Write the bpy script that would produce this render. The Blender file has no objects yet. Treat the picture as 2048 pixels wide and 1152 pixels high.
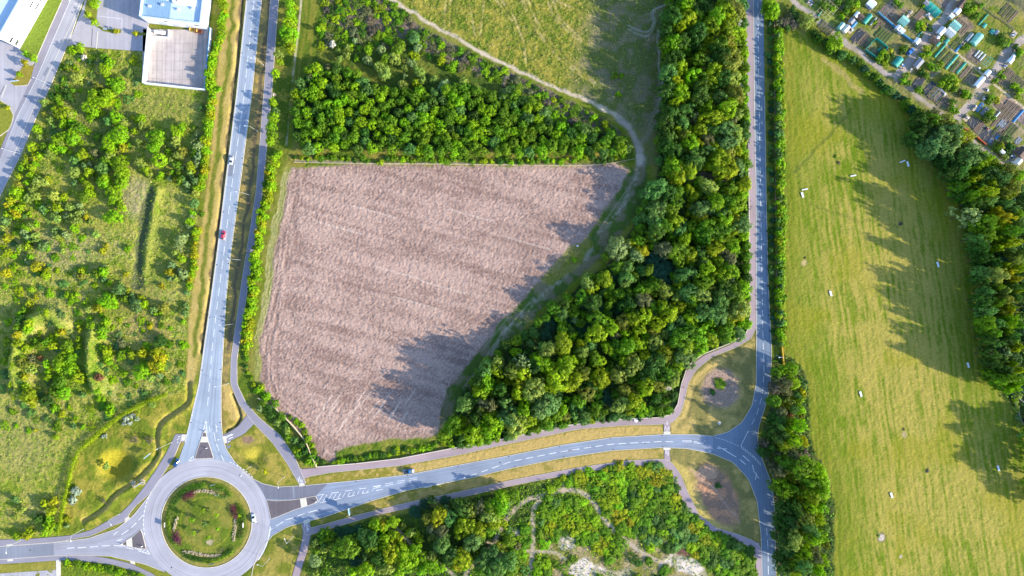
import bpy, bmesh, math, random
import numpy as np
from mathutils import Vector, Matrix, geometry

# ------------------------------------------------------------------ camera, sky, sun, exposure
K = 0.24                         # metres per photo pixel on the ground
HALF = 245.76                    # half the width of ground in view
LENS, SENSOR = 24.0, 36.0
H = HALF * LENS / (SENSOR / 2)   # flying height of the camera
SC = bpy.context.scene
cd = bpy.data.cameras.new("camera"); cam = bpy.data.objects.new("camera", cd)
SC.collection.objects.link(cam); cam.location = (0, 0, H); cam.rotation_euler = (0, 0, 0)
cd.lens = LENS; cd.sensor_width = SENSOR; cd.clip_start = 1.0; cd.clip_end = 6000.0
SC.camera = cam
EL = math.radians(20.5); AZX, AZY = math.cos(math.radians(20.0)), -math.sin(math.radians(20.0))
world = bpy.data.worlds.new("World"); SC.world = world; world.use_nodes = True
wn = world.node_tree.nodes; wl = world.node_tree.links
bg = wn.get("Background") or wn.new("ShaderNodeBackground")
sky = wn.new("ShaderNodeTexSky"); sky.sky_type = 'NISHITA'; sky.sun_disc = False
sky.sun_elevation = EL; sky.sun_rotation = math.atan2(AZX, AZY)
sky.air_density = 1.0; sky.dust_density = 0.6; sky.ozone_density = 3.0
wl.new(sky.outputs[0], bg.inputs[0]); bg.inputs[1].default_value = 0.15
sd = bpy.data.lights.new("sun", 'SUN'); sun = bpy.data.objects.new("sun", sd)
SC.collection.objects.link(sun); sd.energy = 3.6; sd.angle = math.radians(0.5); sd.color = (1.0, 0.90, 0.72)
sv = Vector((math.cos(EL) * AZX, math.cos(EL) * AZY, math.sin(EL)))
sun.rotation_euler = sv.to_track_quat('Z', 'Y').to_euler(); sun.location = sv * 500
SC.view_settings.view_transform = 'Standard'; SC.view_settings.look = 'None'
SC.view_settings.exposure = 1.52; SC.view_settings.gamma = 1.0; SC.view_settings.use_curve_mapping = False

# ------------------------------------------------------------------ helpers
random.seed(7); RNG = np.random.default_rng(7)
LINK = SC.collection.objects.link
def G(px, py):                   # photo pixel on the ground -> metres
    return ((px - 1024.0) * K, (576.0 - py) * K)
def P(px, py, h=0.0):            # photo pixel of a point h metres up -> its true x, y
    f = (H - h) / H
    return ((px - 1024.0) * K * f, (576.0 - py) * K * f)

def new_mat(name, rough=0.8):
    m = bpy.data.materials.new(name); m.use_nodes = True
    b = m.node_tree.nodes["Principled BSDF"]
    b.inputs["Roughness"].default_value = rough
    return m, m.node_tree.nodes, m.node_tree.links, b
def mat(name, col, rough=0.8, noise=0.12, scale=2.0, metal=0.0, spec=0.3):
    """plain surface whose colour wanders a little with a noise, as paint and wood do"""
    m, n, l, b = new_mat(name, rough)
    tc = n.new("ShaderNodeTexCoord"); nz = n.new("ShaderNodeTexNoise")
    nz.inputs["Scale"].default_value = scale; nz.inputs["Detail"].default_value = 4
    l.new(tc.outputs["Object"], nz.inputs["Vector"])
    mr = n.new("ShaderNodeMapRange"); mr.inputs[3].default_value = 1 - noise * 2; mr.inputs[4].default_value = 1 + noise * 2
    l.new(nz.outputs["Fac"], mr.inputs[0])
    mx = n.new("ShaderNodeVectorMath"); mx.operation = 'SCALE'; mx.inputs[0].default_value = col
    l.new(mr.outputs[0], mx.inputs["Scale"]); l.new(mx.outputs[0], b.inputs["Base Color"])
    b.inputs["Metallic"].default_value = metal; b.inputs["Specular IOR Level"].default_value = spec
    return m
def mat_obj(name, rough=0.5, noise=0.08, metal=0.0, coat=0.0):
    """as mat(), its colour taken from the object's own colour"""
    m, n, l, b = new_mat(name, rough)
    oi = n.new("ShaderNodeObjectInfo"); tc = n.new("ShaderNodeTexCoord"); nz = n.new("ShaderNodeTexNoise")
    nz.inputs["Scale"].default_value = 2.5; l.new(tc.outputs["Object"], nz.inputs["Vector"])
    mr = n.new("ShaderNodeMapRange"); mr.inputs[3].default_value = 1 - noise * 2; mr.inputs[4].default_value = 1 + noise * 2
    l.new(nz.outputs["Fac"], mr.inputs[0])
    mx = n.new("ShaderNodeVectorMath"); mx.operation = 'SCALE'
    l.new(oi.outputs["Color"], mx.inputs[0]); l.new(mr.outputs[0], mx.inputs["Scale"]); l.new(mx.outputs[0], b.inputs["Base Color"])
    b.inputs["Metallic"].default_value = metal; b.inputs["Coat Weight"].default_value = coat
    return m

def np_mesh(name, verts, faces, mats, fattr=None, smooth=False, vcol=None, uvs=None, fmat=None):
    me = bpy.data.meshes.new(name)
    verts = np.asarray(verts, dtype=np.float32); faces = np.asarray(faces, dtype=np.int32)
    nf, k = faces.shape
    me.vertices.add(len(verts)); me.vertices.foreach_set("co", verts.ravel())
    me.loops.add(nf * k); me.loops.foreach_set("vertex_index", faces.ravel())
    me.polygons.add(nf); me.polygons.foreach_set("loop_start", np.arange(0, nf * k, k, dtype=np.int32))
    me.polygons.foreach_set("loop_total", np.full(nf, k, dtype=np.int32))
    me.polygons.foreach_set("use_smooth", np.full(nf, bool(smooth)))
    for m in mats: me.materials.append(m)
    if fmat is not None: me.polygons.foreach_set("material_index", np.asarray(fmat, dtype=np.int32))
    me.update(calc_edges=True)
    if fattr is not None:
        a = me.attributes.new("tint", 'FLOAT', 'FACE'); a.data.foreach_set("value", np.asarray(fattr, dtype=np.float32))
    if vcol is not None:
        a = me.attributes.new("cover", 'FLOAT_COLOR', 'POINT'); a.data.foreach_set("color", np.asarray(vcol, dtype=np.float32).ravel())
    if uvs is not None:
        u = me.uv_layers.new(name="uv"); u.data.foreach_set("uv", np.asarray(uvs, dtype=np.float32)[faces.ravel()].ravel())
    return me
def link(name, me, parent=None, loc=(0, 0, 0), rz=0.0):
    o = bpy.data.objects.new(name, me); LINK(o); o.location = loc; o.rotation_euler = (0, 0, rz)
    if parent is not None: o.parent = parent
    return o
def tag(o, label=None, cat=None, group=None, kind=None):
    if label: o["label"] = label
    if cat: o["category"] = cat
    if group: o["group"] = group
    if kind: o["kind"] = kind
    return o
def empty(name, loc=(0, 0, 0), rz=0.0):
    o = bpy.data.objects.new(name, None); LINK(o); o.location = loc; o.rotation_euler = (0, 0, rz); o.empty_display_size = 0.3
    return o
def copy_tree(o, parent=None):
    c = o.copy(); LINK(c)
    if parent is not None: c.parent = parent
    for ch in list(o.children): copy_tree(ch, c)
    return c

class MB:
    """collects boxes, prisms and tubes, then links them as one mesh object"""
    def __init__(s): s.v = []; s.f = []; s.mi = []; s.m = []
    def _mat(s, m):
        if m not in s.m: s.m.append(m)
        return s.m.index(m)
    def add(s, vs, fs, m):
        b = len(s.v); i = s._mat(m); s.v += [tuple(v) for v in vs]
        for f in fs: s.f.append([b + k for k in f]); s.mi.append(i)
    def box(s, c, d, m, rz=0.0, taper=1.0):
        x, y, z = d[0] / 2, d[1] / 2, d[2] / 2; ca, sa = math.cos(rz), math.sin(rz); vs = []
        for zz, t in ((-z, 1.0), (z, taper)):
            for ax, ay in ((-x, -y), (x, -y), (x, y), (-x, y)):
                ax *= t; ay *= t
                vs.append((c[0] + ax * ca - ay * sa, c[1] + ax * sa + ay * ca, c[2] + zz))
        s.add(vs, [(3, 2, 1, 0), (4, 5, 6, 7), (0, 1, 5, 4), (1, 2, 6, 5), (2, 3, 7, 6), (3, 0, 4, 7)], m)
    def prism(s, pts, z0, z1, m, inset=0.0):
        n = len(pts); vs = [(p[0], p[1], z0) for p in pts] + [(p[0], p[1], z1) for p in pts]
        if sum(pts[i][0] * pts[(i + 1) % n][1] - pts[(i + 1) % n][0] * pts[i][1] for i in range(n)) < 0: vs = vs[:n][::-1] + vs[n:][::-1]
        s.add(vs, [tuple(range(n))[::-1], tuple(range(n, 2 * n))] + [(i, (i + 1) % n, n + (i + 1) % n, n + i) for i in range(n)], m)
    def tube(s, pts, r, m, n=8, r1=None, cap=True):
        pts = [Vector(p) for p in pts]; L = len(pts); rings = []
        for i, p in enumerate(pts):
            t = (pts[min(i + 1, L - 1)] - pts[max(i - 1, 0)]).normalized()
            a = t.cross(Vector((0, 0, 1)) if abs(t.z) < 0.9 else Vector((1, 0, 0))).normalized(); b = t.cross(a)
            rr = r if r1 is None else r + (r1 - r) * i / max(1, L - 1)
            rings.append([p + a * (rr * math.cos(2 * math.pi * k / n)) + b * (rr * math.sin(2 * math.pi * k / n)) for k in range(n)])
        fs = []
        for i in range(L - 1):
            for k in range(n): fs.append((i * n + k, i * n + (k + 1) % n, (i + 1) * n + (k + 1) % n, (i + 1) * n + k))
        if cap: fs += [tuple(range(n))[::-1], tuple(range((L - 1) * n, L * n))]
        s.add([v for r_ in rings for v in r_], fs, m)
    def lathe(s, prof, m, c=(0, 0, 0), n=14):
        fs = []; vs = []
        for r, z in prof: vs += [(c[0] + r * math.cos(2 * math.pi * k / n), c[1] + r * math.sin(2 * math.pi * k / n), c[2] + z) for k in range(n)]
        for i in range(len(prof) - 1):
            for k in range(n): fs.append((i * n + k, i * n + (k + 1) % n, (i + 1) * n + (k + 1) % n, (i + 1) * n + k))
        fs += [tuple(range(n))[::-1], tuple(range((len(prof) - 1) * n, len(prof) * n))]
        s.add(vs, fs, m)
    def build(s, name, parent=None, loc=(0, 0, 0), rz=0.0, smooth=False):
        me = bpy.data.meshes.new(name); me.from_pydata(s.v, [], s.f)
        for m in s.m: me.materials.append(m)
        me.polygons.foreach_set("material_index", s.mi)
        if smooth: me.polygons.foreach_set("use_smooth", [True] * len(s.f))
        me.update(); bm = bmesh.new(); bm.from_mesh(me); bmesh.ops.recalc_face_normals(bm, faces=bm.faces); bm.to_mesh(me); bm.free()
        return link(name, me, parent, loc, rz)

def resample(pts, n=None, step=None):
    a = np.asarray(pts, float); d = np.r_[0, np.cumsum(np.hypot(*np.diff(a, axis=0).T))]
    if n is None: n = max(2, int(d[-1] / step) + 1)
    t = np.linspace(0, d[-1], n)
    return np.c_[np.interp(t, d, a[:, 0]), np.interp(t, d, a[:, 1])]
def smooth_line(pts, n=6):
    """Catmull-Rom through the points"""
    p = [np.asarray(q, float) for q in pts]; out = []
    for i in range(len(p) - 1):
        a, b, c, d = p[max(i - 1, 0)], p[i], p[i + 1], p[min(i + 2, len(p) - 1)]
        for k in range(n):
            t = k / n
            out.append(0.5 * (2 * b + (c - a) * t + (2 * a - 5 * b + 4 * c - d) * t * t + (3 * b - a - 3 * c + d) * t ** 3))
    out.append(p[-1]); return np.array(out)

# value noise for the land (numpy)
def vnoise(x, y, scale, seed):
    x = x / scale; y = y / scale
    r = np.random.default_rng(seed); T = r.random((256, 256))
    xi = np.floor(x).astype(int); yi = np.floor(y).astype(int); fx = x - xi; fy = y - yi
    fx = fx * fx * (3 - 2 * fx); fy = fy * fy * (3 - 2 * fy)
    g = lambda i, j: T[i & 255, j & 255]
    return (g(xi, yi) * (1 - fx) + g(xi + 1, yi) * fx) * (1 - fy) + (g(xi, yi + 1) * (1 - fx) + g(xi + 1, yi + 1) * fx) * fy
def fbm(x, y, scale, seed, o=4):
    s = 0; a = 1; t = 0
    for k in range(o): s = s + a * vnoise(x, y, scale / 2 ** k, seed + k); t += a; a *= 0.55
    return s / t
def in_poly(x, y, pts):
    c = np.zeros(x.shape, bool); n = len(pts)
    if x.ndim == 2:              # only the rows and columns the polygon can reach
        a = np.asarray(pts); r0 = max(0, int((a[:, 1].min() + 84) / 2) - 12); r1 = int((a[:, 1].max() + 84) / 2) + 13; c0 = max(0, int((a[:, 0].min() + 84) / 2) - 12); c1 = int((a[:, 0].max() + 84) / 2) + 13
        c[r0:r1, c0:c1] = in_poly(x[r0:r1, c0:c1].ravel(), y[r0:r1, c0:c1].ravel(), pts).reshape(c[r0:r1, c0:c1].shape); return c
    for i in range(n):
        x0, y0 = pts[i]; x1, y1 = pts[(i + 1) % n]
        if y0 == y1: continue
        hit = ((y0 > y) != (y1 > y)) & (x < (x1 - x0) * (y - y0) / (y1 - y0) + x0)
        c ^= hit
    return c
def d_line(x, y, pts, reach=None):
    d = np.full(x.shape, 1e9)
    if x.ndim == 2 and reach is not None:
        a = np.asarray(pts); q = int(reach / 2) + 14; r0 = max(0, int((a[:, 1].min() + 84) / 2) - q); r1 = max(0, int((a[:, 1].max() + 84) / 2) + q); c0 = max(0, int((a[:, 0].min() + 84) / 2) - q); c1 = max(0, int((a[:, 0].max() + 84) / 2) + q)
        sub = d[r0:r1, c0:c1]
        if sub.size: d[r0:r1, c0:c1] = d_line(x[r0:r1, c0:c1].ravel(), y[r0:r1, c0:c1].ravel(), pts).reshape(sub.shape)
        return d
    for (x0, y0), (x1, y1) in zip(pts[:-1], pts[1:]):
        dx, dy = x1 - x0, y1 - y0; t = np.clip(((x - x0) * dx + (y - y0) * dy) / max(1e-9, dx * dx + dy * dy), 0, 1)
        d = np.minimum(d, np.hypot(x - x0 - t * dx, y - y0 - t * dy))
    return d
# ------------------------------------------------------------------ lines of the place, in photo pixels
A_L = [(500, -40), (493, 0), (473, 192), (449, 384), (433, 517), (422, 597), (398, 768), (380, 845), (370, 885), (353, 931)]
A_R = [(531, -40), (523, 0), (503, 192), (478, 384), (460, 517), (452, 597), (442, 768), (442, 845), (445, 874), (452, 898), (467, 921), (494, 950)]
W_T = [(-70, 1097), (0, 1093), (107, 1085), (176, 1077), (233, 1058), (267, 1031), (293, 998), (302, 986)]
W_B = [(-70, 1124), (0, 1119.6), (90, 1112.5), (141, 1110), (220, 1112), (258, 1121), (291, 1128.5), (322, 1141), (330, 1145)]
B_T = [(497, 953), (525, 967), (555, 974), (609, 971), (712, 961), (812, 950), (912, 931), (1024, 910), (1124, 890), (1224, 875), (1324, 869), (1391, 869), (1427, 872.5)]
B_B = [(519, 1101), (545, 1071), (574, 1054), (609, 1044), (645, 1035), (745, 1001), (812, 981), (945, 955), (1024, 936), (1124, 916), (1224, 901), (1324, 895), (1374, 897), (1424, 907)]
J_T = [(1424, 872.3), (1454, 865), (1484, 845), (1504, 811), (1512, 768)]                 # flare of the junction
C_L = [(1505, -40), (1507, 0), (1509, 192), (1512, 384), (1513, 600), (1513, 768)]
C_R = [(1526, -40), (1527, 0), (1529, 192), (1532, 384), (1536, 560), (1541, 660), (1543, 700), (1541, 768), (1531, 811), (1517, 855), (1515, 880), (1521, 910), (1536, 948), (1544, 968), (1549, 1018), (1552, 1152), (1553, 1240)]
S_L = [(1424, 907), (1467, 925), (1497, 958), (1514, 1001), (1522, 1068), (1524, 1152), (1525, 1240)]
D_L = [(152, -40), (141, 0), (105, 83), (72, 160), (35, 233), (0, 320), (-60, 460)]
D_R = [(181, -40), (167, 0), (134, 92), (103, 167), (73, 233), (43, 307), (5, 382), (-40, 480)]
RC = (413.0, 1044.5)
# pavements: (left edge, right edge)
P1 = ([(546, -40), (541, 0), (527, 192), (512, 384), (484, 560), (462, 717), (461, 768), (478, 808), (507, 846), (545, 885), (574, 926), (598, 968)],
      [(563, -40), (557, 0), (543, 192), (525, 384), (498, 560), (474, 717), (474, 768), (493, 808), (521, 838), (560, 870), (590, 915), (612, 967)])
P1B = ([(494, 830), (476, 853), (453, 867), (445, 871)], [(513, 843), (488, 868), (460, 882), (450, 886)])
P2 = ([(590, 932), (606, 938), (634, 935), (712, 928), (799, 918), (912, 896), (1024, 875), (1124, 853), (1224, 840), (1317, 836), (1344, 828), (1357, 808), (1364, 768), (1377, 734), (1407, 711), (1457, 691), (1491, 671), (1500, 650), (1499, 384), (1496, 317), (1494, 192), (1489, 0), (1488, -40)],
      [(600, 962), (618, 953), (662, 945), (712, 940), (799, 931), (912, 911), (1024, 886), (1157, 858), (1257, 850), (1317, 849), (1345, 845), (1360, 829), (1368, 805), (1376, 768), (1391, 741), (1424, 714), (1474, 694), (1502, 677), (1512.5, 655), (1511.5, 384), (1510, 317), (1508, 192), (1506.5, 0), (1504, -40)])
P2B = ([(1327, 846), (1328, 869)], [(1341, 846), (1339, 869)])
P3 = ([(608, 1042), (620, 1056), (640, 1051), (712, 1031), (812, 1006), (912, 985), (1024, 960), (1157, 935), (1257, 921), (1324, 918), (1341, 922), (1361, 948), (1374, 981), (1397, 1028), (1431, 1055), (1474, 1068), (1507, 1081), (1523, 1098)],
      [(603, 1050), (612, 1072), (640, 1063), (745, 1032), (820, 1015), (912, 997), (1024, 971), (1157, 945), (1257, 931), (1315, 930), (1332, 936), (1348, 958), (1362, 995), (1385, 1031), (1417, 1058), (1457, 1075), (1497, 1091), (1510, 1115)])
P3C = ([(1500, 1085), (1511, 1110), (1512, 1152), (1513, 1240)], [(1518, 1085), (1522, 1100), (1524, 1152), (1525, 1240)])
P3B = ([(604, 1046), (606, 1068), (599, 1101), (590, 1131), (584, 1152), (560, 1230)], [(620, 1046), (622, 1068), (615, 1101), (605, 1131), (599, 1152), (577, 1230)])
P3D = ([(1329, 896), (1328, 922)], [(1339, 896), (1341, 922)])
P4 = ([(351, 868), (333, 905), (313, 938), (285, 978), (259, 1010), (239, 1028.5), (217, 1041), (183, 1060), (141, 1071), (70, 1077), (0, 1079.5), (-70, 1082)],
      [(366, 872), (349, 912), (327, 947), (299, 988), (273, 1010), (261, 1024), (249, 1043), (226, 1051), (181, 1072), (107, 1084.6), (0, 1092.6), (-70, 1096.6)])
P4B = ([(352, 868), (372, 868)], [(362, 884), (368, 884)])
P5 = ([(-70, 1124.4), (0, 1120), (90, 1113), (141, 1110.4), (180, 1111), (214, 1116), (254, 1125), (271, 1131), (303, 1146), (340, 1172)],
      [(-70, 1133), (0, 1128), (84, 1123), (127, 1120), (180, 1123.6), (229, 1130), (266, 1141), (291, 1152), (330, 1178)])
E_WALK = ([(140.4, 0), (104.4, 83), (71.4, 160), (34.4, 233), (0, 320)], [(125, 0), (98, 60), (70, 125), (62, 158), (33, 220), (0, 300)])
PAVES = [P1, P1B, P2, P2B, P3, P3C, P3B, P3D, P4, P4B, P5, E_WALK]
YARD = [(286, 58), (417, 60), (408, 178), (284, 166)]
FORE = [(180, -60), (305, -60), (297, 46), (290, 103), (195, 96), (150, 92), (135, 92), (150, 55), (168, 8)]
WESTYARD = [(-70, 70), (0, 78), (40, 95), (40, 100), (72, 122), (60, 135), (38, 150), (25, 168), (60, 170), (62, 160), (33, 222), (28, 240), (0, 270), (-70, 340)]
PLOUGH = [(582, 336), (640, 331), (740, 329), (900, 331), (1060, 334), (1190, 332), (1225, 325), (1262, 340), (1250, 372), (1215, 410), (1175, 470), (1125, 530), (1075, 570), (1010, 640), (960, 705), (900, 775), (880, 860), (862, 872), (780, 880), (690, 895), (670, 925), (640, 922), (625, 890), (585, 850), (540, 815), (522, 765), (518, 700), (540, 575), (552, 500), (565, 420)]
MEADOW = [(1570, 58), (1600, 60), (1650, 105), (1700, 120), (1760, 175), (1845, 235), (1862, 290), (1900, 340), (1925, 420), (1945, 480), (1965, 560), (1970, 640), (1980, 740), (2005, 785), (2022, 800), (2048, 850), (2140, 1000), (2140, 1240), (1668, 1240), (1668, 1080), (1672, 1010), (1662, 950), (1640, 910), (1622, 895), (1622, 830), (1618, 770), (1605, 740), (1585, 712), (1566, 690), (1572, 400)]
GOLD = [(770, -60), (1330, -60), (1322, 100), (1318, 230), (1290, 262), (1250, 245), (1200, 214), (1090, 165), (1000, 122), (935, 86), (880, 56), (800, 5)]
LEFT = [(-80, 375), (5, 380), (135, 96), (285, 103), (284, 168), (408, 180), (405, 260), (390, 500), (375, 640), (370, 760), (372, 780), (345, 790), (270, 820), (200, 860), (155, 905), (130, 990), (118, 1070), (-80, 1080)]
ALLOT = [(1585, -60), (1600, 0), (1640, 50), (1700, 95), (1760, 160), (1800, 185), (1850, 225), (1900, 235), (1960, 300), (2010, 345), (2140, 420), (2140, -60)]
WOOD = [(1330, -60), (1488, -60), (1494, 200), (1497, 330), (1498, 650), (1488, 668), (1450, 688), (1405, 708), (1373, 732), (1360, 770), (1352, 808), (1340, 826), (1315, 833), (1224, 837), (1120, 850), (1000, 877), (900, 897), (885, 880), (900, 830), (950, 750), (1000, 700), (1080, 640), (1150, 580), (1230, 520), (1280, 430), (1310, 380), (1320, 330), (1318, 260), (1326, 150)]
PLANT = [(590, 180), (620, 135), (660, 128), (690, 135), (720, 150), (760, 178), (850, 182), (900, 165), (990, 190), (1050, 195), (1080, 212), (1100, 245), (1180, 255), (1230, 272), (1262, 298), (1240, 306), (1100, 303), (900, 303), (700, 299), (600, 299), (586, 240)]
EASTW = [(1850, 225), (1900, 240), (1960, 300), (2010, 345), (2140, 430), (2140, 900), (2048, 850), (2005, 780), (1980, 740), (1970, 640), (1960, 540), (1940, 470), (1920, 410), (1890, 335), (1855, 280)]
SEW = [(1565, 705), (1600, 730), (1620, 780), (1622, 890), (1645, 920), (1668, 1000), (1665, 1240), (1556, 1240), (1552, 1020), (1545, 960), (1530, 920), (1528, 860), (1545, 800), (1548, 720)]
SOUTHW = [(625, 1075), (745, 1040), (912, 1005), (1024, 975), (1060, 968), (1120, 955), (1120, 985), (1080, 1000), (1062, 1040), (1040, 1080), (1000, 1110), (1000, 1240), (600, 1240)]
GORSE = [(1120, 955), (1160, 947), (1257, 933), (1315, 932), (1332, 938), (1346, 958), (1360, 995), (1383, 1031), (1415, 1058), (1455, 1075), (1497, 1093), (1508, 1118), (1508, 1240), (1010, 1240), (1010, 1110), (1040, 1080), (1062, 1040), (1080, 1000)]
BRAMBLE = [(640, -10), (760, -10), (830, 45), (900, 85), (1000, 135), (1080, 175), (1180, 222), (1240, 262), (1262, 296), (1180, 255), (1100, 245), (1050, 190), (900, 120), (760, 70), (650, 50)]
CUTS = []                                     # footprints kept flat (filled below)

# ------------------------------------------------------------------ the land
ST = 2.0
gx = np.arange(-84, 2134 + ST, ST); gy = np.arange(-84, 1238 + ST, ST)
X, Y = np.meshgrid(gx, gy); NX, NY = len(gx), len(gy)
warp = (fbm(X, Y, 26, 11, 3) - 0.5); warp2 = (fbm(X, Y, 26, 31, 3) - 0.5)
XW, YW = X + warp * 14, Y + warp2 * 14
C = np.zeros(X.shape + (3,)); R = np.zeros(X.shape); Zh = np.zeros(X.shape)
n1 = fbm(X, Y, 60, 1); n2 = fbm(X, Y, 18, 5); n3 = fbm(X, Y, 7, 9, 3); n4 = RNG.random(X.shape)
def mixc(a, b, t): return np.asarray(a) * (1 - t[..., None]) + np.asarray(b) * t[..., None]
def ss(a, b, v): t = np.clip((v - a) / (b - a), 0, 1); return t * t * (3 - 2 * t)
def put(mask, col, rough=None):
    m = np.clip(mask.astype(float), 0, 1)[..., None]; C[:] = C * (1 - m) + np.asarray(col) * m
    if rough is not None: R[:] = R * (1 - m[..., 0]) + rough * m[..., 0]
def soft(poly, w=True):
    m = in_poly(XW if w else X, YW if w else Y, poly).astype(float)
    for ax in (0, 1): m = (np.roll(m, 1, ax) + 2 * m + np.roll(m, -1, ax)) / 4
    return m
def near(line, wd, w=True, edge=2.0): return 1 - ss(wd - edge, wd + edge, d_line(XW if w else X, YW if w else Y, line, wd + edge))
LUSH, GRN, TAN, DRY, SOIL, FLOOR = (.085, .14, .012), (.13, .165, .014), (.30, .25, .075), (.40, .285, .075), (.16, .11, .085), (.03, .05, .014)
PATHC, SAND = (.40, .31, .24), (.60, .50, .42)
C[:] = mixc(GRN, (.20, .19, .04), ss(.35, .7, n2)); R[:] = .45
# scrub on the left: tussocks of pale dead grass among green
m = soft(LEFT); put(m, mixc(mixc((.140, .205, .012), (.30, .28, .055), ss(.30, .62, n2 * .5 + n3 * .5)), (.38, .33, .13), ss(.57, .75, n1 * .6 + n4 * .4) * .6), .95)
for cx, cy, rx, ry, cc in ((268, 395, 40, 45, (.34, .28, .16)), (115, 500, 90, 45, (.30, .26, .11)), (45, 870, 70, 90, (.28, .255, .08)), (110, 620, 45, 40, (.27, .255, .075)), (295, 655, 50, 35, (.33, .235, .095)), (330, 210, 60, 35, (.22, .215, .05)), (315, 505, 40, 80, (.15, .185, .03)), (150, 740, 45, 55, (.10, .19, .015)), (210, 250, 70, 90, (.09, .12, .03)), (260, 590, 60, 40, (.22, .20, .05))):
    put(m * (1 - ss(.55, 1.2, np.hypot((XW - cx) / rx, (YW - cy) / ry))) * (.35 + .65 * n4), cc)
# trampled ditch (long hollow) and other hollows in the scrub
put(near([(300, 385), (292, 430), (282, 480), (277, 535), (273, 570)], 10), (.10, .11, .045), .9)
for ln in ([(64, 650), (46, 690), (40, 735), (52, 785), (70, 800)], [(200, 652), (192, 690), (194, 745), (202, 775)], [(66, 644), (104, 630), (130, 655)]): put(near(ln, 11, True, 6) * .75, mixc((.085, .16, .010), (.17, .215, .02), ss(.4, .6, n3)))
# meadow with mowing stripes
m = soft(MEADOW); u = X - .135 * Y + (n1 - .5) * 6
st = vnoise(u, Y / 9 + 50, 3.0, 71) * .50 + vnoise(u * 1.0, Y / 22, 8.5, 73) * .25 + (.5 + .5 * np.sin(u * 2 * math.pi / 11.5 + 1.4 * vnoise(X, Y, 160, 72))) * .16 + fbm(X, Y, 70, 74, 3) * .20
big = fbm(X, Y, 200, 77, 3)
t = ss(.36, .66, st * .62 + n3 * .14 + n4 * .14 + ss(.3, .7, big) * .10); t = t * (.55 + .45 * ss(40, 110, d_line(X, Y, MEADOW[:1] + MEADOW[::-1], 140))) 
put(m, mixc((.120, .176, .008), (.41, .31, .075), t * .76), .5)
put(m * ss(.50, .70, fbm(X, Y, 90, 81, 3)) * .45, (.24, .225, .014))
put(m * (1 - ss(0, 46, d_line(X, Y, [(1570, 58), (1572, 400), (1566, 690), (1605, 740), (1622, 830), (1640, 910), (1672, 1010), (1668, 1240)]))) * .65, mixc((.12, .155, .012), (.20, .20, .02), ss(.4, .6, vnoise(X - .05 * Y, Y / 20, 4, 83))))
put(near([(1648, 118), (1665, 130), (1690, 155), (1720, 185)], 5) * .6, (.36, .27, .10)); put(near([(1590, 345), (1640, 290), (1700, 220)], 3) * .5, (.07, .10, .02))
put(near([(1620, 410), (1690, 430), (1760, 448), (1800, 450)], 2.5) * .4, (.10, .12, .02))
for px, py, r, c in ((1607, 525, 8, (.40, .30, .13)), (1608, 513, 3, (.03, .03, .02)), (1761, 1079, 9, (.10, .09, .05)), (1761, 1079, 6.5, (.52, .43, .35)), (1808, 860, 4, (.05, .06, .02)), (1809, 870, 6, (.36, .29, .14)), (1802, 1115, 4, (.40, .32, .24)), (1845, 980, 1, (.1, .1, .1))):
    put(1 - ss(r * .6, r * 1.25, np.hypot(XW - px, YW - py)), c)
# golden meadow with wheel tracks
m = soft(GOLD); put(m, mixc((.105, .150, .014), (.31, .255, .045), ss(.38, .66, n2 * .45 + n3 * .35 + n4 * .2)), .9)
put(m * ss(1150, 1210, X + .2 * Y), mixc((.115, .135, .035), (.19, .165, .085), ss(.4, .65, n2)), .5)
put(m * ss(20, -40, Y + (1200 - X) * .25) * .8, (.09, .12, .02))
for ln, wd in (([(1042, -10), (1062, 40), (1092, 85), (1122, 120), (1152, 145), (1186, 166)], 2.2), ([(1052, -10), (1072, 40), (1102, 85), (1132, 120), (1162, 145), (1190, 163)], 2.2), ([(1092, -10), (1108, 35), (1150, 75), (1200, 100), (1235, 122)], 1.6), ([(1102, -10), (1118, 35), (1160, 75), (1206, 97)], 1.6), ([(892, -10), (888, 60)], 1.6), ([(902, -10), (898, 62)], 1.6), ([(936, -10), (950, 70)], 1.6), ([(970, -10), (960, 70)], 1.6), ([(985, -10), (1025, 42)], 1.6), ([(995, -10), (1034, 42)], 1.6), ([(1026, 30), (1046, 80), (1052, 125)], 1.6), ([(1110, 0), (1180, 30), (1240, 50)], 1.6)):
    put(near(ln, wd * 1.3, False, 1.2) * .9, mixc((.24, .215, .04), (.42, .33, .13), ss(.4, .6, n2)))
    put(near([(a + 4, b) for a, b in ln], 1.2, False, 1.2) * .5, (.09, .11, .012))
put(near([(1190, 165), (1178, 157)], 1.8) * .6, (.42, .33, .24))
# rough ground beside the young plantation
m = soft(BRAMBLE); put(m, mixc((.075, .10, .02), (.17, .125, .095), ss(.36, .60, n2 * .7 + n1 * .3)), .9)
put(soft([(580, -60), (650, -60), (648, 60), (618, 125), (585, 190), (575, 320), (560, 320), (585, 100)]), mixc((.10, .14, .014), (.17, .17, .025), ss(.42, .58, vnoise(X + .1 * Y, Y / 15, 4, 87))), .5)
put(soft([(650, 50), (760, 70), (900, 120), (1050, 190), (1080, 210), (990, 190), (900, 165), (850, 182), (760, 178), (690, 135), (620, 135)]) * .9, mixc((.055, .095, .014), (.12, .14, .02), ss(.4, .6, n2)), .9)
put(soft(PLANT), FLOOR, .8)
put(soft([(585, 303), (700, 303), (900, 306), (1100, 307), (1262, 300), (1270, 322), (1190, 330), (1060, 332), (900, 329), (740, 327), (640, 329), (575, 334)]), mixc((.08, .13, .012), (.21, .185, .035), ss(.4, .6, n2)), .9)
put(near([(590, 322), (700, 325), (760, 327), (900, 327), (1060, 330), (1190, 330)], 2, False, 1.2) * .8, (.46, .37, .24))
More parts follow.
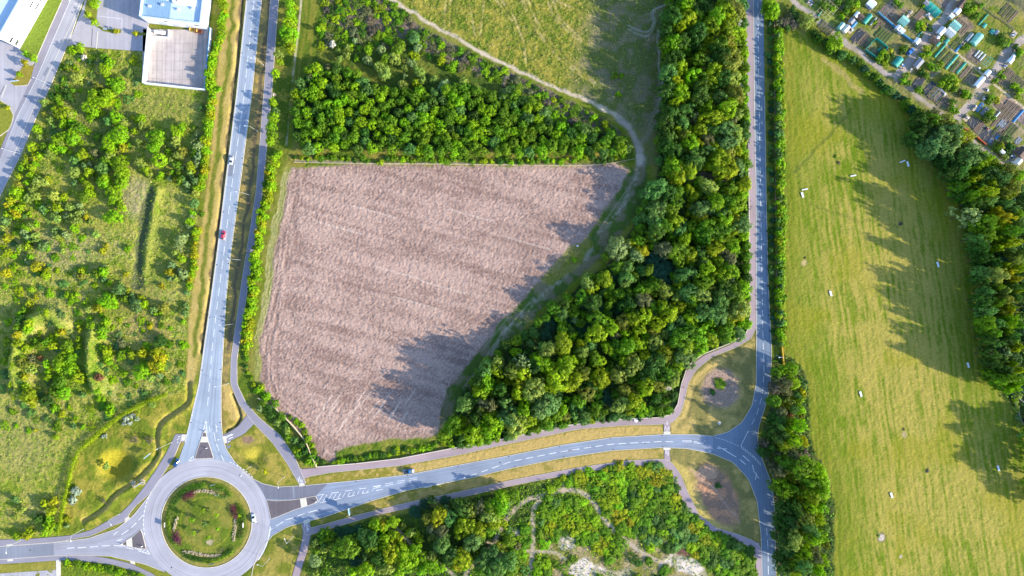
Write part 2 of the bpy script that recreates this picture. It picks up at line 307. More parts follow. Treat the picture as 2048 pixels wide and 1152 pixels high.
# woods
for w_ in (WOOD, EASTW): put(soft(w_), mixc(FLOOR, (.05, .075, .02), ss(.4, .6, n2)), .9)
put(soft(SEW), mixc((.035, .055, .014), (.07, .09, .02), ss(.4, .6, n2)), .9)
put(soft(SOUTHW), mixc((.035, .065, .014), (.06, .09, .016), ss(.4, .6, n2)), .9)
put(soft([(1350, 352), (1400, 340), (1440, 352), (1460, 350), (1450, 368), (1430, 372), (1380, 365)]) * .9, (.20, .14, .11))
m = soft(GORSE); put(m, mixc((.075, .135, .012), (.18, .215, .02), ss(.38, .6, n2)), .9)
put(soft([(1090, 1075), (1160, 1085), (1245, 1112), (1250, 1060), (1290, 1060), (1340, 1085), (1370, 1080), (1370, 1110), (1330, 1125), (1450, 1152), (1450, 1240), (1110, 1240), (1100, 1140)]), mixc((.17, .165, .035), (.30, .235, .12), ss(.4, .62, n2)), .6)
for q in ([(1115, 1078), (1140, 1072), (1155, 1082), (1145, 1098), (1118, 1100)], [(1140, 1128), (1165, 1118), (1195, 1130), (1225, 1142), (1262, 1140), (1275, 1150), (1250, 1240), (1130, 1240)], [(1345, 1105), (1370, 1112), (1400, 1130), (1420, 1150), (1400, 1165), (1345, 1130), (1325, 1140), (1318, 1125)], [(1020, 1062), (1050, 1062), (1048, 1078), (1024, 1076)]):
    put(soft(q) * (.35 + .65 * ss(.38, .55, n2)), SAND, .5)
put(soft([(1338, 1090), (1352, 1085), (1375, 1095), (1385, 1110), (1360, 1112)]), (.16, .085, .06))
for ln, wd in (([(1062, 1240), (1062, 1150), (1066, 1080), (1066, 1035), (1072, 1010), (1092, 990), (1130, 980), (1160, 984), (1185, 1002), (1210, 1040), (1235, 1068), (1256, 1085), (1290, 1110), (1335, 1130)], 3.5), ([(1090, 990), (1050, 1002), (1020, 1030), (1000, 1060), (985, 1090), (945, 1130), (925, 1160)], 3.5), ([(1066, 1104), (1030, 1096), (1000, 1088), (975, 1085)], 2.5), ([(1066, 1104), (1105, 1104), (1130, 1118)], 3), ([(788, 1050), (815, 1080), (845, 1110), (880, 1130), (910, 1152)], 2.6), ([(1127, 950), (1127, 985)], 2.0)):
    put(near(smooth_line(ln), wd * 1.25, False, 1.5) * .95, mixc((.34, .265, .18), (.46, .37, .27), n2), .2)
# ploughed field: bands along the drilling, turning rings on the headlands
m = soft(PLOUGH); ang = math.radians(15); al = X * math.cos(ang) + Y * math.sin(ang); ac = -X * math.sin(ang) + Y * math.cos(ang)
bd = vnoise(al / 16, ac, 7.5, 91) * .5 + vnoise(al / 7, ac, 20, 93) * .5
dl = d_line(X, Y, [(582, 336), (565, 420), (552, 500), (540, 575), (518, 700), (522, 765), (540, 815), (625, 890)])
dt = d_line(X, Y, PLOUGH + PLOUGH[:1]); hd = 1 - ss(25, 42, dl)
rg = vnoise(dl, (X + Y * 2) / 22, 3.2, 95)
tone = (bd * (1 - hd) + rg * hd) * .42 + fbm(X, Y, 34, 97, 5) * .26 + vnoise(al / 2.5, ac, 2.6, 99) * .08 + n4 * .28
pc = mixc((.31, .225, .19), (.56, .435, .37), ss(.34, .65, tone)); put(m, pc * np.array([.75, .66, .63]), .35)
for ax_, ay_, rr_ in ((600, 432, 14), (612, 440, 24), (590, 545, 16), (596, 555, 26), (575, 640, 20), (560, 700, 15), (562, 715, 28), (770, 350, 30), (770, 350, 22), (1065, 515, 18), (905, 700, 20), (905, 700, 28), (752, 850, 18)):
    put(m * (1 - ss(.8, 2.2, np.abs(np.hypot(X - ax_, (Y - ay_) * .8) - rr_))) * .5 * ss(.3, .5, n2), (.22, .15, .13))
for o_ in range(9):
    a0 = 640 + 55 * o_ + random.uniform(-20, 20); b0 = random.uniform(380, 800)
    put(m * near([(a0, b0), (a0 + 90, b0 + 25)], .9, False, 1) * .5, (.66, .54, .46))
for o_ in range(16):
    a0 = 640 + 12 * o_ + random.uniform(-6, 6); b0 = random.uniform(800, 872) - o_ * 2
    put(m * near([(a0 - 12, b0 + 16), (a0 + 8, b0 - 12)], .8, False, 1) * .7, (.66, .52, .43))
put(m * (1 - ss(0, 9, dt)) * .35, (.25, .19, .13))
Zh += m * ((n3 - .5) * .07 + (n4 - .5) * .20 + (rg - .5) * .22 * hd + (bd - .5) * .06)
# grass and wheel ruts along the wood side of the field
put(soft([(1262, 340), (1290, 330), (1300, 380), (1260, 450), (1200, 520), (1130, 580), (1050, 650), (985, 720), (930, 790), (895, 850), (880, 860), (895, 780), (955, 705), (1010, 640), (1075, 570), (1125, 530), (1180, 470), (1215, 410), (1250, 372)]), mixc((.07, .115, .02), (.17, .15, .08), ss(.42, .62, n2)), .5)
put(near([(1285, 330), (1262, 385), (1235, 425), (1200, 470), (1170, 515), (1120, 560), (1060, 610), (1000, 680), (960, 740)], 5, True, 4) * ss(.42, .62, n3) * .6, (.34, .30, .22))
for ln in ([(1278, 345), (1240, 400), (1195, 465)], [(1060, 605), (1000, 672), (955, 738), (925, 780)], [(1020, 630), (965, 700)]): put(near(ln, 1.2, False, 1) * .3, (.42, .38, .28))
put(soft([(1135, 498), (1178, 478), (1184, 490), (1150, 540), (1100, 570), (1080, 560)]) * .8, mixc((.11, .15, .014), (.26, .21, .05), n2), .6)
put(soft([(668, 902), (760, 885), (870, 874), (900, 862), (910, 880), (880, 895), (740, 918), (668, 928)]), mixc((.09, .14, .013), (.20, .20, .03), ss(.4, .6, n2)), .9)
# dirt tracks
put(near(smooth_line([(775, -10), (800, 8), (830, 30), (880, 57), (935, 88), (1000, 124), (1080, 163), (1150, 192), (1200, 214), (1235, 234)]), 3.6, True, 2), mixc((.42, .33, .22), (.58, .47, .36), n3), .2)
put(near(smooth_line([(1235, 234), (1258, 254), (1272, 280), (1277, 305), (1279, 330)]), 6, True, 4), mixc((.30, .245, .19), (.44, .36, .28), n3), .2)
put(near([(1279, 320), (1279, 314)], 9, True, 3) * .7, (.52, .44, .36))
put(near(smooth_line([(603, -10), (597, 60), (588, 130), (579, 210), (572, 290)]), 1.6, False, 1.4), (.52, .44, .31), .2)
put(near(smooth_line([(1316, 60), (1318, 100), (1321, 160), (1320, 200), (1315, 225)]), 1.5, True, 1.4) * .9, (.42, .36, .30))
put(near(smooth_line([(1320, 150), (1317, 190), (1313, 225), (1300, 260), (1280, 285)]), 5, True, 5) * .5, (.36, .29, .24))
for o_ in (0, 8): put(near(smooth_line([(1256, 50 + o_), (1280, 62 + o_), (1298, 62 + o_), (1306 + o_ * .5, 45), (1302 + o_ * .5, 25), (1320, 14), (1345, 6)]), 1.3, False, 1.2) * .7, (.40, .36, .29))
put(soft([(1265, 250), (1318, 225), (1320, 330), (1282, 335), (1285, 290)]) * .5, (.16, .15, .075))
# dry mown verges
put(soft([(452, -60), (492, -60), (448, 384), (421, 597), (399, 720), (380, 800), (372, 770), (378, 640), (400, 480), (420, 330), (436, 130)], False), mixc((.46, .33, .12), (.36, .27, .06), n2), .3)
put(near([(474, -60), (466, 20), (447, 200), (424, 390), (410, 520), (398, 620), (388, 710)], 4.5, True, 2.5), mixc((.10, .14, .015), (.2, .19, .03), n3), .5)
put(near([(486, -20), (466, 192), (444, 384), (429, 517), (417, 597), (402, 705)], 3.2, True, 2.0), mixc((.075, .055, .035), (.13, .10, .05), n3), .5)  # dark soil-coloured strip painted for the shade along the roadside ditch
put(soft([(526, -60), (548, -60), (512, 384), (484, 560), (462, 717), (455, 770), (443, 770), (462, 520), (480, 384), (505, 192)], False), mixc((.34, .235, .07), (.19, .15, .06), ss(.4, .6, n2)), .4)
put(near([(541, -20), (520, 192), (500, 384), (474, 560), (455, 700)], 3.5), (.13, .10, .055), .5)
put(soft([(560, -60), (600, -60), (575, 300), (550, 330), (520, 480), (500, 680), (500, 770), (540, 830), (625, 930), (600, 930), (540, 860), (476, 770), (476, 717), (500, 560), (527, 384), (545, 192)]), mixc((.085, .13, .012), (.20, .19, .03), ss(.4, .62, n2)), .8)
put(near([(572, 340), (560, 400), (545, 470), (534, 560), (516, 680), (514, 760)], 5), mixc((.13, .17, .02), (.34, .30, .10), n3), .6)
for dx_ in (-4, 1, 6): put(near([(573 + dx_, 345), (546 + dx_, 470), (535 + dx_, 560), (517 + dx_, 680)], .9, True, 1) * .8, (.42, .37, .20))
put(soft([(609, 971), (606, 962), (620, 955), (712, 941), (799, 932), (912, 912), (1024, 887), (1157, 859), (1257, 851), (1322, 850), (1327, 868), (1224, 875), (1124, 890), (1024, 910), (912, 931), (812, 950), (712, 961)], False), mixc((.22, .19, .03), (.43, .30, .10), ss(.40, .60, vnoise(X, Y + .18 * X, 5, 101) * .4 + n2 * .3 + ss(600, 950, X) * .35)), .4)
put(soft([(620, 1052), (645, 1036), (745, 1002), (812, 982), (945, 956), (1024, 937), (1124, 917), (1224, 902), (1328, 896), (1328, 917), (1257, 921), (1157, 935), (1024, 960), (912, 985), (812, 1006), (712, 1031)], False), mixc((.20, .18, .03), (.40, .28, .09), ss(.38, .6, n2 * .5 + n3 * .3 + ss(700, 1000, X) * .2)), .4)
g1 = [(1340, 869), (1341, 848), (1362, 832), (1370, 805), (1378, 768), (1392, 742), (1425, 715), (1475, 695), (1503, 678), (1512, 664), (1513, 768), (1504, 811), (1484, 845), (1454, 865), (1427, 872), (1391, 869)]
g2 = [(1340, 896), (1341, 920), (1363, 948), (1376, 981), (1399, 1028), (1432, 1055), (1475, 1067), (1508, 1080), (1523, 1096), (1522, 1068), (1514, 1001), (1497, 958), (1467, 925), (1424, 907), (1374, 897)]
for q in (g1, g2): put(soft(q, False), mixc((.20, .175, .055), (.43, .31, .10), ss(.38, .62, n2 * .6 + n1 * .3)), .4)
put(near([(1345, 850), (1372, 815), (1382, 772), (1398, 748), (1440, 722)], 7) * .8, (.50, .36, .12)); put(near([(1350, 925), (1375, 960), (1385, 1000), (1405, 1035), (1440, 1052)], 6) * .8, (.48, .36, .10))
put(near([(1376, 845), (1386, 790), (1400, 755), (1425, 735)], .9, False, 1) * .6, (.15, .12, .05))
put(1 - ss(.75, 1.1, np.hypot((XW - 1440) / 42, (YW - 777) / 42)), mixc((.24, .165, .115), (.38, .26, .20), n3), .8)
put(1 - ss(.75, 1.1, np.hypot((XW - 1436 - (YW - 990) * .35) / 42, (YW - 990) / 68)), mixc((.42, .22, .125), (.26, .16, .11), ss(.4, .6, n2)), .8)
put(1 - ss(.6, 1.1, np.hypot((XW - 1412) / 26, (YW - 945) / 16)), (.42, .26, .17))
put(near([(1378, 940), (1420, 975), (1455, 1010), (1480, 1045)], 1.8) * .7, (.40, .27, .20))
put(near([(1548, 790), (1528, 870), (1532, 910), (1547, 950), (1556, 1030), (1559, 1240)], 4), (.13, .10, .075), .5)
# verges round the roundabout
put(soft([(442, 770), (461, 770), (478, 808), (497, 836), (476, 853), (447, 868), (442, 845)], False), mixc((.25, .20, .04), (.45, .31, .10), ss(.35, .6, n2)), .4)
put(near(smooth_line([(465, 790), (477, 820), (479, 840), (468, 855), (455, 862)]), 3) * .85, (.10, .085, .03)); put(near([(447, 790), (447, 850)], 3) * .6, (.16, .11, .05))
put(soft([(452, 888), (490, 870), (518, 845), (545, 886), (574, 927), (596, 966), (555, 972), (525, 965), (497, 951), (468, 920)], False), mixc((.16, .17, .02), (.30, .24, .05), ss(.4, .62, n2)), .5)
put(1 - ss(.6, 1.1, np.hypot((XW - 500) / 24, (YW - 905) / 16)), (.36, .30, .04)); put(1 - ss(.5, 1.1, np.hypot((XW - 495) / 14, (YW - 876) / 9)), (.24, .15, .10))
put(soft([(520, 1103), (546, 1073), (575, 1056), (604, 1047), (605, 1070), (598, 1101), (583, 1152), (560, 1230), (480, 1230), (505, 1140)], False), mixc((.15, .165, .02), (.28, .23, .05), ss(.4, .62, n2)), .5)
put(soft([(372, 770), (398, 770), (380, 845), (371, 878), (350, 866), (313, 938), (259, 1009), (180, 1060), (140, 1070), (118, 1068), (130, 990), (155, 905), (200, 860), (270, 820), (345, 790)]), mixc((.13, .165, .015), (.27, .235, .035), ss(.38, .62, n2)), .7)
put(near(smooth_line([(379, 768), (378, 800), (362, 818), (332, 838), (318, 855), (315, 880), (318, 905), (300, 935), (265, 968), (230, 990), (205, 1020), (165, 1045)]), 5) * .9, (.40, .29, .075))
put(soft([(372, 880), (366, 892), (300, 990), (262, 1036), (225, 1058), (180, 1074), (226, 1050), (249, 1042), (261, 1023), (299, 987), (349, 911), (366, 873)], False), mixc((.16, .17, .02), (.32, .25, .07), n2), .4)
put(1 - ss(.6, 1.1, np.hypot((XW - 228) / 40, (YW - 930) / 36)), (.27, .235, .02))
put(soft([(0, 1128), (84, 1123), (113, 1121), (113, 1138), (0, 1148), (-80, 1152), (-80, 1133)], False), mixc((.17, .18, .02), (.33, .26, .06), n2), .4)
put(soft([(127, 1120), (180, 1124), (229, 1130), (266, 1141), (291, 1152), (330, 1178), (330, 1240), (126, 1240), (126, 1130)], False), mixc((.10, .16, .012), (.17, .19, .02), n2), .9)
put(soft([(214, 1117), (254, 1126), (271, 1132), (303, 1147), (340, 1173), (350, 1160), (322, 1142), (291, 1129.5), (258, 1122)], False), (.19, .19, .025), .4)
# roundabout island
dI = np.hypot(X - RC[0], Y - RC[1]); m = (dI < 90.5).astype(float)
put(m, mixc((.10, .145, .014), (.20, .19, .035), ss(.35, .62, n2 * .7 + n1 * .3)), .5)
put(m * (1 - ss(1.5, 4, np.abs(dI - 86))) * .6, (.30, .23, .07)); put(m * (1 - ss(.8, 2.2, np.abs(dI - 51))) * .6, (.24, .235, .02)); put(1 - ss(4, 9, np.hypot(XW - 421, YW - 1082)), (.38, .30, .20))
# gardens of the allotments
m = soft(ALLOT); put(m, mixc((.125, .165, .02), (.20, .19, .035), ss(.4, .62, n2)), .8)
put(soft([(1940, -60), (1975, -20), (2000, 15), (2048, 48), (2140, 110), (2140, -60)]), mixc((.16, .185, .016), (.28, .235, .045), ss(.4, .6, n2)), .5)
put(soft([(1998, -60), (2008, 0), (2048, 28), (2140, 70), (2140, -60)]), (.06, .075, .04), .5)
for q, c in (([(1597, 0), (1625, -20), (1660, 20), (1625, 42)], (.10, .14, .03)), ([(1628, 44), (1662, 18), (1690, 52), (1664, 62)], (.13, .16, .03)), ([(1700, 75), (1722, 52), (1745, 75), (1720, 92)], (.15, .11, .09)), ([(1722, 92), (1746, 72), (1776, 98), (1752, 118), (1735, 106)], (.12, .10, .06)), ([(1728, 70), (1770, 40), (1800, 62), (1758, 98)], (.13, .14, .04)), ([(1758, 98), (1800, 62), (1832, 92), (1790, 112)], (.20, .17, .06)), ([(1756, 24), (1776, 6), (1810, 34), (1790, 52)], (.13, .09, .08)), ([(1776, 6), (1788, -10), (1815, 18), (1806, 30)], (.17, .12, .10)), ([(1805, 40), (1818, 30), (1850, 66), (1838, 76)], (.16, .12, .09)), ([(1828, 38), (1845, 20), (1852, 28), (1836, 45)], (.36, .24, .20)), ([(1860, -10), (1900, -10), (1912, 14), (1890, 22), (1868, 4)], (.17, .12, .11)), ([(1906, 38), (1925, 28), (1950, 52), (1922, 72), (1912, 58)], (.16, .12, .10)), ([(1928, 110), (1948, 95), (1970, 118), (1948, 134)], (.14, .105, .09)), ([(1932, 160), (1950, 146), (1962, 160), (1946, 174)], (.15, .115, .10)), ([(1922, 148), (1936, 132), (1942, 138), (1930, 156)], (.20, .14, .11)), ([(1826, 190), (1838, 150), (1852, 158), (1836, 196)], (.06, .06, .07)), ([(1842, 182), (1862, 168), (1905, 205), (1890, 218), (1852, 196)], (.055, .065, .08)), ([(1895, 192), (1915, 200), (1910, 215), (1898, 212)], (.22, .18, .13)), ([(1994, 206), (2008, 186), (2060, 222), (2040, 246)], (.22, .155, .13)), ([(1985, 200), (2005, 184), (2012, 190), (1995, 215)], (.32, .24, .09)), ([(1984, 252), (2008, 226), (2036, 250), (2006, 270)], (.17, .125, .11)), ([(2008, 266), (2030, 244), (2050, 262), (2036, 282)], (.17, .14, .07)), ([(1936, 248), (1952, 232), (1996, 268), (1980, 295), (1950, 268)], (.075, .075, .08)), ([(2030, 240), (2060, 218), (2080, 250), (2060, 262)], (.15, .11, .11)), ([(2020, 300), (2050, 285), (2060, 320), (2030, 330)], (.22, .17, .15)), ([(1958, 218), (1972, 208), (1988, 226), (1974, 238)], (.10, .13, .05)), ([(1855, 130), (1862, 122), (1880, 145), (1865, 160)], (.15, .135, .10))):
    put(soft(q) * .92, mixc(c, tuple(v * 1.5 for v in c), ss(.4, .6, n3)), .6)
tracks = (([(1580, -8), (1600, 12), (1640, 40), (1672, 66), (1700, 92), (1740, 120), (1775, 148), (1800, 160), (1822, 180), (1850, 205), (1875, 222), (1905, 252), (1960, 296), (2000, 322), (2030, 340)], 5), ([(1794, 158), (1815, 128), (1850, 85), (1882, 45), (1905, 8), (1920, -20)], 8), ([(2060, 70), (2030, 92), (2005, 120), (1985, 150), (1960, 180), (1940, 205), (1922, 232), (1915, 245)], 8))
for ln, wd in tracks: put(near(smooth_line(ln), wd, True, 2), mixc((.30, .25, .23), (.44, .36, .31), n3), .2)
put(near([(1872, 70), (1905, 100), (1950, 135), (1972, 155), (2000, 178), (2060, 225)], 1.6, False, 1.2), (.56, .45, .33)); put(near([(1855, 66), (1875, 70)], 4) * .7, (.45, .37, .30))
put(near([(1950, 0), (1985, 30), (2015, 50), (2045, 75)], 1.5) * .8, (.13, .13, .06)); put(near([(1866, 115), (1890, 140), (1920, 160), (1955, 190)], 3) * .6, (.22, .23, .02))
put(near([(1970, 195), (1998, 222), (2030, 247), (2060, 275)], 2.5, False) * .8, (.36, .27, .22))
put(near([(1950, 226), (1975, 250), (2000, 272)], 2) * .9, (.20, .22, .02))

put(in_poly(X, Y, ALLOT) * ss(.45, .6, fbm(X, Y, 24, 131, 3)) * .45 * (1 - in_poly(X, Y, [(1925, 30), (1990, 10), (2030, 75), (1985, 125)])), mixc((.20, .15, .10), (.28, .24, .10), n3))
# bumps of the ground itself
Zh += R * ((n3 - .5) * .55 + (n4 - .5) * .34) * .9
def hollow(cx, cy, rx, ry, dep, rot=0.0):      # a bowl with a low raised rim
    ca, sa = math.cos(rot), math.sin(rot); a = ((X - cx) * ca + (Y - cy) * sa) / rx; b = (-(X - cx) * sa + (Y - cy) * ca) / ry
    d = np.hypot(a, b) + warp * .25; return dep * (.10 * np.exp(-((d - 1) / .3) ** 2) - .55 * np.exp(-(d / .62) ** 2))
Zh += 4.0 * (-np.exp(-np.clip(np.hypot(((X - 234) * .58 + (Y - 932) * .81) / 26, ((X - 234) * -.81 + (Y - 932) * .58) / 34) + warp * .2, 0, 4) ** 3.5)); Zh += hollow(515, 915, 24, 16, 1.6, .4)
def bank(line, h, wd, w=True):                # low earth bank along a line
    d = d_line(X + warp * 5 * w, Y + warp2 * 5 * w, line, wd * 3); return h * np.exp(-(d / wd) ** 2)
for ln in ([(58, 655), (38, 690), (30, 735), (42, 785), (62, 800)], [(193, 652), (184, 690), (186, 745), (195, 775)], [(62, 640), (100, 625), (125, 650)]): Zh += bank(ln, 3.4, 10) + bank([(a + 13, b) for a, b in ln], 1.9, 13)
swale = smooth_line([(377, 766), (376, 800), (360, 816), (330, 836), (316, 853), (312, 880), (314, 905), (296, 934), (262, 966), (228, 988), (202, 1018), (165, 1042)])
dS = d_line(X, Y, swale, 30); left = dS * 0
Zh += -1.1 * np.exp(-(dS / 5.0) ** 2) + .55 * np.exp(-((d_line(X, Y, [(a + 9, b + 5) for a, b in swale], 30)) / 6.5) ** 2)
Zh += -.9 * np.exp(-(d_line(X, Y, smooth_line([(465, 790), (477, 820), (479, 840), (468, 855), (455, 862)]), 20) / 3.5) ** 2)
Zh += -.8 * np.exp(-(d_line(X, Y, [(486, -20), (466, 192), (444, 384), (429, 517), (417, 597), (402, 705)], 20) / 3.2) ** 2)
Zh += -.8 * np.exp(-(d_line(X, Y, [(300, 385), (292, 430), (282, 480), (277, 535), (273, 570)], 40) / 10) ** 2) + bank([(316, 380), (308, 430), (298, 480), (292, 540)], 1.25, 9)
Zh += (dI < 90) * np.clip(1 - dI / 92, 0, 1) * 1.0
# flat under everything paved
flat = np.zeros(X.shape, bool)
def strip_poly(a, b): return list(a) + list(b)[::-1]
for l_, r_ in ((A_L, A_R), (W_T, W_B), (B_T, B_B), (D_L, D_R)) + tuple(PAVES): flat |= in_poly(X, Y, strip_poly(l_, r_))
flat |= in_poly(X, Y, C_L + J_T[::-1][0:0] + [(1504, 811), (1484, 845), (1454, 865), (1424, 872), (1424, 907)] + S_L[1:] + C_R[::-1])
flat |= (dI > 91) & (dI < 129)
for q in (YARD, FORE, WESTYARD): flat |= in_poly(X, Y, q)
f1 = flat.copy()
for dy_ in (-1, 0, 1):
    for dx_ in (-1, 0, 1): f1 |= np.roll(np.roll(flat, dy_, 0), dx_, 1)
Zh = np.where(f1, -.06, Zh); Zh = np.where(flat, -.22, Zh)
b_ = (in_poly(X, Y, [(280, -90), (430, -90), (425, 60), (285, 60)]) | in_poly(X, Y, [(-90, -90), (110, -90), (95, 0), (40, 96), (-90, 60)])); Zh = np.where(b_, -.3, Zh)
V = np.c_[((X - 1024) * K).ravel(), ((576 - Y) * K).ravel(), Zh.ravel()]
ii = np.arange(NY - 1)[:, None] * NX + np.arange(NX - 1)[None, :]
Q = np.stack([ii + NX, ii + NX + 1, ii + 1, ii], -1).reshape(-1, 4)
fx, fy = (X[:-1, :-1] + ST / 2).ravel(), (Y[:-1, :-1] + ST / 2).ravel()
COV = np.concatenate([C, R[..., None]], -1).reshape(-1, 4)
gm, n, l, b = new_mat("land", .95)
at = n.new("ShaderNodeAttribute"); at.attribute_name = "cover"; tc = n.new("ShaderNodeTexCoord")
nz = n.new("ShaderNodeTexNoise"); nz.inputs["Scale"].default_value = 1.3; nz.inputs["Detail"].default_value = 6; nz.inputs["Roughness"].default_value = .7
l.new(tc.outputs["Object"], nz.inputs["Vector"])
mr = n.new("ShaderNodeMapRange"); mr.inputs[1].default_value = .3; mr.inputs[2].default_value = .7; mr.inputs[3].default_value = .60; mr.inputs[4].default_value = 1.40
l.new(nz.outputs["Fac"], mr.inputs[0]); sc_ = n.new("ShaderNodeVectorMath"); sc_.operation = 'SCALE'
rx = n.new("ShaderNodeMix"); rx.data_type = "FLOAT"; rx.inputs[2].default_value = 1.0; rxr = n.new("ShaderNodeMapRange"); rxr.inputs[3].default_value = .35; rxr.inputs[4].default_value = 1.25; l.new(at.outputs["Alpha"], rxr.inputs[0]); rx.clamp_factor = False; l.new(rxr.outputs[0], rx.inputs[0]); l.new(mr.outputs[0], rx.inputs[3]); l.new(at.outputs["Color"], sc_.inputs[0]); l.new(rx.outputs[0], sc_.inputs["Scale"]); l.new(sc_.outputs[0], b.inputs["Base Color"])
bp = n.new("ShaderNodeBump"); bp.inputs["Distance"].default_value = .22; bp.inputs["Strength"].default_value = .7
nz2 = n.new("ShaderNodeTexNoise"); nz2.inputs["Scale"].default_value = 1.5; nz2.inputs["Detail"].default_value = 5; nz2.inputs["Roughness"].default_value = .75
l.new(tc.outputs["Object"], nz2.inputs["Vector"]); l.new(nz2.outputs["Fac"], bp.inputs["Height"]); l.new(bp.outputs[0], b.inputs["Normal"])
b.inputs["Specular IOR Level"].default_value = .1
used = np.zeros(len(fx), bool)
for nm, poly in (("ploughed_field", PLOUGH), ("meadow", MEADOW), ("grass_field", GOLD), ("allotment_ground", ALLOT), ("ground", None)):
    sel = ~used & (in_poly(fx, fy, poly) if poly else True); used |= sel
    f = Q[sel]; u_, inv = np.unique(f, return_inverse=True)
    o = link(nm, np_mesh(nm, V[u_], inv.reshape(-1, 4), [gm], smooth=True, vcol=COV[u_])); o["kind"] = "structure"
# fields beyond, out to the horizon
x0, x1, y0, y1 = V[:, 0].min(), V[:, 0].max(), V[:, 1].min(), V[:, 1].max(); Bg = 3000.0
fm = mat("far_grass", (.14, .16, .025), .95, .2, .02)
mb = MB()
for (a, b2, c, d) in ((-Bg, -Bg, Bg, y0), (-Bg, y1, Bg, Bg), (-Bg, y0, x0, y1), (x1, y0, Bg, y1)): mb.add([(a, b2, -.1), (c, b2, -.1), (c, d, -.1), (a, d, -.1)], [(0, 1, 2, 3)], fm)
o = mb.build("terrain"); o["kind"] = "structure"
# ------------------------------------------------------------------ roads, pavements, paint
def paving_mat(name, col, tracks=(), stain=.16, blotch=.12, grain=.10):
    """worn paving: streaks along the lane (uv.x across, uv.y metres along), blotches, aggregate grain"""
    m, n, l, b = new_mat(name, .85); b.inputs["Specular IOR Level"].default_value = .25
    tc = n.new("ShaderNodeTexCoord"); uv = n.new("ShaderNodeUVMap"); uv.uv_map = "uv"
    sx = n.new("ShaderNodeSeparateXYZ"); l.new(uv.outputs[0], sx.inputs[0])
    def noise(vec, s, det=4, r=.6):
        z = n.new("ShaderNodeTexNoise"); z.inputs["Scale"].default_value = s; z.inputs["Detail"].default_value = det; z.inputs["Roughness"].default_value = r
        l.new(vec, z.inputs["Vector"]); return z.outputs["Fac"]
    def rng(v, lo, hi, a=.3, c=.7):
        r_ = n.new("ShaderNodeMapRange"); r_.inputs[1].default_value = a; r_.inputs[2].default_value = c; r_.inputs[3].default_value = lo; r_.inputs[4].default_value = hi
        l.new(v, r_.inputs[0]); return r_.outputs[0]
    def mul(a, c):
        q = n.new("ShaderNodeMath"); q.operation = 'MULTIPLY'; l.new(a, q.inputs[0]); l.new(c, q.inputs[1]); return q.outputs[0]
    st = n.new("ShaderNodeCombineXYZ"); m1 = n.new("ShaderNodeMath"); m1.operation = 'MULTIPLY'; m1.inputs[1].default_value = 14; l.new(sx.outputs[0], m1.inputs[0]); l.new(m1.outputs[0], st.inputs[0])
    m2 = n.new("ShaderNodeMath"); m2.operation = 'MULTIPLY'; m2.inputs[1].default_value = .035; l.new(sx.outputs[1], m2.inputs[0]); l.new(m2.outputs[0], st.inputs[1])
    f = rng(noise(st.outputs[0], 1.0, 3), 1 - stain, 1 + stain)
    f = mul(f, rng(noise(tc.outputs["Object"], .07, 4), 1 - blotch, 1 + blotch)); f = mul(f, rng(noise(tc.outputs["Object"], 2.2, 5, .75), 1 - grain, 1 + grain))
    for c_, w_, k_ in tracks:      # worn wheel lines
        s = n.new("ShaderNodeMath"); s.operation = 'SUBTRACT'; s.inputs[1].default_value = c_; l.new(sx.outputs[0], s.inputs[0])
        ab = n.new("ShaderNodeMath"); ab.operation = 'ABSOLUTE'; l.new(s.outputs[0], ab.inputs[0])
        f = mul(f, rng(ab.outputs[0], k_, 1.0, 0.0, w_))
    sc = n.new("ShaderNodeVectorMath"); sc.operation = 'SCALE'; sc.inputs[0].default_value = col; l.new(f, sc.inputs["Scale"]); l.new(sc.outputs[0], b.inputs["Base Color"])
    bp = n.new("ShaderNodeBump"); bp.inputs["Distance"].default_value = .01; bp.inputs["Strength"].default_value = .4; l.new(noise(tc.outputs["Object"], 12, 3), bp.inputs["Height"]); l.new(bp.outputs[0], b.inputs["Normal"])
    return m
def sheet_strip(name, a, b, z, m, skirt=.4, parent=None, step=3.0, n=None):
    if n is None: n = int(max(np.hypot(*np.diff(np.array(a), axis=0).T).sum(), np.hypot(*np.diff(np.array(b), axis=0).T).sum()) * K / step) + 2
    A = resample(a, n); B = resample(b, n); d = np.r_[0, np.cumsum(np.hypot(*np.diff((A + B) / 2, axis=0).T))] * K
    rows = ((A, 0.0, z - skirt), (A, 0.0, z), (B, 1.0, z), (B, 1.0, z - skirt)); v = []; uv = []
    for L, u, zz in rows:
        v.append(np.c_[(L[:, 0] - 1024) * K, (576 - L[:, 1]) * K, np.full(n, zz)]); uv.append(np.c_[np.full(n, u), d])
    v = np.concatenate(v); uv = np.concatenate(uv); i = np.arange(n - 1); fs = []
    for r in range(3): fs.append(np.stack([r * n + i, (r + 1) * n + i, (r + 1) * n + i + 1, r * n + i + 1], -1))
    f = np.concatenate(fs)
    p0, p1, p2 = v[f[n, 0]], v[f[n, 1]], v[f[n, 2]]
    if np.cross(p1 - p0, p2 - p0)[2] < 0: f = f[:, ::-1]
    o = link(name, np_mesh(name, v, f, [m], uvs=uv), parent); return o
def sheet_poly(name, pts, z, m, thick=.4, parent=None, joined=None):
    """flat paved slab with sides; joined: an MB to add to instead"""
    mb = joined or MB(); q = [G(*p) for p in pts]
    tri = geometry.tessellate_polygon([[Vector((x, y, 0)) for x, y in q]]); k = len(q)
    up = []
    for t in tri:
        a, b_, c = (q[i] for i in t); s = (b_[0] - a[0]) * (c[1] - a[1]) - (b_[1] - a[1]) * (c[0] - a[0]); up.append(tuple(t) if s > 0 else tuple(t)[::-1])
    mb.add([(x, y, z) for x, y in q] + [(x, y, z - thick) for x, y in q], up + [(i, k + i, k + (i + 1) % k, (i + 1) % k) for i in range(k)], m)
    if joined is None: return mb.build(name, parent)
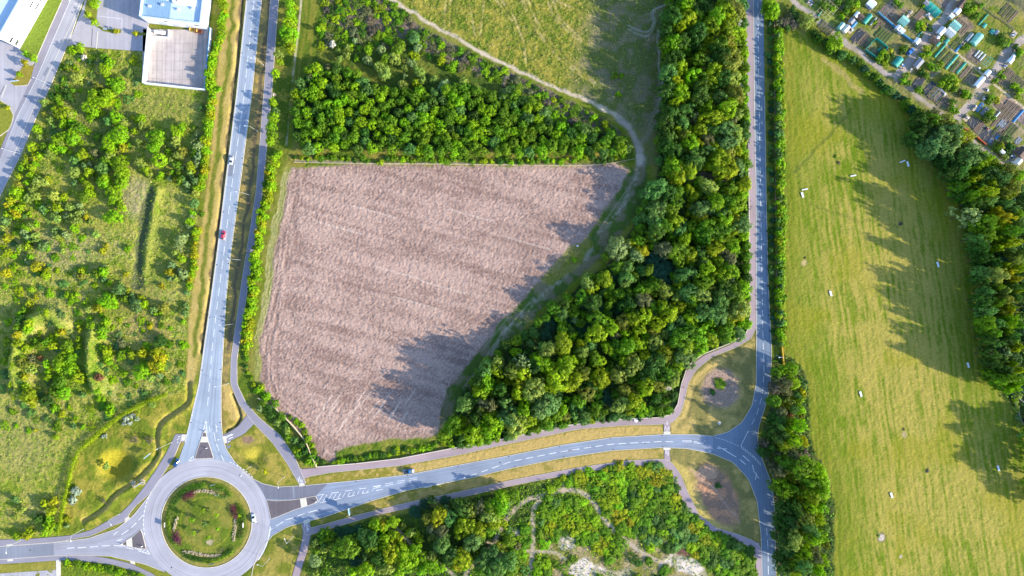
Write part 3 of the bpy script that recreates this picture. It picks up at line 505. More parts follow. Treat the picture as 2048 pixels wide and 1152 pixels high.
def uv_flat(o):       # world metres as uv for slabs with no lane
    me = o.data; u = me.uv_layers.new(name="uv"); co = np.empty(len(me.vertices) * 3, np.float32); me.vertices.foreach_get("co", co); co = co.reshape(-1, 3)
    li = np.empty(len(me.loops), np.int32); me.loops.foreach_get("vertex_index", li); u.data.foreach_set("uv", (co[li, :2] * .08).astype(np.float32).ravel())

M_A = paving_mat("worn_concrete_road", (.295, .335, .40), ((.27, .06, .84), (.40, .05, .88), (.62, .05, .86), (.75, .06, .84)), .14)
M_B = paving_mat("road_asphalt", (.225, .26, .335), ((.22, .07, .9), (.40, .06, .92), (.62, .06, .90), (.82, .07, .9)), .14)
M_Bd = paving_mat("new_asphalt", (.15, .15, .185), ((.3, .1, .93),), .10)
M_C = paving_mat("lane_asphalt", (.155, .20, .265), ((.25, .08, 1.12), (.75, .08, 1.12)), .12)
M_R = paving_mat("roundabout_paving", (.37, .35, .385), ((.28, .12, .92), (.72, .12, .93)), .10)
M_W = paving_mat("west_road_paving", (.31, .30, .34), ((.25, .1, .93), (.72, .1, .93)), .10)
M_D = paving_mat("estate_road_paving", (.32, .315, .35), ((.25, .08, .93), (.7, .08, .93)), .14)
M_P = paving_mat("pink_pavement", (.33, .255, .275), ((0, .12, .62), (1, .10, .80)), .08, .12)
M_P1 = paving_mat("grey_pavement", (.25, .23, .27), ((.5, .15, .96), (0, .1, .8)), .10)
M_CR = mat("pale_slab", (.58, .53, .44), .8, .08, 1.2)
M_KERB = mat("kerb_concrete", (.56, .49, .40), .85, .12, .6)
def paint_mat():
    m, n, l, b = new_mat("road_paint", .6); tc = n.new("ShaderNodeTexCoord"); z = n.new("ShaderNodeTexNoise"); z.inputs["Scale"].default_value = 1.6; z.inputs["Detail"].default_value = 5
    l.new(tc.outputs["Object"], z.inputs["Vector"]); r = n.new("ShaderNodeMapRange"); r.inputs[1].default_value = .3; r.inputs[2].default_value = .65; r.inputs[3].default_value = .45; r.inputs[4].default_value = .85; l.new(z.outputs["Fac"], r.inputs[0]); l.new(r.outputs[0], b.inputs["Base Color"]); return m
M_PAINT = paint_mat()
M_ISL = paving_mat("dark_island_paving", (.125, .105, .115), (), .1, .2)
M_YARD = paving_mat("yard_concrete", (.41, .35, .325), (), .16, .32, .14)
M_LOT = paving_mat("car_park_paving", (.37, .345, .37), (), .10, .14)

def structure(o, label=None):
    o["kind"] = "structure"
    if label: o["label"] = label
    return o
road_a = structure(sheet_strip("road", A_L, A_R, .030, M_A)); road_w = structure(sheet_strip("road", W_T, W_B, .034, M_W))
road_b = structure(sheet_strip("road", B_T, B_B, .026, M_B)); road_d = structure(sheet_strip("road", D_L, D_R, .030, M_D))
cl = C_L + [(1504, 811), (1484, 845), (1454, 865), (1424, 873)]
road_c = structure(sheet_strip("road", C_L, C_R[:8], .030, M_C))
road_s = structure(sheet_poly("road", [(1513, 767.9), (1512, 770), (1504, 811), (1484, 845), (1454, 865), (1424, 872.4), (1423.6, 907)] + S_L[1:] + C_R[::-1][:11], .022, M_C)); uv_flat(road_s)
road_n = structure(sheet_poly("road", [(497, 953), (525, 967), (555, 974), (609, 971), (655, 967), (633, 991), (600, 997), (566, 998.5), (532, 998), (520, 975)], .032, M_Bd)); uv_flat(road_n)
# the ring of the roundabout
def ring(name, r0, r1, z, m, parent=None, n=120, a0=0.0, a1=2 * math.pi, c=RC):
    k = n + 1; t = np.linspace(a0, a1, k); v = []; uv = []
    for r, zz, u in ((r0, z - .4, 0), (r0, z, 0), (r1, z, 1), (r1, z - .4, 1)):
        v.append(np.c_[(c[0] + r * np.cos(t) - 1024) * K, (576 - c[1] + r * np.sin(t)) * K, np.full(k, zz)]); uv.append(np.c_[np.full(k, float(u)), t * r * K])
    i = np.arange(k - 1); f = np.concatenate([np.stack([q * k + i, (q + 1) * k + i, (q + 1) * k + i + 1, q * k + i + 1], -1) for q in range(3)])
    return link(name, np_mesh(name, np.concatenate(v), f, [m], uvs=np.concatenate(uv)), parent)
road_r = structure(ring("road", 91, 127, .040, M_R))
seam = mat("tar_joint", (.10, .09, .10), .8)
mbj = MB()
def fline(mb, a, b, w, z, m):          # a painted bar from pixel a to pixel b, w metres wide
    (x0, y0), (x1, y1) = G(*a), G(*b); d = math.hypot(x1 - x0, y1 - y0); nx, ny = -(y1 - y0) / d * w / 2, (x1 - x0) / d * w / 2
    mb.add([(x0 + nx, y0 + ny, z), (x0 - nx, y0 - ny, z), (x1 - nx, y1 - ny, z), (x1 + nx, y1 + ny, z)], [(0, 1, 2, 3)], m)
def pline(mb, pts, w, z, m, step=1.5):
    q = resample(pts, step=step / K)
    for a, b in zip(q[:-1], q[1:]): fline(mb, a, b, w, z, m)
def dashes(mb, pts, on, off, w, z, m, start=0.0):
    a = np.asarray(pts, float); d = np.r_[0, np.cumsum(np.hypot(*np.diff(a, axis=0).T))]; s = start
    at_ = lambda t: (np.interp(t, d, a[:, 0]), np.interp(t, d, a[:, 1]))
    while s + on < d[-1]: fline(mb, at_(s), at_(s + on), w, z, m); s += on + off
def arc(r, a0, a1, n=40, c=RC): return [(c[0] + r * math.cos(math.radians(t)), c[1] - r * math.sin(math.radians(t))) for t in np.linspace(a0, a1, n)]
pline(mbj, arc(112, 0, 360, 160), .10, .046, seam)
o = mbj.build("joint_line", road_r)
def mids(a, b, n=60): return (resample(a, n) + resample(b, n)) / 2
mk = MB(); mid = [(508, 0), (488, 192), (462, 384), (446.5, 517), (436, 597), (424, 700), (419, 768), (413, 835)]
dashes(mk, mid, 17, 10.5, .26, .038, M_PAINT, 2); pline(mk, [(a + 1.6, b) for a, b in A_L[1:8]], .16, .038, M_PAINT, 6); pline(mk, [(a - 1.6, b) for a, b in A_R[1:8]], .16, .038, M_PAINT, 6)
for a, b in (((411.6, 842), (407, 861)), ((412.6, 842), (414, 866)), ((409, 855), (413.5, 858)), ((410, 849), (413, 851)), ((428, 865), (431, 882)), ((433, 888), (438.5, 902)), ((442, 910), (448, 922)), ((418.5, 851), (419.5, 864)), ((431.5, 848), (434, 864)), ((377, 923), (386, 912)), ((386, 912), (387.5, 917)), ((377, 923), (392, 918)), ((432, 852), (436, 854))): fline(mk, a, b, .28, .046, M_PAINT)
mk.build("lane_marking", road_a)
mk = MB()
dashes(mk, arc(129, 69, 44, 30), 4.2, 3.2, .35, .05, M_PAINT); dashes(mk, arc(126, 152, 194, 40), 5.5, 3.6, .35, .05, M_PAINT); pline(mk, arc(128, -4, -36, 20), .45, .05, M_PAINT)
for a, b in (((227, 1070), (236, 1063)), ((243, 1069.5), (257, 1060)), ((263, 1055), (273, 1045.5)), ((277, 1041), (286, 1030)), ((180, 1094), (196, 1092.5)), ((204, 1092), (220, 1091)), ((134, 1096.5), (149, 1095.5)), ((156, 1095.5), (172, 1094.5)), ((232, 1082.5), (245, 1078)), ((252, 1095), (267, 1098.5)), ((228, 1091), (250, 1092)), ((276, 1101), (300, 1109)), ((300, 1109), (294, 1099)), ((270, 1097), (284, 1100)), ((283, 1104), (290, 1100)), ((290, 1106), (296, 1102))): fline(mk, a, b, .32, .05, M_PAINT)
mk.build("lane_marking", road_r)
mk = MB()
dashes(mk, [(846, 976), (912, 961.5), (1024, 933.0 - 10.5), (1124, 903), (1224, 888), (1324, 883), (1360, 884)], 15, 8.5, .28, .036, M_PAINT, 3)
for i in range(13):                                      # hatched taper between the lanes
    t = i / 12; x0, y0 = 636 + 118 * t, 1005 - 25 * t; hh = 13 * (1 - t) + 1.5; fline(mk, (x0, y0), (x0 + hh * .62, y0 - hh), .22, .038, M_PAINT)
for i in range(5): a = 634 + 28 * i; fline(mk, (a, 990.5 - 4.2 * i), (a + 15, 988.5 - 4.2 * i), .24, .038, M_PAINT); fline(mk, (a + 6, 1005.5 - 6.0 * i), (a + 20, 1002.5 - 6.0 * i), .24, .038, M_PAINT)
for i in range(4): a = 746 + 24 * i; b_ = 975 - 5.2 * i; w_ = 16; fline(mk, (a, b_ + 2), (a + w_, b_ - 1.4), .2, .038, M_PAINT); fline(mk, (a, b_ - 2), (a + w_, b_ - 4.6), .2, .038, M_PAINT)
for a, b in (((552, 1052), (567, 1043)), ((571, 1040), (587, 1035)), ((596, 1032), (609, 1027)), ((617, 1025), (634, 1020)), ((534, 1064), (545, 1057))): fline(mk, a, b, .28, .038, M_PAINT)
for (a, b), (c, d) in (((1365, 882.6), (1382, 882.6)), ((1388, 884.0), (1406, 886.0))):
    for dy in (-1.3, 1.5): fline(mk, (a, b + dy), (c, d + dy), .2, .038, M_PAINT)
    for q in (0, .5, 1): fline(mk, (a + (c - a) * q, b + (d - b) * q - 1.3), (a + (c - a) * q + 1, b + (d - b) * q + 1.5), .2, .038, M_PAINT)
mk.build("lane_marking", road_b)
mk = MB()
dashes(mk, [(1515.6, 0), (1518, 192), (1521, 384), (1524, 560), (1526, 680), (1528, 740), (1525, 790), (1513, 830), (1496, 863)], 13, 9, .22, .038, M_PAINT, 4)
fline(mk, (1496, 863), (1481.5, 892), .22, .032, M_PAINT)
for off in (0, 3.2): dashes(mk, [(1482, 892 + off), (1500, 906 + off), (1514, 919 + off), (1524, 931 + off)], 2.4, 2.2, .3, .032, M_PAINT)
dashes(mk, [(1427, 874), (1450, 880), (1470, 889), (1481, 894)], 3, 2.6, .2, .032, M_PAINT)
for pts in ([(1413, 888), (1430, 891), (1430.5, 894.5), (1413, 891), (1413, 888)], [(1437, 893), (1453, 895), (1458, 905), (1472, 914)], [(1434, 896), (1450, 900.5), (1454, 898)], [(1485.5, 911), (1499.5, 923)], [(1480, 919), (1491.5, 929)], [(1505, 930), (1513.5, 946), (1509, 948), (1505, 930), (1510.5, 960), (1518, 957)], [(1513.5, 946), (1518, 957), (1521, 970), (1514, 971), (1510.5, 960)], [(1521, 978), (1525, 992), (1530, 990), (1526, 976.5), (1521, 978)], [(1527, 1003), (1529, 1019), (1534, 1018), (1532, 1002), (1527, 1003)], [(1529, 1029), (1532, 1045), (1534, 1045), (1533, 1028), (1529, 1029)]): pline(mk, pts, .3, .034, M_PAINT, 6)
dashes(mk, [(1533, 1054), (1536, 1100), (1538, 1240)], 17, 9, .24, .032, M_PAINT)
mk.build("lane_marking", road_c)
mk = MB(); pline(mk, [(a - .5, b) for a, b in D_L[1:6]], .3, .038, M_PAINT, 5); pline(mk, [(162, 0), (147, 40), (128, 80), (96, 150), (60, 232), (20, 330)], .22, .038, M_CR, 5)
for i in range(6): fline(mk, (141 + i * 1.5, 68 + i * .5), (137 + i * 1.5, 78 + i * .5), .2, .04, M_PAINT)
mk.build("lane_marking", road_d)

# repairs and gullies
M_PATCH = paving_mat("patched_asphalt", (.20, .21, .25), (), .1, .15)
for q, par, z in (([(446, 868), (452, 867), (462, 893), (455, 899)], road_a, .033), ([(-70, 1098), (107, 1086.5), (108, 1110.5), (-70, 1122)], road_w, .037), ([(584, 972.5), (588, 972.3), (590, 997), (587, 997)], road_n, .035), ([(1135, 899), (1150, 896.5), (1151, 902), (1136, 904.5)], road_b, .029), ([(1516, 430), (1522, 430), (1522, 452), (1516, 452)], road_c, .033), ([(458, 330), (467, 329), (464, 352), (455, 353)], road_a, .033), ([(86, 150), (95, 133), (99, 136), (90, 153)], road_d, .033)):
    o = sheet_poly("repair_patch", q, z, M_PATCH, .004, par); uv_flat(o)
M_IRON = mat("cast_iron", (.04, .04, .045), .6, .1, 4)
for par, ln, z in ((road_a, [(x + 2.2, y) for x, y in A_L[1:8]], .04), (road_a, [(x - 2.2, y) for x, y in A_R[1:8]], .04), (road_b, [(x, y + 1.8) for x, y in B_T[3:]], .036), (road_b, [(x, y - 1.8) for x, y in B_B[4:]], .036), (road_c, [(x - 1.6, y) for x, y in C_R[1:6]], .04)):
    for x, y in resample(ln, step=95): mb = MB(); mb.box((*G(x, y), z), (.5, .5, .012), M_IRON, .2); mb.build("drain_cover", par)
for x, y, par, z in ((420, 560, road_a, .04), (500, 90, road_a, .04), (1000, 925, road_b, .036), (1290, 886, road_b, .036), (1522, 300, road_c, .04), (343, 1135, road_r, .05), (480, 950, road_r, .05), (60, 1100, road_w, .042)): mb = MB(); mb.lathe([(.34, 0), (.34, .01)], M_IRON, (*G(x, y), z), 12); mb.build("manhole_cover", par)
pm = {0: M_P1, 1: M_P1, 11: M_P1}
for i, (a, b) in enumerate(PAVES):
    o = structure(sheet_strip("pavement", a, b, (.056 if i in (0, 2, 4, 8, 9) else .064) - .003 * i * .3, M_P1 if i in (0, 1, 8, 9, 10, 11) else M_P, step=2.0))
    if i == 3:
        mk = MB()
        for q in ((1334, 842, 1334, 850), (1334, 856, 1334, 863), (1331, 853, 1329, 860), (1337, 853, 1338.5, 860)): fline(mk, q[:2], q[2:], .3, .075, M_PAINT)
        mk.build("path_marking", o)
    if i == 7:
        mk = MB()
        for q in ((1332, 898, 1332, 908), (1336, 902, 1336, 912)): fline(mk, q[:2], q[2:], .3, .078, M_PAINT)
        mk.build("path_marking", o)
mk = MB()
for q in ((595.5, 956, 598.5, 964), (598, 953, 603, 967), (603, 959, 605.5, 965), (610, 1047, 610, 1053), (614, 1046, 614.5, 1063), (617, 1056, 617.5, 1060), (455, 872, 464, 868), (453, 875, 467, 868.5), (457, 878, 466, 874), (456, 884, 461, 882), (356, 873, 361, 873.5), (354, 880, 359, 876), (354, 886, 357, 883)): fline(mk, q[:2], q[2:], .32, .078, M_PAINT)
o = structure(mk.build("path_marking"))
# pale dropped kerb slabs at the crossings
slabs = [[(364, 869), (373, 869), (369, 882), (361, 881)], [(444, 873), (453, 872), (454, 885), (450, 887)], [(598, 967), (608, 966), (610, 972), (599, 973)], [(1327, 863), (1341, 863), (1341, 869.5), (1327, 869.5)], [(1326, 895), (1341, 895), (1341, 900), (1327, 900)], [(607, 1041), (618, 1037), (621, 1044), (608, 1048)], [(250, 1036), (257, 1033), (261, 1037), (250, 1046)], [(258, 1120), (269, 1122), (270, 1129), (262, 1127)], [(13, 1089), (25, 1088), (24, 1091), (12, 1092)], [(15, 1119), (26, 1118), (26, 1122), (15, 1123)], [(132, 1081), (137, 1080.5), (137, 1082), (132, 1082.5)]]
mb = MB()
for q in slabs: sheet_poly("", q, .082, M_CR, joined=mb)
structure(mb.build("crossing_slab"))
# kerb stones
mb = MB()
def kerb(pts, w=.24, h=.11):
    q = resample(pts, step=2.5 / K)
    for a, b in zip(q[:-1], q[1:]):
        (x0, y0), (x1, y1) = G(*a), G(*b); d = math.hypot(x1 - x0, y1 - y0)
        mb.box(((x0 + x1) / 2, (y0 + y1) / 2, h - .15), (d + .02, w, .3), M_KERB, math.atan2(y1 - y0, x1 - x0))
kerb(arc(91, 0, 360, 100), .3, .16)
kerb([(a - .3, b) for a, b in A_L[:9]]); kerb([(a + .3, b) for a, b in A_R[:9]]); kerb(A_R[8:] + [(497, 953)]); kerb(B_T); kerb(B_B[1:]); kerb(J_T); kerb(S_L)
kerb(C_R[2:]); kerb([(a - .2, b) for a, b in C_L]); kerb(W_T); kerb(W_B[:-1]); kerb(B_B[:2][::-1] + [(506, 1135), (500, 1170)]); kerb(D_R)
for a, b in (P1, P3): kerb(a, .16, .10); kerb(b, .16, .10)
kerb(P4[1], .16, .10); kerb(P2[1], .16, .10); kerb([(125, 0), (98, 60), (70, 125)], .3); kerb([(62, 158), (55, 172), (30, 172)], .3); kerb([(0, 200), (18, 212), (28, 232), (20, 258), (0, 272)], .3)
structure(mb.build("kerb"))
# splitter islands
def island(pts, slab, label):
    r = empty("traffic_island", (*G(*pts[0]), .03)); tag(r, label, "traffic island")
    m1 = MB(); sheet_poly("", pts, .17, M_ISL, .3, joined=m1); o = m1.build("paving"); uv_flat(o); m2 = MB(); q = list(pts) + [pts[0]]
    for a, b in zip(q[:-1], q[1:]):
        (x0, y0), (x1, y1) = G(*a), G(*b); d = math.hypot(x1 - x0, y1 - y0); m2.box(((x0 + x1) / 2, (y0 + y1) / 2, .03), (d, .22, .31), M_KERB, math.atan2(y1 - y0, x1 - x0))
    k = m2.build("kerb_edge"); m3 = MB(); sheet_poly("", slab, .192, M_CR, .2, joined=m3); s = m3.build("crossing_slab")
    for c in (o, k, s): c.parent = r; c.matrix_parent_inverse = Matrix.Translation(-r.location)
    return r
island([(410.5, 860), (413, 870), (418, 887.4), (427.4, 916), (409, 917), (389.5, 917.5), (400, 884.5), (406, 866)], [(404.6, 873), (414.3, 873), (417.4, 884.5), (400.6, 884.5)], "long dark triangular island north of the roundabout crossed by a pale slab")
island([(241, 1088.5), (265, 1073.5), (281, 1058.5), (285, 1067), (292.5, 1098), (266, 1094.5)], [(253, 1081.5), (264, 1074.5), (265.5, 1094), (253.5, 1091.5)], "small dark triangular island west of the roundabout with a cream slab")
island([(533, 999.5), (556, 1001.5), (586, 999.5), (612, 995), (631, 992), (635.5, 1000), (633, 1005), (614.7, 1011.7), (590, 1019), (566, 1029), (542, 1038.5), (538, 1020)], [(600, 998), (612.3, 995.6), (615, 1011), (602.5, 1014.8)], "broad dark island east of the roundabout with a cream crossing slab")
# yards and car parks
for nm, q, m in (("yard", YARD, M_YARD), ("car_park", FORE, M_LOT), ("car_park", WESTYARD, M_LOT), ("car_park", [(-70, 1150), (0, 1147), (60, 1143), (113, 1139.5), (113, 1240), (-70, 1240)], M_LOT)):
    o = structure(sheet_poly(nm, q, .05, m)); uv_flat(o)
o = structure(sheet_poly("pavement", [(112, 1120.5), (121, 1120), (123, 1240), (113.5, 1240)], .075, M_CR))
mk = MB()
for i in range(6): fline(mk, (40 + 17 * (i - 3), 1147.5), (41 + 17 * (i - 3), 1175), .14, .06, M_PAINT)
fline(mk, (196, 63), (193, 98), .5, .06, M_CR); fline(mk, (185, 57), (183, 93), .3, .062, seam); fline(mk, (196, 32), (245, 38), .16, .06, M_PAINT); fline(mk, (245, 38), (242, 58), .16, .06, M_PAINT); fline(mk, (13, 170), (3, 196), .5, .06, M_CR); fline(mk, (0, 190), (9, 172), .3, .062, seam)
for i in range(6):
    a = 300 + 17 * i; fline(mk, (a, 75), (a - 4, 168), .06, .06, seam)
for i in range(5): a = 85 + 18 * i; fline(mk, (292, a), (408, a + 3), .06, .063, seam)
structure(mk.build("car_park_marking"))
for q, lab in (([(195, -40), (195, 20), (192, 49), (176, 36), (168, 26), (182, -40)], "g"), ([(192, 50), (215, 58), (243, 60), (242, 66), (228, 67), (205, 62)], "g"), ([(270, 64), (291, 66), (291, 71), (272, 70)], "g")):
    structure(sheet_poly("verge", q, .10, mat("verge_grass", (.17, .185, .02), .95, .25, .8)))
structure(sheet_poly("verge", [(-70, 182), (0, 200), (18, 212), (28, 232), (20, 258), (0, 271), (-70, 320)], .10, mat("verge_grass_light", (.20, .21, .02), .95, .25, .8)))
structure(sheet_poly("verge", [(40, 100), (95, 0), (125, -50), (140, -50), (124, 0), (70, 124), (60, 118)], .10, mat("verge_grass_rank", (.13, .185, .015), .95, .3, .9)))
structure(sheet_poly("verge", [(46, 132), (68, 131), (60, 160), (52, 170), (30, 172), (22, 166), (36, 148)], .10, mat("verge_grass_dry", (.24, .20, .03), .95, .25, .8)))
# ------------------------------------------------------------------ foliage
def leaf_mat():
    m, n, l, b = new_mat("leaves", .6); out = [q for q in n if q.type == 'OUTPUT_MATERIAL'][0]
    oi = n.new("ShaderNodeObjectInfo"); at = n.new("ShaderNodeAttribute"); at.attribute_name = "tint"
    def rng(v, a, c, lo, hi):
        r_ = n.new("ShaderNodeMapRange"); r_.inputs[1].default_value = a; r_.inputs[2].default_value = c; r_.inputs[3].default_value = lo; r_.inputs[4].default_value = hi; l.new(v, r_.inputs[0]); return r_.outputs[0]
    sc = n.new("ShaderNodeVectorMath"); sc.operation = 'SCALE'; l.new(oi.outputs["Color"], sc.inputs[0]); l.new(rng(at.outputs["Fac"], 0, 1, .45, 1.5), sc.inputs["Scale"])
    hs = n.new("ShaderNodeHueSaturation"); l.new(sc.outputs[0], hs.inputs["Color"]); l.new(rng(oi.outputs["Random"], 0, 1, .482, .512), hs.inputs["Hue"]); l.new(rng(at.outputs["Fac"], 0, 1, .9, 1.12), hs.inputs["Value"])
    l.new(hs.outputs[0], b.inputs["Base Color"]); b.inputs["Specular IOR Level"].default_value = .25
    tr = n.new("ShaderNodeBsdfTranslucent"); l.new(hs.outputs[0], tr.inputs["Color"]); mx = n.new("ShaderNodeMixShader"); mx.inputs[0].default_value = .34
    l.new(b.outputs[0], mx.inputs[1]); l.new(tr.outputs[0], mx.inputs[2]); l.new(mx.outputs[0], out.inputs["Surface"]); return m
M_LEAF = leaf_mat(); M_BARK = mat("bark", (.11, .085, .06), .9, .25, 3.0)
def leaf_quads(cen, nrm, size, rng):
    """one small leaf-spray quad per centre, turned roughly along nrm"""
    k = len(cen); nr = nrm + rng.normal(0, .38, (k, 3)); nr /= np.linalg.norm(nr, axis=1)[:, None] + 1e-9
    a = np.cross(nr, rng.normal(0, 1, (k, 3))); a /= np.linalg.norm(a, axis=1)[:, None] + 1e-9; b_ = np.cross(nr, a)
    s = (size * rng.uniform(.6, 1.35, k))[:, None]; a = a * s; b_ = b_ * s * .62
    return np.stack([cen - a, cen - b_, cen + a, cen + b_], 1).reshape(-1, 3)
def crown_mesh(name, seed, clumps, per, leaf, flat=.75, lobes=.2, clump_r=(.16, .30), inner=.25, donut=False):
    """unit crown (radius about 1, base at z=0, top near z=1.5*flat): clumps of leaf sprays over an uneven shell"""
    rng = np.random.default_rng(seed); cs = []; ph = rng.uniform(0, 6.28, 5)
    while len(cs) < clumps:
        d = rng.normal(0, 1, 3); d /= np.linalg.norm(d)
        if d[2] < -.35: continue
        az = math.atan2(d[1], d[0]); rad = 1 + lobes * (.5 * math.sin(2 * az + ph[0]) + .5 * math.sin(3 * az + ph[1]) + .35 * math.sin(5 * az + ph[2]))
        s = rng.uniform(.62, .92) if rng.random() > inner else rng.uniform(.2, .6)
        if donut and math.hypot(d[0], d[1]) < .3: continue
        c = d * s * rad; r = rng.uniform(*clump_r)
        if any(np.linalg.norm(c - q[0]) < .62 * min(r, q[1]) for q in cs) and rng.random() < .8: continue
        cs.append((c, r, rng.uniform(0, 1)))
    V_, T_ = [], []
    for c, r, t in cs:
        k = int(per * (r / .23) ** 2); d = rng.normal(0, 1, (k, 3)); d[:, 2] = np.where(d[:, 2] < -.3, -d[:, 2], d[:, 2]); d /= np.linalg.norm(d, axis=1)[:, None]
        cen = c + d * r * rng.uniform(.6, 1.08, k)[:, None] * np.array([1, 1, .85]); out = d + .5 * c / (np.linalg.norm(c) + .01) + np.array([0, 0, .2])
        V_.append(leaf_quads(cen, out, leaf, rng)); T_.append(np.clip(.5 * t + .5 * rng.random(k), 0, 1))
    v = np.concatenate(V_); v[:, 2] = (v[:, 2] + .55) * flat
    return np_mesh(name, v, np.arange(len(v)).reshape(-1, 4), [M_LEAF], fattr=np.concatenate(T_))
BIG = [crown_mesh("crown_big", 100 + i, 95, 46, .062, .80, .22, (.12, .24), .12) for i in range(6)]
MIDC = [crown_mesh("crown_mid", 200 + i, 52, 40, .085, .85, .22, (.16, .28), .12) for i in range(7)]
SML = [crown_mesh("crown_small", 300 + i, 26, 30, .13, .85, .25, (.2, .34), .15) for i in range(8)]
SPIKE = [crown_mesh("crown_feathery", 400 + i, 60, 26, .10, .75, .45, (.08, .18), .05) for i in range(4)]
DONUT = crown_mesh("crown_ring", 500, 62, 44, .075, .7, .08, (.14, .26), .05, True)
def trunk_mesh(seed):
    rng = random.Random(seed); mb = MB(); mb.tube([(0, 0, 0), (.02, .01, .4), (.0, .03, .75), (.02, 0, 1.1)], .075, M_BARK, 8, .03)
    for i in range(6):
        a = i * 1.05 + rng.uniform(-.3, .3); z = rng.uniform(.35, .8); e = rng.uniform(.45, .75)
        mb.tube([(0, 0, z), (e * .5 * math.cos(a), e * .5 * math.sin(a), z + .22), (e * math.cos(a), e * math.sin(a), z + .5)], .035, M_BARK, 6, .012)
    o = mb.build("trunk_source", smooth=True); me = o.data; bpy.data.objects.remove(o); return me
TRUNK = [trunk_mesh(i) for i in range(4)]
PAL = dict(d=(.052, .138, .012), m=(.125, .260, .006), y=(.265, .375, .004), l=(.215, .410, .003), g=(.115, .255, .045), s=(.23, .335, .11), o=(.210, .245, .025), b=(.150, .165, .060), w=(.55, .52, .44), Y=(.34, .36, .006), p=(.16, .012, .07), n=(.14, .26, .06), r=(.26, .12, .05), q=(.265, .365, .055), t=(.032, .110, .045), k=(.15, .13, .085))
WORD = dict(d="dark green", m="mid green", y="yellow-green", l="bright lime-green", g="grey-green", s="pale sage-green", o="golden olive", b="brownish", w="white-blossomed", Y="bright yellow", p="deep purple", n="mint-green", r="rusty red", q="pale straw-green", t="bluish dark green", k="dull brown")
def parse(txt): return [(float(a), float(b), float(c), d) for a, b, c, d in (q.split() for q in txt.replace("\n", ";").split(";") if q.strip())]
def Z(ox, oy, s, txt): return [(ox + a / s, oy + b / s, c / s, d) for a, b, c, d in parse(txt)]
vrng = random.Random(21)
def col_of(c, j=.16):
    v = vrng.uniform(1 - j, 1 + j); r, g_, b_ = PAL[c]; h = vrng.uniform(-.08, .08); return (r * v * (1 + h), g_ * v, b_ * v * (1 - h), 1)
SIZES = ((6.5, "tiny"), (10.5, "small"), (16, "mid-sized"), (24, "large"), (999, "huge"))
SEEN = {}
def label_for(noun, c, r, place, extra=""):
    sz = next(w for lim, w in SIZES if r < lim); return " ".join(f"{sz} {WORD[c]} {noun}{extra} {place}".split())
def plant(px, py, r, c, name, cat, place, group, hf=1.7, hmin=.5, hmax=99, mesh=None, single=False, noun=None, label=None, deep=0.0, squash=1.0):
    """one tree or shrub: crown seen at photo pixel (px, py) with radius r pixels; its foot goes where it really stands"""
    R_ = r * K * 1.12; h = min(hmax, max(hmin, R_ * hf)); x, y = P(px, py, h * .8)
    zb = zg(x, y)
    if mesh is None: mesh = vrng.choice(BIG if r >= 9 else MIDC if r >= 6.5 else SML)
    if c == 's' and r > 9 and vrng.random() < .3: mesh = vrng.choice(SPIKE)
    top = float(max(v.co.z for v in mesh.vertices)) if mesh.name not in TOPS else TOPS[mesh.name]; TOPS[mesh.name] = top
    lab = label or label_for(noun or name.replace("_", " "), c, r, place)
    ck = min(h, max(R_ * 1.9, h * deep)) ; zs = ck / top
    if single or h < 4.0:
        o = link(name, mesh, None, (x, y, max(0, h - ck) - .05 + zb), vrng.uniform(0, 6.28)); o.scale = (R_ * vrng.uniform(.92, 1.08), R_ * vrng.uniform(.92, 1.08) * squash, zs); o.color = col_of(c)
    else:
        o = empty(name, (x, y, -.05 + zb), vrng.uniform(0, 6.28)); cr = link("crown", mesh, o, (0, 0, h - ck)); cr.scale = (R_ * vrng.uniform(.84, 1.16), R_ * vrng.uniform(.84, 1.16), zs); cr.color = col_of(c)
        t = link("trunk", vrng.choice(TRUNK), o); t.scale = (max(1.2, R_ * .8), max(1.2, R_ * .8), h * .62)
    tag(o, lab, cat, group); return o
TOPS = {}
def zg(x, y):
    i, j = int((576 - y / K + 84) / ST + .5), int((x / K + 1024 + 84) / ST + .5)
    return max(-.1, float(Zh[min(max(i, 0), NY - 1), min(max(j, 0), NX - 1)]))
def scatter(poly, gap, seed, keep=None, tries=30000, limit=9999):
    rng = random.Random(seed); xs = [p[0] for p in poly]; ys = [p[1] for p in poly]; out = []; cell = {}
    for _ in range(tries):
        x, y = rng.uniform(min(xs), max(xs)), rng.uniform(min(ys), max(ys))
        if not in_poly(np.array([x]), np.array([y]), poly)[0]: continue
        k = (int(x // gap), int(y // gap))
        if any(math.hypot(x - q[0], y - q[1]) < gap for i in (-1, 0, 1) for j in (-1, 0, 1) for q in cell.get((k[0] + i, k[1] + j), ())): continue
        cell.setdefault(k, []).append((x, y)); out.append((x, y))
        if len(out) >= limit: break
    return out
def nearest_place(px, py, marks): return min(marks, key=lambda m: (px - m[0]) ** 2 + (py - m[1]) ** 2)[2]
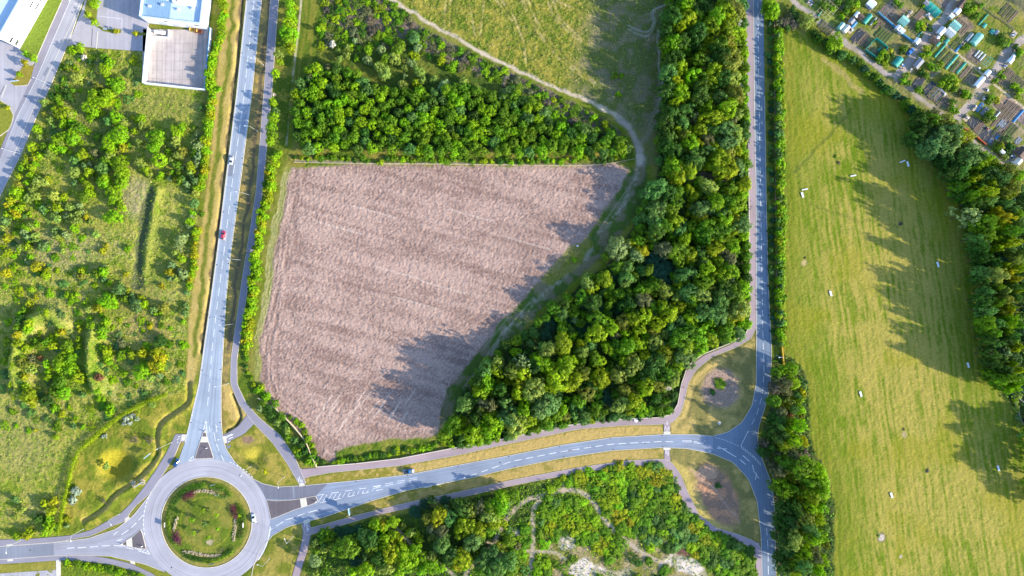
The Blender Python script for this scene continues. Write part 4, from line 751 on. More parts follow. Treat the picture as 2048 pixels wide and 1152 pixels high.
# ------------------------------------------------------------------ the middle wood
WOODLIST = (
Z(1300, 0, 6.98, """520 50 90 l;640 90 90 d;760 60 80 d;560 230 110 y;690 210 90 m;430 340 80 y;330 220 110 d;960 190 120 l;1090 120 110 y;1220 110 110 o;830 120 90 d;870 320 110 y;620 340 80 l;700 440 110 d;560 440 80 d;330 560 110 l;250 420 80 d;220 600 70 m;450 560 90 d;590 530 60 m;1120 380 110 y;1230 300 60 w;960 490 70 o;830 570 70 y;1110 540 90 o;1010 590 100 m;1210 430 100 y;520 680 70 m;740 660 70 y;830 730 60 Y;640 620 80 d;900 650 70 g;1000 740 110 d;1140 830 130 o;1150 680 70 y;700 810 100 m;830 830 80 g;440 900 90 y;550 850 60 y;300 850 100 d;960 870 80 l;920 1000 110 y;1010 970 80 l;740 980 80 o;620 1020 110 l;400 760 100 d;280 1010 110 g;370 1110 80 y;760 1080 100 m;860 1100 80 y;1050 1070 110 d;1180 1060 110 q;1270 880 50 w;1200 250 80 q;1160 20 90 q;1040 20 80 y""")
+ Z(1300, 165, 6.98, """450 110 110 l;550 30 70 l;250 100 100 d;360 270 70 y;470 250 50 y;580 230 60 y;720 180 110 d;850 190 70 y;700 60 100 d;900 50 80 m;1000 180 100 g;1110 170 70 l;1210 150 110 o;1270 40 45 w;830 310 90 l;730 420 70 l;860 490 110 y;1040 240 60 y;1120 340 120 l;1010 460 100 y;1250 420 80 q;1170 490 70 b;640 480 80 b;480 400 110 d;330 420 120 d;250 560 100 d;560 330 80 g;480 560 80 g;720 640 100 y;540 640 70 y;390 650 70 y;620 700 50 y;880 640 100 d;1090 620 100 n;1210 650 90 q;830 780 90 b;280 750 120 d;480 730 70 o;560 830 110 l;710 850 80 y;890 860 80 y;980 860 40 l;1090 820 100 n;1220 780 90 q;250 860 90 d;370 920 100 d;820 930 90 g;1120 960 80 o;1230 930 70 y;970 1000 90 y;640 1030 130 d;1030 1080 100 y""")
+ Z(1300, 310, 6.98, """380 150 130 l;560 190 110 y;400 270 100 y;280 200 80 m;600 60 110 d;790 150 60 y;960 70 110 y;1130 190 100 Y;1000 180 110 y;1250 170 100 n;840 420 110 q;720 470 50 y;1340 390 80 y;1160 440 80 m;1270 470 60 y;100 480 150 g;90 780 150 g;100 930 110 g;280 520 100 d;410 500 80 m;570 490 70 y;630 570 70 y;370 650 90 m;320 770 90 m;730 740 110 n;840 750 80 n;900 560 80 y;960 660 120 l;560 720 45 Y;530 820 40 y;1100 640 110 m;1220 680 120 y;1060 800 90 g;730 860 80 Y;1060 900 110 l;1180 890 90 Y;1300 980 110 n;370 930 100 y;310 1030 60 l;200 1000 110 m;440 1030 90 g;580 990 80 m;650 920 60 y;830 980 110 m;720 1080 90 m;880 1100 110 m;1050 1050 110 m;1180 1040 80 y;510 1130 80 l;100 1080 110 d""")
+ Z(1300, 465, 6.98, """500 90 80 l;220 230 110 b;390 250 130 m;580 310 100 y;560 390 60 y;430 380 80 m;700 130 60 y;780 60 100 m;920 200 110 y;1060 120 100 y;1160 180 110 l;1040 280 80 b;1130 370 90 b;980 400 80 y;800 480 100 y;700 270 90 d;750 380 90 d;150 500 190 t;250 560 120 t;1150 520 110 l;1040 590 100 y;920 620 90 y;880 780 80 o;480 590 100 g;610 570 80 n;530 700 60 y;760 700 110 m;220 800 100 o;90 760 90 m;410 730 70 y;400 900 70 q;490 820 40 q;560 850 110 g;740 860 110 q;620 960 100 y;1020 860 130 d;1010 980 120 g;1200 840 130 m;1340 800 100 l;1280 1080 120 q;1350 1000 70 o;200 1050 100 y;340 1090 80 y;420 1030 80 y;50 1030 80 m;760 1090 110 g;930 1110 110 g;550 1120 80 m;1080 700 110 d;1150 670 45 w""")
+ Z(1100, 465, 6.98, """970 210 130 s;1130 150 70 y;1290 240 80 Y;1210 310 80 s;780 330 60 m;940 480 75 m;1380 530 70 m;1090 490 80 g;1400 80 60 y;1260 110 80 m;790 660 90 y;700 650 80 m;530 700 85 q;560 820 70 y;650 760 60 y;1080 640 100 g;1070 700 80 q;860 790 65 m;760 820 50 g;980 860 80 m;1100 850 70 m;870 930 60 m;820 1020 65 m;1260 820 80 m;1380 780 80 m;1480 720 70 m;1330 950 100 b;1450 1040 60 y;1370 1110 70 y;300 930 35 Y;450 900 90 m;430 990 50 g;330 1050 60 m;200 1020 80 d;60 1060 80 m;600 990 110 d;700 1080 110 t;180 1120 80 g;1000 1100 90 t;920 600 90 t;1030 1010 70 d;1140 990 90 d;560 1100 90 t;850 440 50 b""")
+ Z(1080, 620, 6.98, """320 60 65 s;490 140 55 s;280 320 40 Y;820 130 110 m;990 230 100 l;800 340 130 y;890 380 60 y;1160 170 90 o;1200 200 40 l;1300 140 90 y;1400 250 90 y;1400 480 90 y;1240 520 120 l;1060 500 80 m;950 530 80 l;580 480 70 y;710 490 80 g;330 500 120 y;130 560 110 q;30 520 60 g;60 760 110 l;380 780 130 l;250 980 140 l;400 1050 100 y;600 880 90 o;510 980 110 y;600 600 90 q;600 700 70 m;780 700 90 m;850 720 80 y;720 1010 35 w;860 950 110 y;840 1060 70 y;950 870 60 m;1180 710 80 y;1300 700 90 o;1340 780 95 q;1260 860 80 q;1110 920 90 q;1450 650 70 y;1460 990 70 q;1460 1100 70 l;90 1100 80 y;1040 360 70 b;520 290 70 t;440 290 60 d;640 240 80 t;150 200 90 t;400 180 80 t;80 350 80 t""")
+ Z(1280, 620, 6.98, """80 90 110 y;250 200 100 y;430 80 110 y;550 170 80 n;740 110 90 l;860 80 100 g;1020 150 80 l;1130 110 100 n;1220 100 70 l;1390 60 100 Y;1280 160 70 y;1430 180 60 l;1140 270 70 y;1250 240 80 m;350 330 70 q;440 250 90 g;200 300 80 o;860 360 190 l;680 330 170 m;1000 420 110 y;560 430 120 m;660 520 110 y;880 520 90 l;240 430 95 q;200 520 70 q;40 480 70 l;370 610 95 Y;460 560 60 y;650 680 120 n;540 640 80 g;560 760 100 y;250 800 190 d;400 900 130 m;480 1000 100 q;90 980 60 q;250 1060 90 o;100 1080 100 y;390 1090 50 w;1250 330 110 m;1410 350 90 n;1200 420 65 g;70 650 80 y""")
+ Z(880, 720, 6.98, """800 60 80 q;790 160 80 y;640 150 100 g;1150 40 110 s;1330 100 110 d;1450 60 100 m;1150 190 120 y;1020 180 100 o;1080 330 85 Y;650 350 110 l;580 470 100 l;560 280 100 d;810 330 60 y;930 320 60 y;1290 420 150 q;1100 480 100 y;840 430 90 d;340 630 110 g;400 690 70 q;470 580 60 g;600 600 90 b;720 650 90 b;580 710 70 q;910 600 100 g;1020 590 60 b;1170 680 100 l;960 800 130 n;1080 900 140 q;1400 700 150 n;1300 830 90 y;1200 860 90 y;1340 960 80 m;1470 900 90 m;700 870 120 l;800 920 100 l;640 990 120 l;450 1040 110 l;200 900 100 m;240 1010 70 l;310 880 70 y;120 970 80 m;500 850 90 d;60 1090 80 m;310 1090 60 g""")
+ Z(1080, 720, 6.98, """130 650 150 n;330 700 70 l;250 780 85 m;60 830 90 m;660 480 90 o;560 570 80 m;1130 650 105 q;1200 620 80 q;1330 640 110 y;1410 690 95 l;1310 470 60 o;1200 420 80 o;1450 440 80 l;780 740 70 m;640 770 65 g;900 735 55 m;380 560 40 l;900 520 100 t;1000 560 90 t;480 770 60 g;350 790 65 o"""))
WM = [(1400, 60, "at the north end of the middle wood"), (1350, 150, "on the wood edge beside the grass field"), (1460, 150, "in the middle wood along the lane footway"), (1345, 260, "on the wood edge by the dirt track junction"), (1450, 280, "in the wood north of the wall corner"), (1360, 345, "in the small clearing south of the wall corner"), (1470, 390, "in the wood beside the brick wall bend"), (1320, 440, "on the wood edge facing the field tip"), (1420, 450, "in the centre of the middle wood"), (1470, 540, "in the wood east side facing the lane"), (1240, 500, "at the sparse wood edge beside the ploughed field"), (1340, 560, "in the low shaded hollow of the wood"), (1200, 590, "in the low thicket beside the grassy rut"), (1150, 650, "in the western thicket of the wood"), (1270, 650, "in the wood south of the shaded hollow"), (1400, 640, "in the wood near the path bend"), (1010, 740, "at the wood tip above the ploughed field"), (1130, 740, "beside the dark gap in the wood"), (1240, 740, "in the southern part of the wood"), (1380, 740, "in the wood above the curving footpath"), (920, 850, "at the western tip of the wood by the pavement"), (1020, 830, "on the south edge of the wood above the pavement"), (1180, 820, "in the low southern fringe of the wood"), (1290, 810, "at the wood corner above the path crossing")]
for px, py, r, c in WOODLIST:
    kind = "blossom_tree" if c == 'w' else "willow_tree" if c in 'sq' else "golden_tree" if c in 'Yo' else "shrub" if r < 9.2 else "broadleaf_tree"
    low = 1.5 if c == 't' else 3.0 if r < 9.2 else None
    plant(px, py, r * (1.10 if r >= 9.2 else 1.02), c, kind, "shrub" if kind == "shrub" else "tree", nearest_place(px, py, WM), "trees and shrubs of the middle wood", hf=4.2 if px < 1060 or px < 1370 and py < 330 else 2.9, hmin=5.0 if c != 't' else 2.0, hmax=(16.5 if py > 640 and px < 1150 else 15.0 if py < 330 else 13.0) if c not in 't' else 3.2, deep=.8)
WM2 = [(a, b, t) for a, b, t in WM]
taken = np.array([(a, b, r) for a, b, r, c in WOODLIST])
for x, y in scatter(WOOD, 17.5, 5):
    if np.any(np.hypot(taken[:, 0] - x, taken[:, 1] - y) < taken[:, 2] * .92) or y > 905: continue
    c = vrng.choice("mlmmgd"); plant(x, y, vrng.uniform(8, 12), c, "understorey_bush", "bush", nearest_place(x, y, WM2), "low bushes under the middle wood", hf=2.4, hmin=4, hmax=7, deep=.8, single=True)
# ------------------------------------------------------------------ tree belt beyond the meadow
EASTLIST = (
Z(1828, 200, 6.98, """330 190 90 b;300 270 110 m;130 270 110 d;320 340 70 o;500 260 100 o;590 330 80 o;230 440 50 Y;150 430 110 d;60 520 110 d;400 450 130 n;560 430 140 n;320 600 150 n;500 600 150 n;660 520 110 y;780 500 100 Y;610 690 80 o;230 690 100 n;830 660 100 s;950 700 75 s;850 770 150 g;1050 800 110 y;700 830 110 g;560 820 110 d;420 830 90 d;900 920 100 y;960 1020 90 y;1130 870 80 y;700 970 140 d;560 1000 110 d;830 1100 80 y;1080 1000 110 d;1200 950 80 m;1290 1080 110 g;1100 1110 80 y;1400 960 100 o;1500 1040 90 l""")
+ Z(1860, 360, 8.17, """530 110 130 m;700 40 80 l;1010 200 120 y;1060 60 90 y;880 100 110 d;720 250 110 m;550 250 90 d;740 570 150 s;1100 480 70 Y;1310 600 110 Y;1200 680 90 y;1140 790 60 y;950 700 150 m;1270 200 80 o;1350 260 50 Y;1450 100 110 o;1180 90 80 g;1030 330 100 g;840 350 110 d;1300 380 80 g;1400 470 70 g;1000 900 130 m;1140 950 60 y;1350 1000 90 y;1400 840 120 m;850 950 110 g;900 1090 110 d;1150 1100 70 y;1480 1010 60 y;1510 550 80 m;1490 720 90 d""")
+ Z(1900, 500, 10.38, """650 80 110 d;800 150 130 d;650 230 90 d;1420 210 110 q;1210 310 70 y;1310 430 90 Y;1470 390 100 y;1100 520 170 q;1430 610 90 Y;760 450 130 g;700 620 110 d;950 640 90 g;1050 760 110 m;850 880 120 g;1180 860 90 q;1230 1020 120 o;780 1050 140 d;1050 1100 120 m;1400 760 110 d;1480 850 60 y;1420 1000 100 d;950 280 110 d;1450 100 100 d""")
+ Z(1900, 610, 10.38, """850 120 140 g;1280 140 80 Y;1330 50 70 y;1110 150 80 o;1300 300 110 l;1290 420 110 l;1200 560 80 y;850 340 140 m;1050 370 120 g;880 500 130 m;1000 580 130 m;900 720 130 d;1050 820 110 g;840 940 60 b;1480 890 90 y;1200 1010 80 s;1380 1060 60 s;950 1050 130 d;1200 750 110 d;1400 650 130 d;1480 400 110 m""")
+ Z(1900, 710, 10.38, """1150 80 80 g;1360 180 50 l;1000 200 130 d;1200 300 130 d;1440 330 90 y;1480 560 110 l;1400 690 90 l;1250 720 80 l;1050 680 60 m;950 450 110 m;1150 530 140 m;1300 450 130 m"""))
EM = [(1850, 250, "at the belt's northern tip by the allotment track"), (1900, 285, "in the big crowns beside the allotment gate"), (1960, 330, "in the tree belt below the red barrier"), (2020, 340, "behind the tree belt near the white shed"), (1930, 400, "on the belt edge facing the meadow's upper half"), (2010, 400, "inside the upper tree belt"), (1975, 470, "on the shaded belt edge facing the meadow middle"), (2030, 480, "deep inside the middle of the belt"), (1975, 560, "on the belt edge level with the lone white slab"), (2030, 580, "deep inside the lower tree belt"), (1985, 650, "on the lower belt edge facing the meadow"), (2040, 680, "behind the lower belt edge"), (1990, 750, "at the southern tip of the belt by the grey rail"), (2040, 760, "at the sunlit southern corner of the tree belt")]
for px, py, r, c in EASTLIST: plant(px, py, r, c, "tall_willow" if c in 'sq' else "tall_golden_tree" if c in 'Yo' else "tall_tree", "tree", nearest_place(px, py, EM), "trees of the belt beyond the meadow", hf=3.6 if py < 380 else 5.2, hmin=9 if py < 380 else 13, hmax=17 if py < 380 else 22, deep=.85)
for x, y in scatter([(1890, 270), (1950, 300), (2010, 345), (2080, 400), (2080, 780), (2010, 780), (1985, 720), (1975, 560), (1950, 480), (1925, 400)], 21, 9):
    plant(x, y, vrng.uniform(9, 12), vrng.choice("ddtgm"), "understorey_bush", "bush", nearest_place(x, y, EM), "low bushes under the tree belt", hf=2.4, hmin=5, hmax=8, single=True)
for x, y, r, h in ((2088, 885, 26, 15), (2110, 925, 28, 17), (2090, 960, 26, 14), (2100, 1005, 24, 11), (2092, 850, 22, 10)): plant(x, y, r, 'm', "tall_tree", "tree", "", "trees beyond the meadow fence", hf=9, deep=.95, hmax=h, label="tall green tree behind the meadow fence, just past the photo's edge")
for x, y, r in ((2034, 802, 6), (2037, 818, 7), (2040, 836, 6), (2044, 852, 7), (2040, 792, 7), (2046, 872, 6)): plant(x, y, r, vrng.choice("sqy"), "hedge_shrub", "shrub", "in the meadow corner beside the grey rail", "shrubs by the grey rail", single=True)
# ------------------------------------------------------------------ strip of wood south of the junction, lane hedge
SELIST = (
Z(1520, 680, 4.9, """240 300 50 l;180 340 60 m;320 290 60 l;370 430 65 y;450 420 45 n;450 520 45 Y;240 440 75 b;280 510 50 b;170 470 60 k;160 610 60 m;215 650 30 Y;285 650 35 Y;335 575 22 Y;425 590 45 l;390 540 45 g;435 690 50 l;370 690 50 g;220 730 65 b;300 740 35 r;440 750 28 o;310 810 60 y;200 820 85 d;130 880 75 d;440 860 75 l;280 890 60 l;400 830 50 y;200 950 105 d;300 960 60 y;390 1000 75 l;460 1000 55 Y;250 1040 65 y;60 1020 55 k;120 1060 60 d;190 1110 50 b;40 1100 55 d;100 780 45 d;80 950 50 d""")
+ Z(1520, 890, 4.39, """250 170 85 m;180 240 75 b;330 100 45 b;430 230 105 m;530 250 85 l;575 340 85 l;500 330 85 m;555 430 95 l;615 500 45 n;490 450 75 y;480 570 65 l;570 580 55 l;380 370 26 o;290 310 45 y;220 390 85 y;150 380 55 m;400 460 50 y;330 410 55 m;310 490 38 l;230 540 85 d;350 560 65 d;300 640 85 d;450 650 85 o;555 670 65 y;280 690 65 g;480 740 75 g;610 740 45 n;530 840 80 l;615 890 32 o;370 790 42 Y;340 870 85 q;240 830 85 d;260 950 60 g;440 960 65 l;380 1000 55 y;520 1000 65 b;580 1040 60 l;230 1080 75 d;310 1060 48 l;420 1080 75 g;350 1140 55 y;560 1130 55 l;190 720 65 d;185 640 55 d;190 1000 55 d"""))
SM = [(1560, 760, "near the yellow barrier"), (1610, 790, "on the meadow side below the yellow barrier"), (1550, 850, "beside the junction kerb"), (1605, 870, "on the meadow edge level with the junction"), (1560, 930, "beside the bend of the lane"), (1640, 960, "in the great rounded crowns on the meadow edge"), (1565, 1030, "along the lane below the bend"), (1640, 1040, "on the meadow edge below the rounded crowns"), (1575, 1110, "at the lane's southern end"), (1640, 1110, "at the meadow's lower corner")]
for px, py, r, c in SELIST: plant(px - (4 if px > 1590 else 0), py, r * .93, c, "roadside_tree" if r > 11 else "roadside_shrub", "tree" if r > 11 else "shrub", nearest_place(px, py, SM), "trees of the strip between lane and meadow", hf=5.0 if px > 1590 and py > 850 else 3.4, hmin=10 if px > 1585 and py > 850 else 4, hmax=19 if px > 1590 and py > 850 else 14, deep=.8)
o = plant(1520 + 395 / 4.39, 890 + 110 / 4.39, 14, 'k', "brush_heap", "heap", "", None, hf=.5, single=True, mesh=SPIKE[0], label="heap of brown cut branches between green crowns at the meadow edge"); o.color = (.16, .11, .10, 1)
def along(line, step, off, rr, cols, name, cat, place, group, hf, hmin, hmax, marks=None):
    q = resample(line, step=step)
    for x, y in q:
        c = vrng.choice(cols); r = vrng.uniform(*rr); x += vrng.uniform(-off, off); y += vrng.uniform(-step * .4, step * .4)
        plant(x, y, r, c, name, cat, nearest_place(x, y, marks) if marks else place, group, hf=hf, hmin=hmin, hmax=hmax, deep=.95, single=True)
LM = [(1560, 120, "in the lane hedge by the meadow's upper corner"), (1560, 280, "in the lane hedge north of the middle"), (1560, 450, "in the lane hedge level with the ploughed field"), (1560, 620, "in the lane hedge above the yellow barrier")]
for hx, hh in ((0, 4.4), (6, 2.8)): along([(1556 + hx, 60), (1558 + hx, 200), (1560 + hx, 400), (1560 + hx, 560), (1562 + hx, 690)], 8.0, 3, (5, 7.5), "lllyml" if hx else "lmylng", "hedge_shrub", "shrub", "", "shrubs of the lane hedge", 2.4, hh * .85, hh, LM)
along([(1541, 20), (1542, 200), (1544, 400), (1545, 560), (1551, 680)], 15, 3, (4.5, 6.5), "dtdg", "bank_bush", "bush", "on the shaded bank between lane and hedge", "low bushes on the lane bank", 1.2, .9, 1.6)
along([(1542, 0), (1552, 20)], 8, 4, (12, 16), "l", "hedgerow_tree", "tree", "at the lane's top beside the hedge", "trees at the top of the lane", 2.2, 4, 8)
for px, py, r, c in Z(1536, 0, 6, "210 250 60 k;320 270 60 k;150 260 50 b;260 180 60 b;330 180 50 d;300 110 50 d;240 330 40 d"): plant(px, py, r, c, "thorn_bush", "bush", "in the brown thicket at the meadow's upper corner", "thorn bushes at the meadow corner", hf=1.6, hmax=3)
plant(1617, 38, 14.5, 'q', "round_tree", "tree", "", None, hf=1.8, hmax=6, label="pale straw-green round tree between the allotment track and brown thicket")
plant(1675, 80, 18, 'l', "round_tree", "tree", "", None, hf=1.9, hmax=8, label="bright round lime-green tree on the allotment track beside the meadow")
along([(1628, 66), (1650, 82), (1665, 98), (1700, 108), (1728, 132), (1765, 168), (1800, 190), (1838, 226), (1850, 240)], 9, 5, (6.5, 10), "ddmmgt", "hedge_shrub", "shrub", "", "shrubs of the hedge along the allotment track", 1.9, 2.5, 4.5, [(1650, 80, "in the hedge west of the lime tree"), (1720, 130, "in the allotment hedge opposite the green net enclosure"), (1790, 190, "in the allotment hedge below the track fork"), (1845, 232, "at the allotment hedge end by the tree belt")])
# ------------------------------------------------------------------ scrub on the left
SCRUB = (
Z(0, 90, 6.98, """990 45 60 l;1090 30 60 l;960 60 40 l;1160 160 38 w;1030 310 40 l;1040 450 70 q;880 470 40 l;870 530 35 m;1340 235 35 s;1240 225 35 g;1430 340 80 l;1500 230 60 l;1240 520 30 s;1350 570 50 o;1510 510 60 l;1290 700 100 l;1220 850 90 l;1390 770 90 l;1300 950 60 l;1470 680 70 l;820 810 40 l;760 900 60 y;850 950 110 y;950 960 60 q;780 970 50 Y;590 800 55 q;590 960 40 o;680 1050 50 q;870 1060 60 l;980 1080 60 l;1480 1050 60 g;1050 1130 70 m;920 310 50 m;780 590 45 m;900 640 50 d;1000 620 40 m;1430 150 50 m;500 1140 40 l;850 290 40 m;1090 200 25 l;940 720 60 d;700 700 50 d;800 720 50 m""")
+ Z(200, 150, 6.98, """195 120 110 l;85 250 75 l;30 360 70 l;150 370 45 y;185 575 75 l;300 650 50 q;70 630 45 s;545 600 55 l;560 680 50 q;560 740 40 q;625 730 35 q;470 780 45 y;220 830 120 l;95 960 100 l;295 1000 60 Y;525 935 50 q;750 870 110 l;690 900 50 q;830 920 50 q;720 1000 80 l;1120 720 60 l;1040 790 80 l;1190 770 30 o;1040 880 60 q;1030 960 60 q;1130 1050 60 o;1060 1110 60 q;945 1055 45 m;1340 840 40 s;1330 940 70 s;1370 980 60 s;1300 1010 50 g;1370 1080 50 s;1310 1120 40 l;130 1110 60 y;1400 460 40 g;1350 730 22 m;1300 735 22 m;1270 790 22 m""")
+ Z(0, 240, 6.98, """490 130 60 l;520 210 50 q;420 360 75 y;860 50 55 l;740 70 40 g;980 150 60 l;860 220 80 l;970 250 90 l;760 260 70 l;830 320 50 q;830 400 60 l;590 360 60 m;720 370 70 l;660 450 70 q;540 490 50 l;460 500 50 y;350 520 45 y;320 600 50 y;280 670 50 l;480 600 45 l;410 660 50 y;410 770 60 l;360 860 40 l;500 850 80 q;590 850 60 q;640 830 50 Y;230 770 50 y;210 900 60 o;180 1000 90 l;240 1040 60 l;120 1120 60 y;430 980 50 q;360 1080 60 q;460 1050 60 q;710 1050 75 q;870 1060 50 y;1010 720 75 q;1030 870 45 n;1120 460 70 y;1150 490 40 o;1010 540 60 g;1080 490 60 m;1290 450 60 b;1270 490 45 l;1160 640 50 n;1240 620 40 s;1210 720 60 y;1280 680 40 b;1400 670 85 g;1410 860 100 l;1190 910 60 y;1220 1000 60 l;1130 1060 80 m;1280 800 35 o;1130 830 35 l;1490 520 70 q;1440 540 60 m;1100 120 60 m""")
+ Z(200, 300, 6.98, """130 70 60 q;70 130 60 m;240 190 120 l;260 330 110 l;270 450 90 l;50 250 60 g;40 410 80 l;150 570 110 l;170 680 80 l;145 920 110 l;520 150 60 q;570 210 55 q;620 270 55 y;690 350 45 q;840 340 45 l;800 400 45 l;280 800 60 y;940 20 45 l;1050 70 55 q;1130 20 50 o;990 150 50 q;1060 200 60 m;960 330 40 o;1000 310 35 l;1080 270 30 s;1080 320 40 m;1250 230 70 y;1140 240 40 n;1240 300 50 q;1350 100 60 s;1340 180 50 s;1310 20 50 m;960 390 35 s;1030 410 40 Y;1270 370 50 n;1320 430 60 n;1200 470 50 s;1340 520 50 l;1220 570 40 n;1310 590 50 q;1290 740 60 n;1270 870 40 l;1265 930 35 s;1235 1000 60 l;1230 1060 45 s;1320 1130 50 l;1420 890 32 m;1100 420 60 m;1150 400 50 g;1400 400 45 m""")
+ Z(0, 400, 6.98, """90 60 60 Y;140 100 50 l;240 110 60 y;180 170 60 Y;70 200 50 l;110 220 45 m;190 230 40 y;50 290 60 n;20 380 40 q;70 530 60 Y;380 190 40 y;400 350 50 q;490 330 45 l;330 380 50 l;310 440 50 s;360 510 50 s;450 500 50 q;480 560 50 q;390 570 40 l;570 110 50 n;600 170 40 n;640 140 40 m;700 90 50 q;770 100 60 y;820 60 45 q;760 160 40 n;740 220 45 q;770 260 50 q;750 410 50 n;770 510 50 q;810 530 45 y;900 480 60 s;940 100 50 q;1010 100 40 q;1090 70 45 s;1070 180 50 q;1140 170 35 s;920 220 45 s;970 220 50 q;950 290 45 q;1010 300 50 q;1060 280 50 q;1010 390 55 l;1190 235 35 Y;1245 300 40 q;1310 480 50 q;280 650 60 q;350 650 60 y;250 690 40 l;400 720 45 q;400 790 45 l;370 860 40 s;560 650 60 n;620 620 40 s;640 680 40 l;470 930 70 Y;520 1010 40 m;600 1060 50 l;650 1050 40 l;630 980 40 y;1120 980 45 y;1420 1020 50 l;1470 640 40 Y;1410 710 40 Y;1320 1020 60 m;1440 930 35 s;1100 1070 50 o;40 1020 60 Y;70 740 50 y;850 720 40 q;1430 1110 40 n""")
+ Z(200, 450, 6.98, """370 330 45 l;1100 200 70 s;1080 280 70 s;1040 390 50 q;1120 470 50 l;980 560 50 s;950 660 60 Y;960 730 50 s;1030 740 50 q;850 850 40 Y;1140 680 65 s;1100 640 40 s;1320 100 50 l;1190 140 40 s;30 650 60 l;30 760 40 n;110 820 45 l;240 910 70 n;90 1060 110 l;180 1000 60 m;370 910 35 Y;330 1040 60 m;430 980 35 n;480 1090 70 n;440 1060 50 n;560 1020 40 y;600 1110 50 l;280 820 30 q;1190 940 35 n;1190 1120 40 n;1240 730 40 n;340 690 40 Y""")
+ Z(0, 560, 6.98, """920 210 45 l;1060 210 40 l;1000 230 40 l;1360 390 60 Y;1310 370 40 Y;1210 410 50 q;860 720 50 Y;780 750 40 y;250 480 50 l;380 330 50 Y;320 430 50 m;450 600 60 y;420 680 60 l;300 560 60 d;270 650 60 m;300 760 50 Y;280 880 60 y;350 960 60 y;520 920 80 m;620 880 70 m;480 850 60 m;700 920 60 y;900 920 70 m;950 990 50 l;1090 650 40 Y;1100 700 40 Y;1080 830 45 y;1090 930 45 y;1460 600 60 l;1420 700 60 l;1440 960 50 l;1480 1040 65 y;540 1090 35 r;420 1100 50 b;300 1130 50 o;820 1100 90 l;950 1100 80 l;410 130 45 y;490 240 35 Y""")
+ Z(180, 600, 6.98, """640 70 80 n;720 60 60 l;640 130 50 n;860 140 50 n;910 195 35 l;970 190 30 l;1000 100 60 o;1010 270 50 q;1330 90 40 n;1310 180 50 n;1290 300 35 l;820 380 35 Y;210 300 50 l;180 400 60 m;160 500 50 l;215 720 70 y;220 820 60 l;155 640 30 l;700 740 70 Y;900 740 70 y;940 820 80 Y;870 930 80 Y;930 920 80 y;980 980 40 Y;690 1010 110 l;820 1090 50 q;960 1060 45 s;560 760 60 y;420 760 60 m;500 700 40 m;130 1080 50 r;480 1020 35 l;940 580 80 d;410 600 60 b""")
+ Z(0, 720, 6.98, """320 80 70 o;400 140 60 q;360 380 50 l;400 500 90 y;470 560 60 Y;330 230 50 Y;640 250 50 l;650 170 40 l;620 60 50 l;800 90 100 l;950 150 100 l;1060 250 80 y;800 320 90 m;870 470 90 l;720 440 70 m;730 690 60 l;840 770 50 Y;1050 800 30 l;1010 930 40 n;1120 490 40 n;1390 240 50 r;1500 740 60 l;1150 940 35 l;760 1080 45 y;1490 30 50 l;1000 870 30 q;490 980 25 Y;190 330 35 y;620 560 80 d""")
+ Z(0, 990, 7.1, """600 130 55 y;690 240 65 y;740 100 50 Y;640 430 60 l;700 470 60 l;620 540 60 l;680 350 50 l;780 460 45 g;380 540 60 y;350 600 50 Y;520 350 60 d;950 350 38 Y;940 450 28 s;200 600 50 y;190 70 50 n;290 220 50 q;200 320 40 q"""))
XM = [(90, 160, "near the estate road bend"), (200, 165, "west of the white-walled yard"), (300, 250, "on the scrub south of the white-walled yard"), (60, 300, "beside the estate road's lower lamp post"), (150, 300, "in the scrub clump east of the estate road"), (240, 330, "in the big clump amid the scrub"), (330, 290, "among the scattered thorns below the yard"), (385, 330, "in the thicket beside the main road hedge"), (40, 440, "at the scrub's western edge above the tussocks"), (110, 430, "among the pale bushes above the tussocks"), (220, 420, "beside the long dark hollow, west side"), (370, 470, "in the sage bushes beside the main road hedge"), (350, 550, "below the sage bushes near the main road"), (230, 600, "around the lone green crown amid the tussocks"), (110, 590, "on the tussocks north of the banked hollow"), (60, 650, "on the banked hollow's rim"), (110, 700, "in the banked hollow"), (210, 690, "on the second bank's sunny side"), (300, 720, "in the yellow broom patch"), (360, 620, "on the scrub edge beside the main road verge"), (60, 790, "below the banked hollow"), (140, 790, "on the green slope below the banked hollow"), (200, 790, "on the tussocks above the clipped hedge"), (100, 1030, "beside the clipped hedge's lower end"), (40, 1050, "in the scrub above the western pavement")]
for px, py, r, c in SCRUB:
    kind, noun = (("hawthorn_bush", "hawthorn bush") if c in 'sqw' else ("broom_bush", "broom bush") if c in 'Yo' else ("willow_shrub", "willow shrub") if c in 'ng' else ("scrub_tree", "young tree") if r >= 11 else ("scrub_bush", "bush"))
    m_ = DONUT if False else None
    plant(px, py, r * 1.02, c, kind, "tree" if kind == "scrub_tree" else "bush", nearest_place(px, py, XM), "bushes of the western scrub", hf=1.9 if r >= 7 else 1.5, hmin=.7, hmax=5.5, single=r < 11, noun=noun)
plant(314.6, 318.6, 16.2, 'l', "ring_shaped_tree", "tree", "", None, hf=1.5, mesh=DONUT, label="round lime-green tree with a dark gap in its crown, amid the scrub")
plant(200 + 800 / 6.98, 150 + 1110 / 6.98 - 21, 1, 'l', "seedling", "sapling", "", None, single=True, label="tiny green seedling beside the tree with a gap in its crown")
LOWB = scatter([(0, 400), (130, 380), (160, 470), (220, 560), (240, 640), (370, 640), (368, 760), (330, 780), (200, 850), (60, 870), (0, 860)], 17, 91, limit=170) + scatter([(140, 110), (280, 110), (270, 300), (150, 340), (60, 370), (40, 330)], 22, 92, limit=50)
for x, y in LOWB:
    c = vrng.choice("llymgn" if fbm(np.array([x]), np.array([y]), 50, 93, 2)[0] > .45 else "qymgl"); plant(x, y, vrng.uniform(4.5, 10), c, "low_bush", "bush", nearest_place(x, y, XM), "low bushes of the western scrub", hf=.6, hmin=.5, hmax=1.6, single=True, mesh=vrng.choice(SPIKE + SML), noun="low spreading bush")
